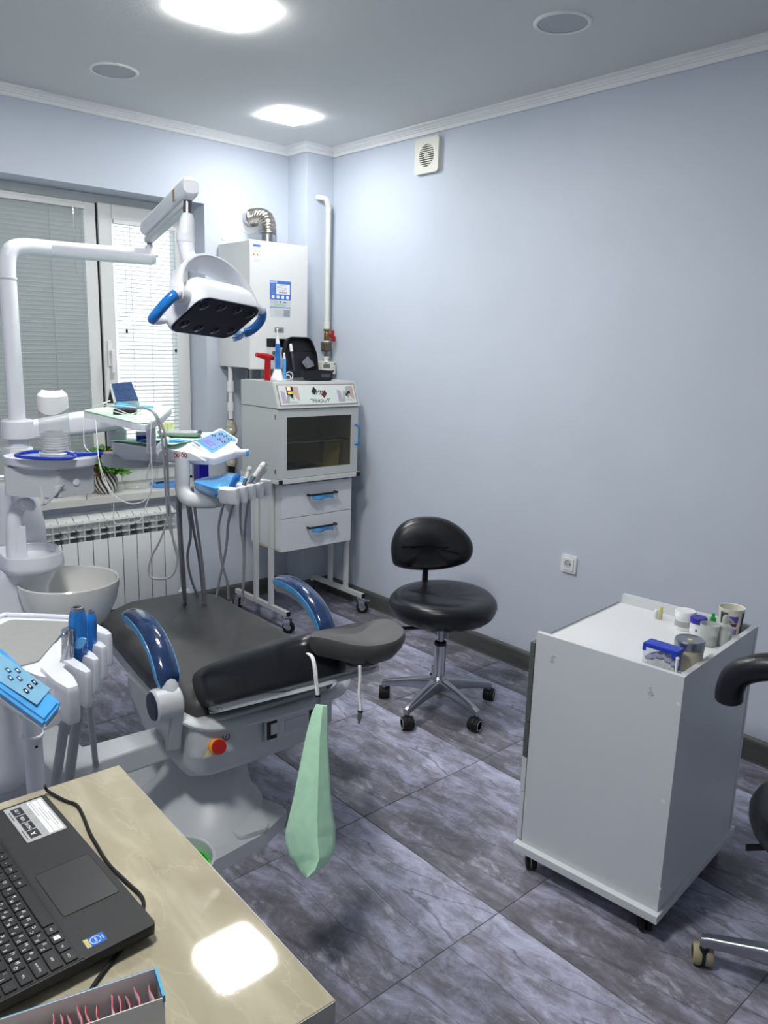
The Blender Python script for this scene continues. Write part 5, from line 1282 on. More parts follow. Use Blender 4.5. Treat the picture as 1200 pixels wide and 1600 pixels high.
# swing arm from the pole
s0 = Vector((PX_+.01, PY_, 1.262)); s1 = atd(192, 652, 2.98)
ZT1 = 1.195                                   # table top height
lathe('arm_hub', [(0, 0), (.05, 0), (.05, .055), (.044, .06), (0, .06)], (PX_, PY_, 1.243), M_wplast, dt, n=28)
axd = (s1-s0).normalized(); sdv = axd.cross(Vector((0, 0, 1))).normalized(); upd = sdv.cross(axd)
bm = bmesh.new(); rings = []
for t, h in ((0, .026), (.1, .032), (.5, .040), (.9, .040), (.98, .032), (1.0, .02)):
    p = s0.lerp(s1, t); rings.append([p+sdv*x*.028+upd*y*h for x, y in rrect(2, 2, .5, 4)])
add_loft(bm, rings); obj('swing_arm', bm, M_wplast, dt)
kn = s0.lerp(s1, .93)
tube('arm_knuckle', [kn-Vector((0, 0, .005)), kn-Vector((0, 0, .035)), kn-Vector((0, 0, .045)), Vector((kn.x, kn.y, 1.175))], [.022, .022, .034, .034], M_gplast, dt, n=20)
TN = Vector((1.415, 2.505, 0)); TA = Vector((-.588, .809, 0)); TB = Vector((.809, .588, 0))
def tw(a, b, z): return TN + TA*a + TB*b + Vector((0, 0, z))
def tzz(a): return ZT1 - .036*min(1.0, max(0.0, (.16-a)/.16))
tpoly = roundpoly([(0, 0), (.42, 0), (.43, .34), (.18, .40), (.10, .395), (0, .27)], [.02, .05, .05, .04, .04, .04], 5)
kl = tw(.40, .12, 0)
brk = roundpoly([(kn.x-.05, kn.y+.06), (kn.x-.05, kn.y-.05), (tw(.30, .05, 0).x, tw(.30, .05, 0).y), (tw(.25, .2, 0).x, tw(.25, .2, 0).y)], .02, 4)
prism('arm_bracket', brk, 1.10, 1.150, M_gplast, dt, bevel=.010)
bm = bmesh.new(); rings = []
def tin(a, b, s): return .21+(a-.21)*s, .18+(b-.18)*s
for dz, s in ((-.072, .84), (-.068, .92), (-.050, .98), (-.025, 1.0), (-.006, 1.0), (0, .985)):
    rings.append([tw(*tin(a, b, s), (tzz(a)+dz if dz > -.04 else ZT1-.004+dz*.85)) for a, b in tpoly])
for s in (.8, .6, .4, .2): rings.append([tw(*tin(a, b, s), tzz(tin(a, b, s)[0])) for a, b in tpoly])
add_loft(bm, rings); tbl = obj('table_body', bm, M_wplast, dt)
def tpx(px, py, z): return atz(px, py, z)
# keypad
kp = [(306, 692), (345, 677), (368, 691), (331, 710)]
def kplane():
    zs = (1.193, 1.196, 1.168, 1.162)
    return [atz(x, y, z) for (x, y), z in zip(kp, zs)]
K = kplane(); kn_ = (K[1]-K[0]).cross(K[3]-K[0]).normalized(); kn_ = kn_ if kn_.z > 0 else -kn_
def onk(px, py, lift): d = ray(px, py); t = (K[0]-CP).dot(kn_)/d.dot(kn_); return CP+d*t+kn_*lift
def kquad(name, pts, m, par, l0, l1, label=None, bev=0):
    bm = bmesh.new(); A = [bm.verts.new(onk(x, y, l0)) for x, y in pts]; B = [bm.verts.new(onk(x, y, l1)) for x, y in pts]; n = len(pts)
    bm.faces.new(A); bm.faces.new(B[::-1])
    for i in range(n): bm.faces.new((A[i], B[i], B[(i+1) % n], A[(i+1) % n]))
    return obj(name, bm, m, par, label=label)
kb = kquad('keypad_bezel', [(300, 695), (341, 672), (346, 672), (371, 688), (370, 694), (333, 714), (328, 714)], M_wplast, dt, -.02, .006)
kfilm = kquad('keypad_film', [(305.5, 692), (343, 675.5), (348, 675.5), (369, 690), (331, 711)], M_filml, dt, .004, .0085, label='blue film over the keypad')
kquad('keypad_face', [(308, 692), (334, 680.5), (346, 682), (362, 691), (330, 706.5)], mat('keypad_face', rgb(92, 140, 200), .2, noise=.06, coat=.5), kfilm, .0085, .0095)
kquad('keypad_screen', [(316, 692), (324, 689.5), (336, 698), (328, 701)], mat('keypad_screen', rgb(116, 110, 190), .2, noise=.1), kfilm, .0095, .0100)
for (px, py) in ((332, 684), (343, 681.5), (350, 685), (340, 690), (357, 689.5), (347, 693.5)):
    for dx in (-2.2, 1.6): kquad('key', [(px+dx, py-1.3), (px+dx+1.6, py-1.6), (px+dx+2.4, py+1.4), (px+dx+.8, py+1.7)], M_print_dark, kfilm, .0095, .0102)
kquad('maker_badge', [(301.5, 694), (305, 694), (313, 699.5), (309.5, 700.5)], M_dalu, dt, .0062, .0075)
# side plate with two prohibition signs, on the near-left flank
def flank(px, py, lift=0.0):
    d = ray(px, py); t = (TN-TB*.001-CP).dot(TB)/d.dot(TB); return CP+d*t-TB*lift
bm = bmesh.new(); gpts = [(264, 719), (266, 702), (300, 708), (322, 720)]
A = [bm.verts.new(flank(x, y, .006)) for x, y in gpts]; B = [bm.verts.new(flank(x, y, -.006)) for x, y in gpts]
bm.faces.new(A); bm.faces.new(B[::-1])
for i in range(4): bm.faces.new((A[i], B[i], B[(i+1) % 4], A[(i+1) % 4]))
sp_ = obj('side_plate', bm, M_wplast, dt)
for px in (277.5, 289):
    p = flank(px, 711, .0062)
    Mz = basis(-TA, (0, 0, 1), -TB, p)
    if Mz.determinant() < 0: Mz = basis(TA, (0, 0, 1), -TB, p)
    lathe('warning_sign', [(0, .001), (.0105, .001), (.0105, 0)], (0, 0, 0), M_print_white, sp_, M=Mz, n=24)
    lathe('sign_ring', [(.0088, .001), (.0116, .001), (.0116, .0016), (.0088, .0016)], (0, 0, 0), M_print_red, sp_, M=Mz, n=24)
    prism('sign_bar', [(-.010, -.0011), (.010, -.0011), (.010, .0011), (-.010, .0011)], .001, .0016, M_print_red, sp_, M=Mz @ Matrix.Rotation(R_(-45), 4, 'Z'))
    prism('sign_figure', [(-.004, -.006), (.004, -.006), (.0025, .006), (-.0025, .006)], .0008, .0013, M_print_dark, sp_, M=Mz)
# positioning handle
h0, h1 = atz(356, 707, 1.155), atz(388, 707, 1.155)
tube('grip', [h0, h0.lerp(h1, .3), h1], [.015, .013, .013], M_wplast, dt, n=16)
tube('grip_cap', [h1-(h1-h0)*.12, h1, h1+(h1-h0)*.04], [.0145, .0155, .010], M_filml, dt, n=16)
# tray mats (green paper) and their contents
bm = bmesh.new()
def gpf(u, v):
    a = .415-.26*u; b = .005+.36*v - .02*u*(v)
    z = ZT1+.0045+.0016*math.sin(u*8+v*5)
    if v > .88: z += .10*(v-.88)*u
    return tw(a, b, z)
add_grid(bm, gpf, 14, 12); o = obj('tray_paper', bm, M_green); solid(o, .0012, 0); tag(o, 'pale green paper sheet spread over the lower instrument table', 'paper sheet')
mt = thing('metal_tray', 'oblong stainless steel instrument tray on the green paper', 'tray', (1.42, 2.62, ZT1+.006))
mtp = [tw(.30, .15, 0), tw(.145, .225, 0), tw(.185, .31, 0), tw(.34, .235, 0)]
cxm = sum((p.x for p in mtp))/4; cym = sum((p.y for p in mtp))/4
ml = (mtp[1]-mtp[0]).normalized(); mwd = Vector((-ml.y, ml.x, 0)); LN = (mtp[1]-mtp[0]).length
MT_ = basis(ml, mwd, (0, 0, 1), (cxm, cym, ZT1+.0085))
bm = bmesh.new(); o_, i_ = rrect(LN, .095, .02, 4), rrect(LN-.02, .075, .015, 4)
add_loft(bm, [[MT_ @ Vector((x, y, 0)) for x, y in i_], [MT_ @ Vector((x, y, .018)) for x, y in o_], [MT_ @ Vector((x*.985, y*.96, .018)) for x, y in o_], [MT_ @ Vector((x*.97, y*.95, .003)) for x, y in i_]])
obj('tray_dish', bm, M_dalu, mt)
jp = tw(.345, .315, ZT1+.0085)
jm = thing('dental_model', 'cream toothed jaw model in a clear cup behind the steel tray', 'dental model', jp)
for k in range(12):
    a = 2*math.pi*k/12
    tube('tooth', [(jp.x+.024*math.cos(a), jp.y+.024*math.sin(a), jp.z+.012), (jp.x+.026*math.cos(a), jp.y+.026*math.sin(a), jp.z+.030), (jp.x+.027*math.cos(a), jp.y+.027*math.sin(a), jp.z+.042)], [.006, .0075, .005], mat('tooth_cream', rgb(232, 226, 176), .3, noise=.05, nscale=60), jm, n=8)
lathe('cup', [(0, 0), (.024, 0), (.031, .03), (.034, .052), (.033, .052), (.030, .03), (.023, .002), (0, .002)], (jp.x, jp.y, jp.z), M_clear, jm, n=24)
lathe('gum_base', [(0, .004), (.024, .004), (.027, .010), (.024, .016), (.012, .016), (0, .012)], (jp.x, jp.y, jp.z), mat('model_gum', rgb(214, 208, 160), .35, noise=.06), jm, n=24)
pb = thing('blue_mask', 'folded light blue face mask on the green paper', 'face mask', atz(255, 690, ZT1))
bm = bmesh.new()
def mk(u, v): return tw(.30-.15*u, .012+.05*v+.045*u, ZT1+.010+.003*math.sin(u*7+v*3))
add_grid(bm, mk, 12, 4); o = obj('mask_fabric', bm, M_filml, pb); solid(o, .003, 1)
for q in range(2):
    a = tw(.20, .04+.02*q, ZT1+.012); b = tw(.14-.01*q, .08+.02*q, ZT1+.0105)
    tube('ear_loop', [a, a.lerp(b, .5)+Vector((0, 0, .004)), b], .0012, M_filml, pb, n=6, smoothk=4)
sb = thing('small_carton', 'small blue and white carton standing on the green paper', 'box', tw(.31, .06, ZT1))
scn = tw(.31, .06, 0); Ms = Matrix.Translation((scn.x, scn.y, ZT1+.0065)) @ Matrix.Rotation(R_(-20), 4, 'Z')
box('carton_lower', (-.022, -.018, 0), (.022, .018, .020), M_navy, sb, M=Ms, bevel=.001); box('carton_upper', (-.022, -.018, .020), (.022, .018, .034), M_gplast, sb, M=Ms, bevel=.001)

# upper small tray on its own post
ZU = 1.330
utp = [atz(130, 643, ZU), atz(205, 661, ZU), atz(228, 664, ZU), atz(252, 654, ZU), atz(268, 639, ZU), atz(250, 633.5, ZU), atz(205, 632, ZU)]
uo = roundpoly([(p.x, p.y) for p in utp], [.012, .02, .03, .03, .02, .02, .02], 4)
ut = prism('upper_tray', uo, ZU-.019, ZU, M_wplast, dt, bevel=.004)
utb = atz(239, 715, 1.13)
upost = atz(238, 662, ZU-.02); upost = upost - TB*.01
pz0 = aty(239, 718, upost.y); pz1 = aty(237, 662, upost.y)
tube('tray_post', [(upost.x, upost.y, pz0.z), (upost.x, upost.y, ZU-.017)], .0150, M_wplast, dt, n=18)
tube('post_arm', [(upost.x, upost.y, pz0.z+.012), tw(.22, .08, pz0.z+.012)], .013, M_wplast, dt, n=14)
lathe('post_end', [(0, 0), (.017, 0), (.017, .02), (.0145, .022)], (upost.x, upost.y, pz0.z-.002), M_gplast, dt, n=18)
bm = bmesh.new(); cxu = sum(p.x for p in utp)/7; cyu = sum(p.y for p in utp)/7
vs = [bm.verts.new((cxu+(x-cxu)*.985, cyu+(y-cyu)*.985, ZU+.002+.0012*math.sin(i*1.7))) for i, (x, y) in enumerate(uo)]
bm.faces.new(vs); o = obj('tray_paper', bm, M_green, smooth=False); solid(o, .0014, -1); tag(o, 'pale green paper sheet on the small raised tray', 'paper sheet')
# apex locator with screen under blue film
al = thing('apex_locator', 'tilted grey-cased screen unit under blue film on the raised tray', 'dental device', atz(200, 640, ZU))
dA = (atz(205, 640, ZU)-CP).dot(cf)
a0, a1, a2, a3 = atd(178, 629, dA), atd(170.5, 600, dA+.05), atd(206, 596.5, dA+.07), atd(218, 628, dA+.02)
nn = (a3-a0).cross(a1-a0).normalized(); nn = nn if nn.dot(cf) < 0 else -nn
bm = bmesh.new()
A = [bm.verts.new(p) for p in (a0, a1, a2, a3)]; B = [bm.verts.new(p-nn*.022) for p in (a0, a1, a2, a3)]
bm.faces.new(A); bm.faces.new(B[::-1])
for i in range(4): bm.faces.new((A[i], B[i], B[(i+1) % 4], A[(i+1) % 4]))
bmesh.ops.recalc_face_normals(bm, faces=bm.faces[:]); bmesh.ops.bevel(bm, geom=bm.edges[:], offset=.003, segments=2, affect='EDGES')
cs = obj('screen_case', bm, M_gplast, al)
def bil(u, v, l): return a0.lerp(a3, u).lerp(a1.lerp(a2, u), v)+nn*l
bm = bmesh.new(); vs = [bm.verts.new(bil(u, v, .001)) for u, v in ((.10, .05), (.98, .05), (.97, .95), (.10, .95))]; v2 = [bm.verts.new(bil(u, v, .0045)) for u, v in ((.10, .05), (.98, .05), (.97, .95), (.10, .95))]
bm.faces.new(vs); bm.faces.new(v2[::-1])
for i in range(4): bm.faces.new((vs[i], v2[i], v2[(i+1) % 4], vs[(i+1) % 4]))
obj('screen', bm, mat('device_screen', rgb(44, 66, 104), .2, noise=.25, nscale=60, bump=.6, bscale=70, coat=.6), cs, label='navy screen under crinkled film')
bm = bmesh.new()
def skirt(u, v):
    p = atd(180+60*u, 629+2*v+u*7+3*v*(1-u)*2, dA-.03*v+.01); return p+Vector((0, 0, .003*math.sin(u*9)))
add_grid(bm, skirt, 12, 4); o = obj('film_skirt', bm, M_filml, al); solid(o, .004, 0)
b0_, b1_, b2_ = atd(172, 606, dA+.06), atd(168, 630, dA+.12), atd(182, 630, dA+.05)
bm = bmesh.new(); A = [bm.verts.new(p) for p in (b0_, b1_, b2_)]; B = [bm.verts.new(p+Vector((.02, .012, 0))) for p in (b0_, b1_, b2_)]
bm.faces.new(A); bm.faces.new(B[::-1])
for i in range(3): bm.faces.new((A[i], B[i], B[(i+1) % 3], A[(i+1) % 3]))
obj('stand', bm, M_rubber, al)
bbx = atz(196, 644, ZU+.01); box('cable_box', (-.035, -.03, 0), (.035, .03, .018), M_black, al, M=Matrix.Translation((bbx.x, bbx.y, ZU+.003)) @ Matrix.Rotation(R_(-30), 4, 'Z'), bevel=.003)
# cables draped from the device
def wire(name, label, pts, r, m, k=6):
    o = tube(name, pts, r, m, None, n=8, smoothk=k); tag(o, label, 'cable', 'cables draped from the raised tray'); return o
dC = 2.42
wire('grey_cable', 'thicker grey cable looping from raised tray down past the radiator', [atd(*p) for p in ((196, 636, 2.52), (222, 637, 2.40), (240, 646, 2.36), (251, 675, 2.36), (256, 720, 2.38), (259, 770, 2.42), (264, 820, 2.45), (277, 865, 2.46), (271, 897, 2.46), (250, 905, 2.46), (233, 898, 2.46), (236, 872, 2.46), (252, 840, 2.46), (263, 800, 2.47), (262, 750, 2.46), (259, 710, 2.42))], .0032, M_hosed)
wire('grey_cable', 'thinner grey cable arching over the raised tray edge to the table', [atd(*p) for p in ((215, 637, 2.42), (232, 639, 2.38), (247, 652, 2.36), (258, 682, 2.36), (261.5, 720, 2.40), (263, 760, 2.44), (266, 800, 2.46), (270, 840, 2.47), (277, 870, 2.48))], .0032, M_hosed)
wire('white_wire', 'thin white wire hanging in a loop below the raised tray front', [atd(*p) for p in ((180, 638, 2.50), (205, 648, 2.42), (225, 648, 2.35), (236, 657, 2.34), (235, 690, 2.35), (237, 725, 2.38), (238, 755, 2.4), (228, 780, 2.42), (205, 787, 2.43), (180, 775, 2.44), (165, 750, 2.44), (155, 720, 2.44), (152, 690, 2.46), (150, 665, 2.48), (148, 655, 2.49))], .0016, M_white)
wire('white_wire', 'thin white wire crossing the flower pot in front of the sill', [atd(*p) for p in ((132, 652, 2.52), (131, 680, 2.52), (134, 700, 2.52), (152, 715, 2.5), (160, 745, 2.48), (177, 780, 2.48), (178, 815, 2.5), (195, 818, 2.5), (220, 812, 2.5), (228, 790, 2.5), (236, 765, 2.48), (229, 745, 2.45), (237, 715, 2.4), (237, 700, 2.37))], .0016, M_white)
wire('white_wire', 'white lead coiled over the green paper of the raised tray', [atd(*p) for p in ((140, 640, 2.5), (156, 632, 2.5), (172, 626, 2.5), (160, 633, 2.48), (185, 634, 2.46), (220, 639, 2.42), (200, 648, 2.42), (170, 640, 2.47))], .0018, M_white)
bp0 = aty(136, 750, 4.2); 

# bracket down to the instrument holder
d1 = 2.86
br_c = [atd(285, 716, d1), atd(285, 745, d1), atd(285.5, 764, d1), atd(292, 777, d1-.01), atd(306, 782, d1-.02), atd(330, 783, d1-.03), atd(345, 780, d1-.04)]
tube('holder_bracket', catmull(br_c, 6), [.028]*len(catmull(br_c, 6)), M_gplast, dt, n=16, sx=.6, up=(cr.x, cr.y, 0))
# holder tray (blue film top, ribbed white front)
dh = 2.84
H = [atd(311, 757, dh), atd(352, 777, dh-.14), atd(414, 752, dh+.06), atd(372, 738, dh+.22)]
zc_ = sum(p.z for p in H)/4
hpoly = [(p.x, p.y) for p in H]
hp_r = roundpoly(hpoly, [.03, .02, .03, .03], 5)
zh = (H[0].z+H[2].z)/2
bm = bmesh.new(); hcx = sum(p[0] for p in hpoly)/4; hcy = sum(p[1] for p in hpoly)/4
rings = [[(hcx+(x-hcx)*s, hcy+(y-hcy)*s, zh+z) for x, y in hp_r] for s, z in ((.82, -.040), (.95, -.032), (1.0, -.012), (1.0, -.004), (.97, .0))]
add_loft(bm, rings); obj('holder_tray', bm, M_wplast, dt)
bm = bmesh.new()
rings = [[(hcx+(x-hcx)*s-.022*e1.x-.0, hcy+(y-hcy)*s-.022*e1.y+.02, zh+z) for x, y in hp_r] for s, z in ((.80, -.034), (.92, -.018), (.93, .003), (.86, .010), (.5, .012), (.2, .009))]
add_loft(bm, rings); obj('holder_film', bm, M_filml, dt, label='blue film over the holder tray')
fr0, fr1 = Vector((H[1].x, H[1].y, zh)), Vector((H[2].x, H[2].y, zh))
fd = (fr1-fr0).normalized(); fo2 = Vector((fd.y, -fd.x, 0)); 
for k in range(5):
    t = .09+.205*k; c = fr0.lerp(fr1, t)
    bm = bmesh.new()
    Mh = basis(fd, -fo2, (0, 0, 1), (c.x, c.y, 0))
    rings = [[Mh @ Vector((x*s, y-.0, zh+z)) for x, y in roundpoly([(-.024, .03), (-.024, -.012), (-.010, -.040), (.010, -.040), (.024, -.012), (.024, .03)], .010, 3)] for s, z in ((.6, -.044), (.9, -.034), (1, -.01), (.95, .006), (.6, .012))]
    add_loft(bm, rings); obj('holder_lug', bm, M_wplast, dt)
# handpieces standing in the holder, hoses down to the floor behind the chair
def hp(name, label, base, tip, segs, hose_pts, hr=.0050, hm=None):
    t = thing(name, label, 'dental tool', base)
    d0 = (tip-base)
    for (nm, u0, u1, ra, rb_, m) in segs: tube(nm, [base+d0*u0, base+d0*((u0+u1)/2), base+d0*u1], [ra, (ra+rb_)/2, rb_], m, t, n=14)
    tube('hose', [base]+hose_pts, hr, hm or M_hose, t, n=10, smoothk=7)
    return t
dd = 2.50
def A_(x, y, d=dd): return atd(x, y, d)
M_hand = mat('handpiece_white', rgb(228, 229, 226), .3, noise=.01)
hp('blue_handpiece', 'blue film-wrapped syringe leaning in the table holder', A_(357, 768, 2.73), A_(372, 743, 2.75), (('wrapped_body', -.05, .8, .007, .013, M_film), ('wrapped_end', .8, 1.05, .013, .009, M_film)), [A_(350, 785, 2.75), A_(342, 820, 2.83), A_(343, 850, 2.88), A_(347, 880, 2.93), A_(355, 910, 2.98), A_(357, 935, 3.03)])
hp('turbine_handpiece', 'white-headed turbine handpiece with dark grip in the table holder', A_(379, 763, 2.77), A_(391, 731, 2.80), (('grip', -.05, .45, .006, .008, M_dalu), ('neck', .45, .88, .008, .0075, M_hand), ('head', .86, 1.04, .010, .010, M_hand)), [A_(366, 785, 2.79), A_(357, 815, 2.83), A_(355, 840, 2.88), A_(351, 870, 2.93), A_(343, 905, 2.98), A_(338, 935, 3.03)])
hp('micromotor_handpiece', 'long white micromotor handpiece with chrome collar in the table holder', A_(389, 758, 2.81), A_(413, 725, 2.85), (('grip', -.05, .36, .010, .011, M_chrome), ('body', .36, .85, .011, .012, M_hand), ('head', .83, 1.03, .013, .011, M_hand)), [A_(377, 780, 2.81), A_(376, 820, 2.85), A_(380, 850, 2.88), A_(381, 890, 2.95), A_(378, 940, 3.03)])
hp('scaler_handpiece', 'tapered white scaler handpiece at the end of the table holder', A_(398, 757, 2.84), A_(415, 731, 2.87), (('body', -.05, .55, .008, .009, M_hand), ('neck', .55, .85, .009, .011, M_hand), ('head', .83, 1.02, .011, .008, M_hand)), [A_(389, 782, 2.85), A_(384, 815, 2.87), A_(382, 850, 2.89), A_(381, 900, 2.95), A_(378, 945, 3.03)])
# supply hoses from the table underside to the floor
for k, pts in enumerate((((280, 722), (277, 780), (280, 840), (284, 900), (288, 940)), ((286, 722), (282, 780), (283, 830), (288, 900), (290, 945)), ((291, 722), (290, 770), (298, 830), (293, 870), (299, 905), (312, 938)),
                         ((293, 725), (296, 780), (303, 830), (312, 880), (318, 940)), ((300, 760), (305, 800), (312, 850), (318, 900), (321, 945)))):
    tube('supply_hose', [atd(x, y, 2.86+.10*i) for i, (x, y) in enumerate(pts)], .0056, M_hosed if k % 2 else M_hose, dt, n=10, smoothk=7)

# ================================================================== THINGS ON THE WINDOW SILL
pp = atz(165.5, 770, SILLZ)
pot = thing('potted_plant', 'bushy green plant with red flowers in a black and white swirl pot', 'plant', (pp.x, pp.y, SILLZ))
m = bpy.data.materials.new('swirl_ceramic'); m.use_nodes = True; nt = m.node_tree; b = nt.nodes['Principled BSDF']
tcn = node(nt, 'ShaderNodeTexCoord'); sep = node(nt, 'ShaderNodeSeparateXYZ'); lnk(nt, tcn.outputs['Object'], sep.inputs[0])
atn = node(nt, 'ShaderNodeMath', operation='ARCTAN2'); lnk(nt, sep.outputs['Y'], atn.inputs[0]); lnk(nt, sep.outputs['X'], atn.inputs[1])
ma = node(nt, 'ShaderNodeMath', operation='MULTIPLY'); ma.inputs[1].default_value = 16; lnk(nt, atn.outputs[0], ma.inputs[0])
mb = node(nt, 'ShaderNodeMath', operation='MULTIPLY_ADD'); mb.inputs[1].default_value = 130; lnk(nt, sep.outputs['Z'], mb.inputs[0]); lnk(nt, ma.outputs[0], mb.inputs[2])
ms = node(nt, 'ShaderNodeMath', operation='SINE'); lnk(nt, mb.outputs[0], ms.inputs[0])
rp = node(nt, 'ShaderNodeValToRGB'); rp.color_ramp.elements[0].position = .45; rp.color_ramp.elements[1].position = .55
rp.color_ramp.elements[0].color = (*rgb(52, 50, 48), 1); rp.color_ramp.elements[1].color = (*rgb(216, 214, 206), 1)
mr = node(nt, 'ShaderNodeMapRange'); mr.inputs['From Min'].default_value = -1; lnk(nt, ms.outputs[0], mr.inputs['Value']); lnk(nt, mr.outputs[0], rp.inputs['Fac']); lnk(nt, rp.outputs['Color'], b.inputs['Base Color']); b.inputs['Roughness'].default_value = .3
po_ = lathe('pot', [(0, 0), (.042, 0), (.058, .02), (.066, .05), (.062, .085), (.05, .105), (.054, .112), (.049, .112), (.045, .10), (0, .095)], (0, 0, 0), m, pot, n=40, world=False)
lathe('soil', [(0, .1), (.046, .099)], (0, 0, 0), mat('soil', rgb(50, 38, 28), .9, noise=.2, nscale=90), pot, n=24, world=False)
M_leaf = mat('leaf_green', rgb(72, 128, 40), .42, noise=.45, nscale=25, sub=.05); M_leafr = mat('flower_red', rgb(190, 30, 38), .5, noise=.2, nscale=40); M_stem = mat('stem_green', rgb(80, 110, 50), .5, noise=.2)
bm = bmesh.new()   # one leaf
lw_ = [(0, 0), (.008, .012), (.011, .026), (.008, .042), (0, .056), (-.008, .042), (-.011, .026), (-.008, .012)]
c_ = [bm.verts.new((0, y, .002+.006*math.sin(y*60))) for y in (0, .014, .028, .042, .056)]
for s in (-1, 1):
    e_ = [bm.verts.new((s*w, y, -.001)) for w, y in ((.009, .014), (.0125, .028), (.009, .042))]
    bm.faces.new((c_[0], c_[1], e_[0])) if s > 0 else bm.faces.new((c_[1], c_[0], e_[0]))
    for i in range(2): bm.faces.new((c_[i+1], c_[i+2], e_[i+1], e_[i])) if s > 0 else bm.faces.new((e_[i], e_[i+1], c_[i+2], c_[i+1]))
    bm.faces.new((c_[3], c_[4], e_[2])) if s > 0 else bm.faces.new((e_[2], c_[4], c_[3]))
leaf_me = bpy.data.meshes.new('leaf'); bm.to_mesh(leaf_me); bm.free(); leaf_me.shade_smooth(); leaf_me.materials.append(M_leaf)
red_me = leaf_me.copy(); red_me.materials.clear(); red_me.materials.append(M_leafr)
random.seed(11)
for k in range(9):
    a = k*2.4; r = .02+.05*random.random(); zz = .15+.09*random.random()
    tip = Vector((r*1.1*math.cos(a), r*.9*math.sin(a), zz))
    tube('stem', [(0.01*math.cos(a), .01*math.sin(a), .095), tip*.6+Vector((0, 0, .05)), tip], [.003, .0025, .0015], M_stem, pot, n=6, world=False, smoothk=3)
for k in range(290):
    a = random.uniform(0, 2*math.pi); el = random.random(); rr = (.03+.065*math.sqrt(random.random()))
    z = .105+.125*el; rr *= (1.0-.55*max(0, el-.5)*2)
    o = inst('leaf', leaf_me, pot, (rr*1.05*math.cos(a), rr*.85*math.sin(a), z), (random.uniform(-.5, 1.1), random.uniform(-.8, .8), a-math.pi/2+random.uniform(-.9, .9)), world=False)
    s = random.uniform(.7, 1.15); o.scale = (s, s, s)
for (x, y, z) in ((.085, .0, .185), (.02, -.06, .15), (-.07, -.05, .16), (.055, -.03, .21), (-.06, -.06, .11), (.0, -.03, .225)):
    for q in range(4):
        o = inst('flower_petal', red_me, pot, (x, y, z), (random.uniform(-.4, .4), random.uniform(-.4, .4), q*1.57-.5), world=False); o.scale = (.75, .55, .75)
# face shield with blue band on the sill
fs = atz(222, 762, SILLZ)
sh = thing('face_shield', 'clear plastic face shield with blue headband on the window sill', 'face shield', (fs.x, fs.y, SILLZ))
def shf(u, v):
    a = math.pi*(u*.95+.02); r = .085+.01*v; return Vector((fs.x+.0+r*math.cos(a)*1.15, fs.y+.02-r*math.sin(a)*.75, SILLZ+.004+.155*v*(1-.18*(2*u-1)**2)))
bm = bmesh.new(); add_grid(bm, shf, 20, 4); o = obj('visor', bm, M_clear, sh); solid(o, .0012, 0)
tube('visor_edge', [shf(i/20, 0) for i in range(21)], .002, M_frost, sh, n=6)
bd0, bd1 = atz(240, 759, SILLZ+.012), atz(279, 757, SILLZ+.012)
tube('headband', catmull([bd0, bd0.lerp(bd1, .3)+Vector((0, -.03, 0)), bd1, bd1+Vector((.05, .04, 0)), bd1+Vector((-.02, .10, .0)), bd0+Vector((.03, .09, 0)), bd0], 6), .012, mat('headband_blue', rgb(90, 150, 220), .4, noise=.05), sh, n=8, sx=.5)
tube('headband_strap', [bd0.lerp(bd1, .1)+Vector((0, 0, .014)), bd0.lerp(bd1, .4)+Vector((0, .02, .016)), bd0.lerp(bd1, .6)+Vector((0, .05, .014))], .005, M_rubber, sh, n=8, smoothk=3)
bxp = aty(314, 758, 4.13)
bxo = box('blue_carton', (bxp.x-.03, 4.09, SILLZ), (bxp.x+.03, 4.16, SILLZ+.125), M_navy, None, bevel=.002); tag(bxo, 'deep blue carton standing at the end of the window sill', 'box')
kc = aty(136, 755, 4.0); 
blk = tube('blind_cord_end', [aty(136.5, 735, 4.005), aty(136, 770, 4.0), aty(135.5, 781, 4.0)], .0016, M_rubber, None, n=6); tag(blk, 'black blind cord end hanging over the sill edge', 'cord')
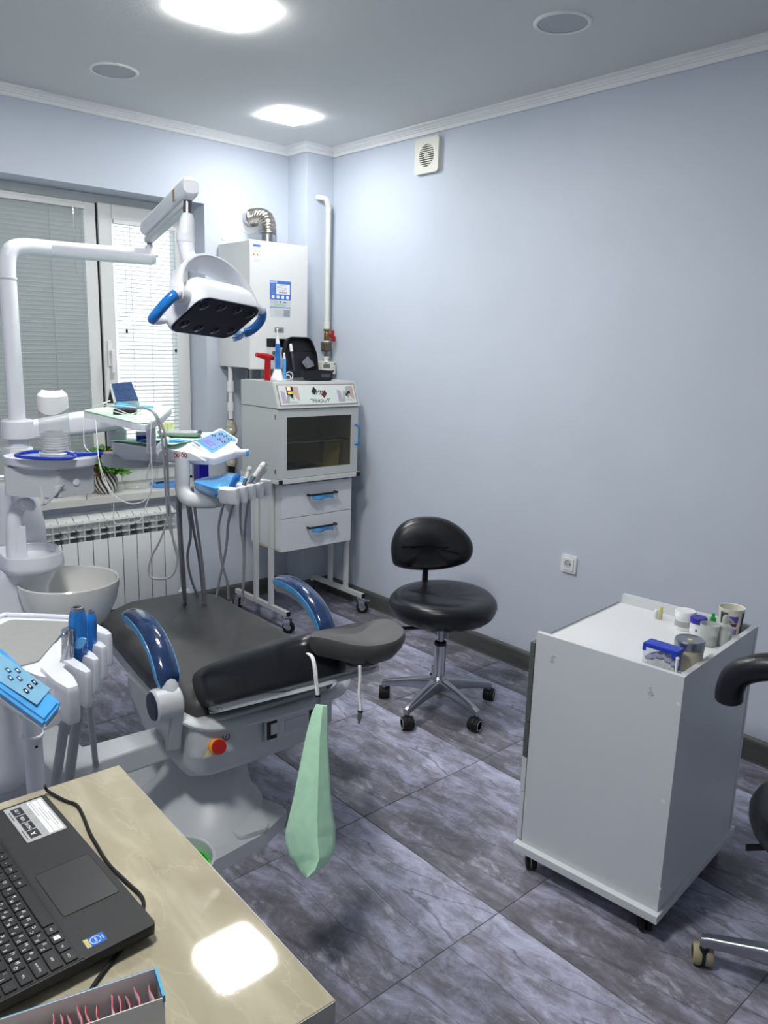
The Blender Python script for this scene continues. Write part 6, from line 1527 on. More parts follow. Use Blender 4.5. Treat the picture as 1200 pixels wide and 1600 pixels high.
# ================================================================== ROUND STOOLS
def five_star(par, c, R0, a0, zhub, m, wheel_m, hub_m, zt=.095, order=None):
    for k in range(5):
        a = a0 + k*2*math.pi/5; d = Vector((math.cos(a), math.sin(a), 0)); s_ = Vector((-d.y, d.x, 0))
        bm = bmesh.new(); rings = []
        for t, w, z0, z1 in ((.02, .026, zhub-.035, zhub+.030), (.2, .024, zhub-.032, zhub+.026), (.5, .019, zhub-.034, zhub+.010), (.8, .016, zt-.022, zt+.012), (.97, .014, zt-.030, zt+.002), (1.04, .012, zt-.030, zt-.006)):
            p = Vector((c[0], c[1], 0))+d*R0*t
            rings.append([(p.x+s_.x*x*w, p.y+s_.y*x*w, (z0+z1)/2+y*(z1-z0)/2) for x, y in rrect(2, 2, .5, 3)])
        add_loft(bm, rings); lg = obj('leg', bm, m, par)
        p = Vector((c[0], c[1], 0))+d*R0
        tube('castor_stem', [(p.x, p.y, zt-.02), (p.x, p.y, .056)], .008, M_chrome, lg, n=12)
        ca = a + (.9 if k % 2 else -1.3)
        Mw = Matrix.Translation((p.x+.012*math.cos(ca), p.y+.012*math.sin(ca), .029)) @ Matrix.Rotation(ca, 4, 'Z') @ Matrix.Rotation(R_(90), 4, 'X')
        bm = bmesh.new()
        for s in (-1, 1): add_lathe(bm, [(.010, s*.004), (.027, s*.004), (.029, s*.007), (.029, s*.019), (.026, s*.024), (.018, s*.025)], Mw, n=20)
        cs_ = obj('castor', bm, wheel_m, lg)
        for s in (-1, 1):
            bm = bmesh.new(); add_lathe(bm, [(.0185, s*.0245), (.0205, s*.0258), (.0225, s*.0245)], Mw, n=20)
            obj('wheel_ring', bm, hub_m, lg)
        bm = bmesh.new(); add_lathe(bm, [(0, -.0035), (.030, -.0035), (.031, 0), (.030, .0035), (0, .0035)], Mw, n=20); add_lathe(bm, [(0, .03), (.012, .03), (.012, .058), (0, .06)], Matrix.Translation((p.x, p.y, 0)), n=12); obj('castor_hood', bm, M_black, lg)

SX, SY = 2.375, 2.245
st1 = thing('round_stool', 'black padded stool with kidney backrest on chrome five-star base by wall', 'stool', (SX, SY, 0), group='dental stools')
five_star(st1, (SX, SY), .25, R_(121), .115, M_alu, M_rubber, M_gplast)
lathe('hub', [(0, .07), (.03, .07), (.036, .09), (.036, .145), (.028, .155), (0, .155)], (SX, SY, 0), M_alu, st1, n=24)
lathe('gas_column', [(.0, .055), (.026, .055), (.0265, .30), (.024, .302), (.0155, .302), (.0155, .43), (0, .43)], (SX, SY, 0), M_chrome, st1, n=28)
lathe('column_ring', [(.0235, .298), (.0275, .298), (.0275, .312), (.0235, .314)], (SX, SY, 0), M_black, st1, n=24)
box('seat_plate', (SX-.08, SY-.08, .405), (SX+.08, SY+.08, .418), M_black, st1, bevel=.003)
sc_ = Vector((2.385, 2.25, 0)); rs = .236
prof = [(0, .428), (.17, .424), (.205, .430), (.226, .452), (rs, .482), (.232, .506), (.215, .524), (.18, .530), (.12, .525), (0, .516)]
bm = bmesh.new(); add_lathe(bm, prof, Matrix.Translation(sc_), 56)
for v in bm.verts:
    q = v.co-sc_; rr = math.hypot(q.x, q.y); an = math.atan2(q.y, q.x)
    if v.co.z < .485 and rr > .15: v.co.z += .003*math.sin(an*23)+.002*math.sin(an*37); 
    if rr > .12 and v.co.z > .50: v.co.z += .004*math.sin(an*2+.6)
obj('seat', bm, M_leath2, st1)
# backrest on its post, behind the seat (towards the corner)
bdir = (Vector((2.52, 2.56, 0))-sc_).normalized(); bside = Vector((-bdir.y, bdir.x, 0))
pb_ = atz(655, 897, .50)
bpx = Vector((pb_.x, pb_.y, 0)); bpx = sc_ + bdir*.222
tube('back_post', [sc_+bdir*.10+Vector((0, 0, .41)), sc_+bdir*.20+Vector((0, 0, .405)), bpx+Vector((0, 0, .45)), bpx+Vector((0, 0, .62))], .014, M_black, st1, n=10, smoothk=4)
dB = (bpx+Vector((0, 0, .65))-CP).dot(cf)-.02
kid = [(611, 862), (612, 845), (620, 826), (636, 813), (660, 807), (690, 809), (714, 820), (731, 836), (739, 853), (737, 869), (727, 880), (700, 888), (672, 891), (640, 890), (618, 884), (613, 876)]
kc_ = catmull([(x, y, 0) for x, y in kid], 4, True); kmx = sum(p.x for p in kc_)/len(kc_); kmy = sum(p.y for p in kc_)/len(kc_)
bm = bmesh.new(); rings = []
for s, dpt in ((.15, -.052), (.45, -.050), (.72, -.044), (.88, -.034), (.97, -.018), (1.0, 0.0), (.98, .018), (.90, .034), (.7, .044), (.35, .05)):
    ring = []
    for p in kc_:
        x = kmx+(p.x-kmx)*s; y = kmy+(p.y-kmy)*s
        curv = .018*((x-kmx)/64)**2
        dep = dB+dpt-curv + (.012 if (s < .8 and abs(y-kmy-15) < 14 and abs(x-kmx) < 30 and dpt < 0) else 0)
        ring.append(atd(x, y, dep))
    rings.append(ring)
add_loft(bm, rings); obj('backrest', bm, M_leath2, st1)
tube('height_lever', [sc_+Vector((-.10, -.03, .405)), sc_+Vector((-.17, .06, .39)), sc_+Vector((-.20, .09, .385))], [.007, .008, .009], M_black, st1, n=10)
tube('tilt_knob', [sc_+Vector((-.08, -.10, .41)), sc_+Vector((-.085, -.105, .375))], .012, M_dalu, st1, n=12)

S2 = Vector((1.925, .50, 0))
st2 = thing('assistant_stool', 'black stool with curved torso arm and beige castors beside the white cabinet', 'stool', S2, group='dental stools')
M_beige = mat('beige_castor', rgb(166, 158, 128), .5, noise=.05)
five_star(st2, (S2.x, S2.y), .255, R_(109), .115, M_alu, M_beige, M_beige)
lathe('hub', [(0, .07), (.03, .07), (.036, .09), (.036, .13), (.028, .14), (0, .14)], S2, M_alu, st2, n=24)
lathe('gas_column', [(.0, .055), (.026, .055), (.0265, .26), (.024, .262), (.0155, .262), (.0155, .45), (0, .45)], S2, M_chrome, st2, n=28)
lathe('seat', [(0, .445), (.16, .44), (.188, .45), (.198, .475), (.199, .50), (.19, .52), (.165, .532), (0, .527)], S2+Vector((.005, .0, 0)), M_leath2, st2, n=56)
tube('height_lever', [S2+Vector((.0, .03, .425)), S2+Vector((-.06, .10, .42)), atz(1166, 1324, .415)], [.006, .008, .010], M_black, st2, n=10, sx=.5)
# torso support arm: curved padded bar
ar = [atz(1136, 1106, .62), atz(1127, 1090, .66), atz(1124, 1068, .69), atz(1140, 1047, .70), atz(1180, 1032, .70), atz(1240, 1030, .70), atz(1310, 1050, .69), atz(1370, 1100, .67)]
arm_c = [atd(*p) for p in ((1139, 1096, 1.93), (1141, 1075, 1.92), (1152, 1055, 1.90), (1180, 1044, 1.87), (1225, 1043, 1.83), (1280, 1058, 1.78), (1330, 1090, 1.74), (1360, 1130, 1.70))]
cc = catmull(arm_c, 7)
tube('torso_arm', cc, [.026, .031]+[.033]*(len(cc)-4)+[.030, .02], M_leath2, st2, n=18)
tube('arm_bracket', [cc[-6], cc[-6]+Vector((.0, -.02, -.12)), S2+Vector((.16, -.02, .44)), S2+Vector((.05, 0, .435))], .012, M_black, st2, n=10, smoothk=5)

# ================================================================== WHITE INSTRUMENT CART
CN = (1.79, .858, 0); CR_ = R_(5.3)
ct = thing('instrument_cart', 'white laminate instrument cart on small castors by the blue wall', 'cart', CN, CR_)
W_ = dict(world=False)
u0, u1, v0, v1, zb_, zt2 = .035, .585, .008, .445, .092, .776
box('base_board', (.015, 0, .068), (.60, .462, .092), M_lam, ct, bevel=.0015, **W_)
box('side_panel', (u0, v0, zb_), (u0+.016, v1, zt2), M_lam, ct, bevel=.0008, **W_)
box('side_panel', (u1-.016, v0, zb_), (u1, v1, zt2), M_lam, ct, bevel=.0008, **W_)
box('back_panel', (u0+.016, v0+.002, zb_), (u1-.016, v0+.018, zt2-.001), M_lam, ct, bevel=.0008, **W_)
box('worktop', (u0+.016, v0+.018, .728), (u1-.016, v1, .745), M_white, ct, bevel=.0008, **W_)
box('worktop_edge', (u0+.016, v1, .728), (u1-.016, v1+.003, .746), M_gplast, ct, **W_)
zs_ = [(.60, .74, M_gr_ if 'M_gr_' in globals() else mat('dark_grey_front', rgb(92, 94, 92), .4, noise=.02)), (.49, .597, None), (.375, .487, None), (.26, .372, None), (.10, .257, None)]
for z0, z1, m_ in zs_:
    m_ = m_ or (M_lam if z1 < .48 else mat('dark_grey_front', rgb(92, 94, 92), .4, noise=.02))
    d_ = box('drawer', (u0+.001, v1+.003, z0), (u1-.001, v1+.019, z1), m_, ct, bevel=.001, **W_)
for uu in (.06, .555):
    for vv in (.05, .42):
        bm = bmesh.new(); Mw = Matrix.Translation((uu, vv, .025)) @ Matrix.Rotation(R_(40), 4, 'Z') @ Matrix.Rotation(R_(90), 4, 'X')
        for s in (-1, 1): add_lathe(bm, [(0, s*.004), (.022, s*.004), (.0245, s*.008), (.0245, s*.013), (.021, s*.016), (0, s*.017)], Mw, n=18)
        add_lathe(bm, [(0, .04), (.010, .04), (.010, .068), (0, .068)], Matrix.Translation((uu, vv, 0)), n=10)
        obj('castor', bm, M_rubber, ct, world=False)
FCt = FR[ct.name]
for (px, py, nm) in ((864, 1031, 'sticker_mark'), (1016, 1081, 'sticker_mark')):
    pass
def face_l(px, py):
    I = FCt.inverted(); o_ = I @ CP; d_ = I.to_3x3() @ ray(px, py); return o_+d_*((u0-o_.x)/d_.x)
for k, (px, py) in enumerate(((864, 1030.5), (1017, 1081))):
    q = face_l(px, py)
    Mq = basis((0, -1, 0), (0, 0, 1), (-1, 0, 0), (u0, q.y, q.z)) @ Matrix.Rotation(R_(0 if k == 0 else 28), 4, 'Z')
    bm = bmesh.new()
    for i in range(5): add_box(bm, (random.uniform(-.004, .004), -.010+i*.005, .0003), (random.uniform(.006, .014), .0022, .0006), Mq)
    obj('sticker_residue', bm, M_print_grey, ct, world=False)
for (px, py) in ((1036, 1252), (1030, 1388), (852, 1030), (1060, 1100)):
    q = face_l(px, py)
    if px > 1000: lathe('screw_cover', [(0, .0006), (.005, .0005), (.0055, 0)], (0, 0, 0), M_paper, ct, M=basis((0, -1, 0), (0, 0, 1), (-1, 0, 0), (u0, q.y, q.z)), n=14, world=False)
ZC_ = .7455
def cpt(u, v, z=ZC_): return FCt @ Vector((u, v, z))
# blue-lidded clear box with cotton
bxb = cpt(.105, .10); MBx = FCt @ Matrix.Translation((.098, .095, ZC_)) @ Matrix.Rotation(R_(-2), 4, 'Z')
cbx = thing('cotton_box', 'clear box with royal blue lid holding violet-white cotton rolls on the cart', 'box', bxb)
bm = bmesh.new()
for lo, hi in (((-.022, -.046, 0), (.022, .046, .002)), ((-.022, -.046, 0), (-.0205, .046, .066)), ((.0205, -.046, 0), (.022, .046, .066)), ((-.022, -.046, 0), (.022, -.0445, .066)), ((-.022, .0445, 0), (.022, .046, .066))): bb(bm, lo, hi, 0, MBx)
obj('clear_walls', bm, M_clear, cbx, smooth=False)
bm = bmesh.new(); bb(bm, (-.0235, -.048, .064), (.0235, .048, .076), .003, MBx); bb(bm, (-.0235, -.048, .054), (-.0215, -.034, .066), .0005, MBx); bb(bm, (-.0235, .038, .054), (-.0215, .048, .066), .0005, MBx); bb(bm, (-.022, -.049, .020), (.004, -.0465, .066), .0005, MBx)
obj('lid', bm, M_blueplast, cbx, label='royal blue lid')
M_cot = mat('violet_cotton', rgb(176, 178, 220), .9, noise=.2, nscale=60)
random.seed(5)
for k in range(9):
    for j in range(2): tube('cotton_roll', [MBx @ Vector((-.017, -.036+.009*k, .022+.016*j+.010*math.sin(k*.45)+.003*(k % 2))), MBx @ Vector((.015, -.036+.009*k+.003, .022+.016*j+.010*math.sin(k*.45)))], .0060, M_cot if j else M_paper, cbx, n=8)
lathe('hinge_pin', [(0, -.02), (.003, -.02), (.004, .02), (.006, .024), (0, .028)], MBx @ Vector((-.022, -.049, .036)), M_paper, cbx, n=10)
tin = cpt(.178, .058); tn = thing('metal_lid_jar', 'wide cream jar with silver metal lid at the cart corner', 'jar', tin)
lathe('jar_body', [(0, 0), (.034, 0), (.037, .004), (.038, .055), (.035, .062), (0, .062)], tin, mat('jar_cream', rgb(206, 200, 176), .25, noise=.06, nscale=12), tn, n=36)
lathe('jar_lid', [(.036, .060), (.0395, .060), (.0400, .078), (.037, .083), (.033, .080), (0, .0805)], tin, M_alu, tn, n=36, label='silver metal lid')
lathe('lid_dot', [(0, .0815), (.006, .0812), (.0065, .0805)], tin, M_print_yellow, tn, n=16)
wj = cpt(.475, .190); wt_ = thing('white_jar', 'white screw jar with wide ribbed lid on the cart', 'jar', wj)
lathe('jar_body', [(0, 0), (.027, 0), (.029, .004), (.029, .040), (0, .040)], wj, M_white, wt_, n=32)
lathe('jar_band', [(.029, .012), (.0297, .012), (.0297, .030), (.029, .030)], wj, M_gr2, wt_, n=32)
lathe('jar_lid', [(0, .040), (.031, .040), (.0315, .045), (.0315, .056), (.029, .060), (.018, .058), (0, .059)], wj, M_paper, wt_, n=32)
bj = cpt(.462, .143); bt_ = thing('blue_lid_jar', 'small white jar with dark blue lid on the cart', 'jar', bj)
lathe('jar_body', [(0, 0), (.022, 0), (.0235, .003), (.0235, .036), (0, .036)], bj, M_paper, bt_, n=28)
lathe('jar_lid', [(0, .036), (.0245, .036), (.025, .040), (.025, .050), (.022, .054), (0, .054)], bj, mat('lid_indigo', rgb(52, 48, 158), .3, noise=.05), bt_, n=28, label='indigo lid')
textm('jar_print', 'a', .016, M_print_dark, bt_, FCt @ Matrix.Translation((.4385, .139, ZC_+.018)) @ basis((0, -1, 0), (0, 0, 1), (-1, 0, 0)))
gb = cpt(.53, .125); gt_ = thing('green_bottle', 'tiny bottle with bright green dropper cap on the cart', 'bottle', gb)
lathe('bottle_body', [(0, 0), (.010, 0), (.010, .024), (.006, .028), (0, .028)], gb, M_frost, gt_, n=18)
lathe('bottle_cap', [(.008, .028), (.010, .029), (.009, .040), (.005, .043), (.005, .052), (.002, .055), (0, .055)], gb, mat('cap_green', rgb(28, 150, 58), .35, noise=.05), gt_, n=18, label='green cap')
random.seed(9)
m1 = cpt(.395, .085); c1_ = thing('measuring_cup', 'translucent milky measuring cup on the cart', 'cup', m1)
lathe('cup_wall', [(0, 0), (.022, 0), (.0235, .003), (.027, .062), (.028, .064), (.0265, .064), (.0225, .004), (0, .003)], m1, M_frost, c1_, n=30)
lathe('contents', [(0, .005), (.0215, .005), (.024, .034), (0, .034)], m1, M_paper, c1_, n=24)
m2 = cpt(.43, .055); c2_ = thing('dropper_bottle', 'translucent white spouted dropper bottle on the cart', 'bottle', m2)
lathe('bottle_body', [(0, 0), (.021, 0), (.0225, .004), (.0225, .050), (.018, .060), (.009, .066), (0, .066)], m2, M_frost, c2_, n=28)
lathe('bottle_cap', [(.009, .066), (.010, .068), (.009, .082), (.005, .090), (0, .092)], m2, M_frost, c2_, n=20)
tube('spout_arm', [m2+Vector((0, 0, .072)), m2+Vector((.012, -.006, .076)), m2+Vector((.026, -.012, .066))], [.005, .0045, .003], M_frost, c2_, n=10)
lathe('contents', [(0, .004), (.020, .004), (.020, .038), (0, .038)], m2, M_paper, c2_, n=24)
pc = cpt(.535, .075); pt_ = thing('printed_cup', 'cream printed tub with violet fruit picture holding a glass slab', 'tub', pc)
lathe('tub_wall', [(0, 0), (.028, 0), (.030, .003), (.0365, .082), (.038, .084), (.0375, .087), (.035, .085), (.0285, .004), (0, .004)], pc, M_cream, pt_, n=36)
M_gr_=None
def tub_patch(nm, a0, a1, z0, z1, m, lift=.0004):
    bm = bmesh.new()
    def f(u, v):
        z = z0+(z1-z0)*v; r = .030+(.0365-.030)*(z-.003)/.079+lift; a = a0+(a1-a0)*u; return Vector((pc.x+r*math.cos(a), pc.y+r*math.sin(a), pc.z+z))
    add_grid(bm, f, 12, 3); o = obj(nm, bm, m, pt_); solid(o, .0005, 1)
tub_patch('dark_band', R_(150), R_(190), .006, .076, M_print_dark); tub_patch('dark_band', R_(262), R_(310), .006, .076, M_print_dark)
tub_patch('violet_print', R_(195), R_(240), .046, .066, mat('print_violet', rgb(96, 70, 150), .5, noise=.3, nscale=300)); tub_patch('maroon_print', R_(200), R_(236), .034, .044, mat('print_plum', rgb(110, 50, 80), .5, noise=.1)); tub_patch('violet_print', R_(205), R_(240), .008, .026, mat('print_violet2', rgb(140, 120, 180), .5, noise=.3, nscale=300))
for k, (u_, v_, h_, m_) in enumerate(((.500, .292, .030, mat('vial_white', rgb(220, 226, 220), .2, noise=.05)), (.506, .280, .040, mat('vial_amber', rgb(196, 196, 140), .15, noise=.1)))):
    q = cpt(u_, v_); t_ = thing('glass_vial', ('short pale vial by the rear edge of the cart' if k == 0 else 'taller yellow-capped vial by the rear edge of the cart'), 'vial', q)
    lathe('vial_body', [(0, 0), (.0055, 0), (.006, .002), (.006, h_*.7), (.003, h_*.8), (0, h_*.8)], q, m_, t_, n=14)
    lathe('vial_cap', [(.003, h_*.8), (.0055, h_*.82), (.0055, h_), (0, h_*1.02)], q, M_print_yellow if k else M_paper, t_, n=14)
textm('panel_lettering', 'Ο.ʀ', .02, M_print_dark, ct, Matrix.Translation((.27, v0+.0185, ZC_+.012)) @ basis((-1, 0, 0), (0, 0, 1), (0, 1, 0)), world=False) if False else None

# ================================================================== DESK
ZD = .80; DA = R_(1.9)
dk = thing('desk', 'desk with beige stone-look glossy top and pale edge', 'desk', (.10, .97, 0))
m = bpy.data.materials.new('stone_laminate'); m.use_nodes = True; nt = m.node_tree; b = nt.nodes['Principled BSDF']
tcn = node(nt, 'ShaderNodeTexCoord'); mp_ = node(nt, 'ShaderNodeMapping'); mp_.inputs['Scale'].default_value = (5, 1.6, 1); mp_.inputs['Rotation'].default_value = (0, 0, R_(70)); lnk(nt, tcn.outputs['Object'], mp_.inputs['Vector'])
n1 = node(nt, 'ShaderNodeTexNoise'); n1.inputs['Scale'].default_value = 2.2; n1.inputs['Detail'].default_value = 8; n1.inputs['Distortion'].default_value = .8; lnk(nt, mp_.outputs[0], n1.inputs['Vector'])
rp = node(nt, 'ShaderNodeValToRGB'); e = rp.color_ramp.elements; e[0].position = .3; e[0].color = (*rgb(158, 150, 128), 1); e[1].position = .75; e[1].color = (*rgb(196, 190, 166), 1); x = e.new(.5); x.color = (*rgb(174, 167, 144), 1)
lnk(nt, n1.outputs['Fac'], rp.inputs['Fac'])
n2 = node(nt, 'ShaderNodeTexNoise'); n2.inputs['Scale'].default_value = 2.6; n2.inputs['Detail'].default_value = 5; n2.inputs['Distortion'].default_value = .5; lnk(nt, mp_.outputs[0], n2.inputs['Vector'])
sb_ = node(nt, 'ShaderNodeMath', operation='SUBTRACT'); sb_.inputs[1].default_value = .5; lnk(nt, n2.outputs['Fac'], sb_.inputs[0]); ab_ = node(nt, 'ShaderNodeMath', operation='ABSOLUTE'); lnk(nt, sb_.outputs[0], ab_.inputs[0])
mr_ = node(nt, 'ShaderNodeMapRange'); mr_.inputs['From Min'].default_value = 0; mr_.inputs['From Max'].default_value = .012; mr_.inputs['To Min'].default_value = .16; mr_.inputs['To Max'].default_value = 0; lnk(nt, ab_.outputs[0], mr_.inputs['Value'])
mx_ = node(nt, 'ShaderNodeMix', data_type='RGBA'); lnk(nt, mr_.outputs[0], mx_.inputs['Factor']); lnk(nt, rp.outputs['Color'], mx_.inputs['A']); mx_.inputs['B'].default_value = (*rgb(214, 208, 186), 1)
lnk(nt, mx_.outputs['Result'], b.inputs['Base Color']); b.inputs['Roughness'].default_value = .03; b.inputs['Specular IOR Level'].default_value = .5
n3 = node(nt, 'ShaderNodeTexNoise'); n3.inputs['Scale'].default_value = 500; lnk(nt, tcn.outputs['Object'], n3.inputs['Vector']); bp_ = node(nt, 'ShaderNodeBump'); bp_.inputs['Strength'].default_value = .015; bp_.inputs['Distance'].default_value = .001; lnk(nt, n3.outputs['Fac'], bp_.inputs['Height']); lnk(nt, bp_.outputs['Normal'], b.inputs['Normal'])
M_stone = m
dA_, dB_ = atz(185, 1195, ZD), atz(523, 1563, ZD)
dirY = (dA_-dB_).normalized(); dirX = Vector((dirY.y, -dirY.x, 0))
MD = basis(dirX, dirY, (0, 0, 1), (dB_.x, dB_.y, 0)); LD = (dA_-dB_).length
box('desktop', (-.82, 0, ZD-.036), (0, LD, ZD), M_stone, dk, M=MD, bevel=.002)
M_dedge = mat('desk_edge_band', rgb(176, 172, 162), .4, noise=.03)
box('edge_band', (-.82, -.0012, ZD-.035), (-.001, .0, ZD-.001), M_dedge, dk, M=MD); box('edge_band', (0, 0, ZD-.035), (.0012, LD, ZD-.001), M_dedge, dk, M=MD)
box('side_panel', (-.80, .02, 0), (-.78, LD-.02, ZD-.036), M_lam, dk, M=MD); box('side_panel', (-.14, .05, 0), (-.12, LD-.05, ZD-.036), M_lam, dk, M=MD)
box('modesty_panel', (-.78, LD-.10, .2), (-.14, LD-.085, ZD-.036), M_lam, dk, M=MD)

# ------------------------------------------------------------------ laptop
LO = atz(247, 1442, ZD+.025); lyd = (atz(72, 1240, ZD+.025)-LO).normalized(); lxd = Vector((-lyd.y, lyd.x, 0))   # lxd towards hinge (-X)
MLt = basis(lyd, lxd, (0, 0, 1), (LO.x, LO.y, ZD))        # x along front edge (user's left -> right), y towards hinge
if MLt.determinant() < 0: print('flip')
lp = thing('laptop', 'black open laptop with cyrillic keyboard lying on the beige desk', 'laptop', (LO.x, LO.y, ZD))
LW, LDp = .400, .262
M_lap = mat('laptop_black', rgb(34, 35, 36), .5, noise=.06, nscale=200, bump=.3, bscale=900, spec=.4)
M_lapd = mat('laptop_deck_dark', rgb(26, 27, 30), .45, noise=.05, nscale=200)
out = roundpoly([(0, 0), (LW, 0), (LW, LDp), (0, LDp)], .014, 4)
bm = bmesh.new(); rings = []
for z, s in ((.004, .012), (.008, .004), (.014, .0), (.021, .0), (.0245, .0015), (.0250, .0035)):
    rings.append([MLt @ Vector((min(max(x, 0+s), LW-s) if True else x, min(max(y, 0+s), LDp-s), z)) for x, y in out])
add_loft(bm, rings); base_ = obj('base', bm, M_lap, lp)
for (x, y) in ((.03, .03), (LW-.03, .03), (.03, LDp-.03), (LW-.03, LDp-.03)): tube('rubber_foot', [MLt @ Vector((x, y, 0)), MLt @ Vector((x, y, .006))], .008, M_rubber, base_, n=12)
prism('keyboard_deck', [(.004, .100), (LW-.004, .100), (LW-.004, .235), (.004, .235)], .0248, .0254, M_lapd, lp, M=MLt)
prism('deck_step', [(.004, .0965), (LW-.004, .0965), (LW-.004, .1005), (.004, .1005)], .0248, .0258, M_black, lp, M=MLt)
prism('touchpad', rrect(.108, .077, .004, 3, .1445, .050), .0249, .0254, mat('touchpad', rgb(40, 41, 42), .42, noise=.05, nscale=40), lp, M=MLt)
bm = bmesh.new(); o_, i_ = rrect(.1095, .0785, .0045, 3, .1445, .050), rrect(.108, .077, .004, 3, .1445, .050)
ring_face(bm, MLt, o_, i_, .0249, .0256); obj('touchpad_groove', bm, M_rubber, lp)
# spec label
lab = prism('spec_label', rrect(.112, .060, .002, 3, .337, .040), .0250, .0253, mat('label_silver', rgb(178, 180, 180), .35, metal=.3, noise=.02), lp, M=MLt, label='silver specification label')
def lq(nm, x0, y0, x1, y1, m, z=.0253): return prism(nm, [(x0, y0), (x1, y0), (x1, y1), (x0, y1)], z, z+.0002, m, lab, M=MLt)
MX = basis((-1, 0, 0), (0, -1, 0), (0, 0, 1))
for k in range(3): lq('label_strip', .285, .013+.0078*k, .388, .0195+.0078*k, M_print_white)
for k in range(4):
    lq('label_icon', .289+.0245*k, .046, .311+.0245*k, .062, M_print_dark)
lq('label_footer', .285, .0635, .39, .0685, mat('label_silver2', rgb(190, 192, 192), .35, metal=.3, noise=.02))
for k, tx in enumerate(('1 TB', 'USB', 'HDMI', 'A')):
    textm('label_text', tx, .0075 if k != 3 else .012, M_print_white, lab, MLt @ Matrix.Translation((.300+.0245*(3-k), .054, .0256)) @ MX if False else MLt @ Matrix.Translation((.300+.0245*(3-k), .054, .0256)), ext=.0001)
for k in range(3):
    for j in range(2): lq('label_line', .292+.03*k, .0375+.0035*j, .312+.03*k, .0385+.0035*j, M_print_grey)
for k in range(3): lq('strip_text', .30+.02*k, .0155+.0078*k, .345+.02*k, .0168+.0078*k, M_print_grey, .0255)
for k in range(2): lq('footer_text', .29+.06*k, .0655, .318+.06*k, .0667, M_print_dark, .0255)
# processor sticker
cs_ = prism('chip_sticker', rrect(.018, .026, .001, 3, .024, .075), .0250, .0253, mat('chip_blue', rgb(30, 105, 205), .25, noise=.1), lp, M=MLt, label='small blue processor sticker')
prism('sticker_foil', [(.0155, .082), (.0325, .082), (.0325, .0875), (.0155, .0875)], .0253, .0255, mat('chip_gold', rgb(200, 190, 110), .3, metal=.5, noise=.3, nscale=400), cs_, M=MLt)
lathe('sticker_ring', [(.0062, .0253), (.0070, .0253), (.0070, .0256), (.0062, .0256)], (0, 0, 0), M_print_white, cs_, M=MLt @ Matrix.Translation((.024, .074, 0)), n=20)
textm('sticker_text', 'intel', .0052, M_print_white, cs_, MLt @ Matrix.Translation((.024, .074, .0255)), ext=.0001)
textm('sticker_text', 'inside', .0034, M_print_white, cs_, MLt @ Matrix.Translation((.024, .065, .0255)), ext=.0001)
# keys
M_key = mat('key_black', rgb(24, 25, 27), .45, noise=.05, nscale=150)
keymesh = {}
def key(x, y, w, h, txt=None, txt2=None, sz=.0062):
    kk = (round(w, 4), round(h, 4))
    if kk not in keymesh:
        bm = bmesh.new(); add_loft(bm, [[(a, b_, 0) for a, b_ in rrect(w-.0015, h-.0015, .0015, 2)], [(a, b_, .0016) for a, b_ in rrect(w-.0020, h-.0020, .0015, 2)], [(a, b_, .0022) for a, b_ in rrect(w-.0032, h-.0032, .0015, 2)]])
        bmesh.ops.recalc_face_normals(bm, faces=bm.faces[:]); me = bpy.data.meshes.new('key'); bm.to_mesh(me); bm.free(); me.shade_smooth(); me.set_sharp_from_angle(angle=R_(35)); me.materials.append(M_key); keymesh[kk] = me
    o = bpy.data.objects.new('key', keymesh[kk]); COL.objects.link(o); o.parent = lp
    o.matrix_parent_inverse = FR[lp.name].inverted(); o.matrix_basis = MLt @ Matrix.Translation((x, y, .0254))
    Mk = Matrix.Translation((0, 0, .0023))
    if txt and y < .19:
        t = textm('key_letter', txt, sz, M_print_white, o, Mk @ Matrix.Translation((-w*.22 if txt2 else 0, h*.16 if txt2 else 0, 0)), world=False, ext=.0001)
        if txt2: textm('key_letter', txt2, sz, M_print_white, o, Mk @ Matrix.Translation((w*.2, -h*.18, 0)), world=False, ext=.0001)
P_ = .0190; X0 = .006
yr = [.1105+.0178*i for i in range(6)]
xc = X0
row0 = [('Ctrl', .022), ('Fn', P_), ('win', P_), ('Alt', P_), (None, .0985), ('Alt', P_), ('=', P_), ('Ctrl', P_), ('<', P_), ('v', P_), ('>', P_)]
for tx, w in row0:
    if tx == 'win':
        key(xc+w/2, yr[0], w, .0165)
        for a, c in ((-.0019, .0019), (.0021, .0019), (-.0019, -.0021), (.0021, -.0021)):
            prism('key_letter', [(-.0018, -.0018), (.0018, -.0018), (.0018, .0018), (-.0018, .0018)], .0277, .0279, M_print_white, lp, M=MLt @ Matrix.Translation((xc+w/2+a, yr[0]+c, 0)))
    else: key(xc+w/2, yr[0], w, .0165, tx, sz=.0045)
    xc += w
rows = [('⇧Shift', .0365, 'ZXCVBNM,./', 'ЯЧСМИТЬБЮ.'), ('Caps Lock', .0315, 'ASDFGHJKL;\'', 'ФЫВАПРОЛДЖЭ'), ('Tab', .0265, 'QWERTYUIOP[]', 'ЙЦУКЕНГШЩЗХЪ'), ('`', .0190, '1234567890-=', '!"№;%:?*()_+')]
for r, (lead, lw2, la, cy) in enumerate(rows):
    xc = X0; key(xc+lw2/2, yr[r+1], lw2, .0165, lead.replace('⇧', ''), sz=.0042); xc += lw2
    for a, c in zip(la, cy): key(xc+P_/2, yr[r+1], P_, .0165, a, c if a != c else None); xc += P_
    key(xc+(.305-xc)/2, yr[r+1], max(.019, .305-xc), .0165)
    for k in range(4): key(.318+P_*k+P_/2, yr[r+1], P_, .0165)
for k in range(4): key(.318+P_*k+P_/2, yr[0], P_, .0165)
for k in range(20): key(X0+.0193*k+.0097, yr[5]-.002, .0193, .0125)
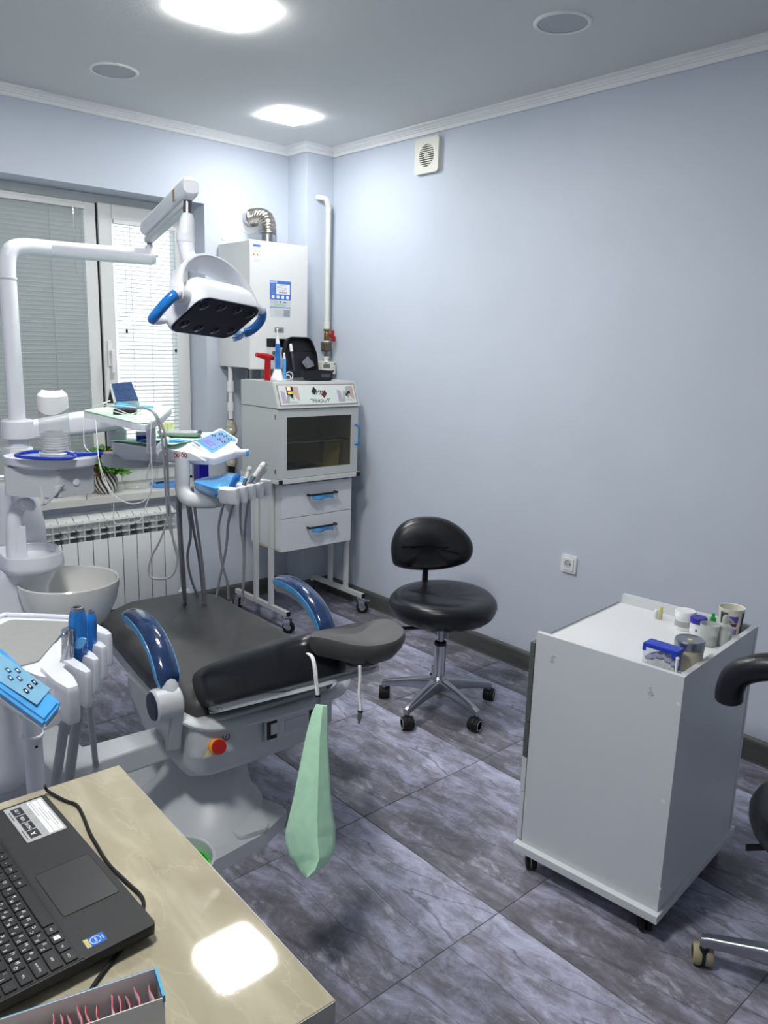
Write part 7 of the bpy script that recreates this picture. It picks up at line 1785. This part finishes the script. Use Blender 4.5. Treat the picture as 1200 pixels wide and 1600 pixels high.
# screen half, opened
HB = MLt @ Matrix.Translation((0, LDp-.012, .026)) @ Matrix.Rotation(R_(-72), 4, 'X') if False else MLt @ Matrix.Translation((0, LDp-.008, .026)) @ Matrix.Rotation(R_(65), 4, 'X')
prism('screen_lid', rrect(LW, .25, .012, 4, LW/2, .13), -.006, .002, M_lap, lp, M=HB, bevel=.002)
prism('display', rrect(LW-.05, .20, .002, 2, LW/2, .135), .002, .0025, mat('screen_off', rgb(20, 22, 28), .15, noise=.05), lp, M=HB)
tube('hinge', [MLt @ Vector((.04, LDp-.008, .026)), MLt @ Vector((LW-.04, LDp-.008, .026))], .006, M_black, lp, n=10)
# charger lead
lead = tube('charger_lead', [atz(70, 1228, ZD+.02), atz(75, 1236, ZD+.006), atz(100, 1250, ZD+.0036), atz(120, 1258, ZD+.0036), atz(131, 1277, ZD+.0036), atz(140, 1300, ZD+.0036), atz(150, 1318, ZD+.0036), atz(170, 1350, ZD+.0036), atz(200, 1380, ZD+.0036), atz(222, 1402, ZD+.0036), atz(222, 1425, ZD+.0036), atz(205, 1462, ZD+.0036), atz(185, 1490, ZD+.0036), atz(160, 1520, ZD+.0036), atz(140, 1550, ZD+.0036), atz(130, 1580, ZD+.0036)], .0026, M_rubber, None, n=8, smoothk=6); tag(lead, 'black charger lead running round the laptop on the desk', 'cable')
# open carton of zip bags
ZBx = ZD+.062
cA, cB = atz(244, 1512, ZBx), atz(262, 1552, ZBx); cC = atz(0, 1592, ZBx)
xb = (cC-cA); xb = Vector((xb.x, xb.y, 0)).normalized(); yb_ = Vector((-xb.y, xb.x, 0)); wB = abs((cB-cA).dot(yb_)); sgnb = 1 if (cB-cA).dot(yb_) > 0 else -1
MBo = basis(xb, yb_*sgnb, (0, 0, 1), (cA.x, cA.y, 0))
cb = thing('bag_carton', 'open white carton with turquoise edges holding red-striped zip bags', 'carton', (cA.x, cA.y, ZD))
LB = .20; wB = max(wB, .045); tkn = .0012
M_card = mat('white_card', rgb(222, 220, 216), .6, noise=.02, nscale=40)
bm = bmesh.new()
for lo, hi in (((0, 0, ZD), (LB, wB, ZD+tkn)), ((0, 0, ZD), (LB, tkn, ZBx)), ((0, wB-tkn, ZD), (LB, wB, ZBx-.002)), ((0, 0, ZD), (tkn, wB, ZBx)), ((LB-tkn, 0, ZD), (LB, wB, ZBx))): bb(bm, lo, hi, 0, MBo)
obj('carton_walls', bm, M_card, cb, smooth=False)
bm = bmesh.new(); bb(bm, (-.0008, .0, ZBx-.008), (.0022, wB, ZBx+.0006), 0, MBo); bb(bm, (-.0006, -.0006, ZBx-.004), (LB, .0002, ZBx+.0004), 0, MBo); obj('turquoise_edge', bm, mat('turquoise_print', rgb(60, 160, 205), .5, noise=.05), cb, smooth=False)
M_bag = mat('zip_bag_film', rgb(226, 206, 216), .15, noise=.08, nscale=40, trans=.3)
random.seed(21)
for k in range(16):
    x = .012+.0105*k; lean = random.uniform(-.004, .006)
    bg_ = thing('zip_bag', 'clear zip bag with red seal stripe filed in the open carton', 'zip bag', MBo @ Vector((x, wB/2, ZD+.002)), group='zip bags in the carton')
    bm = bmesh.new()
    def bf(u, v, x=x, lean=lean): return MBo @ Vector((x+lean*v+.0012*math.sin(u*7+k), .004+(wB-.008)*u, ZD+.003+(ZBx-ZD-.018+.004*math.sin(k*2.1))*v))
    add_grid(bm, bf, 8, 4); o = obj('bag_film', bm, M_bag, bg_); solid(o, .0006, 0)
    bm = bmesh.new()
    def bs(u, v): p = bf(.04+.92*u, .90+.07*v); return p+ (MBo.to_3x3() @ Vector((-.0008, 0, .0004)))
    add_grid(bm, bs, 8, 1); o = obj('seal_stripe', bm, mat('stripe_red', rgb(196, 40, 60), .4, noise=.05), bg_); solid(o, .0012, 0)
# waste bin with green liner
wb = atz(296, 1335, .20)
bn_ = thing('waste_bin', 'round white waste bin with bright green inside by the chair base', 'bin', (wb.x, wb.y, 0))
bq = atz(300, 1312, .26)
lathe('bin_wall', [(0, .049), (.075, .049), (.080, .055), (.098, .255), (.102, .262), (.098, .266), (.093, .260), (.076, .06), (0, .056)], (bq.x-.075, bq.y-.05, 0), M_gplast, bn_, n=40)
lathe('bin_liner', [(.0755, .062), (.0905, .235), (.086, .235), (.072, .10), (0, .09)], (bq.x-.075, bq.y-.05, 0), mat('liner_green', rgb(50, 190, 40), .5, noise=.15, nscale=30), bn_, n=36, label='bright green liner')
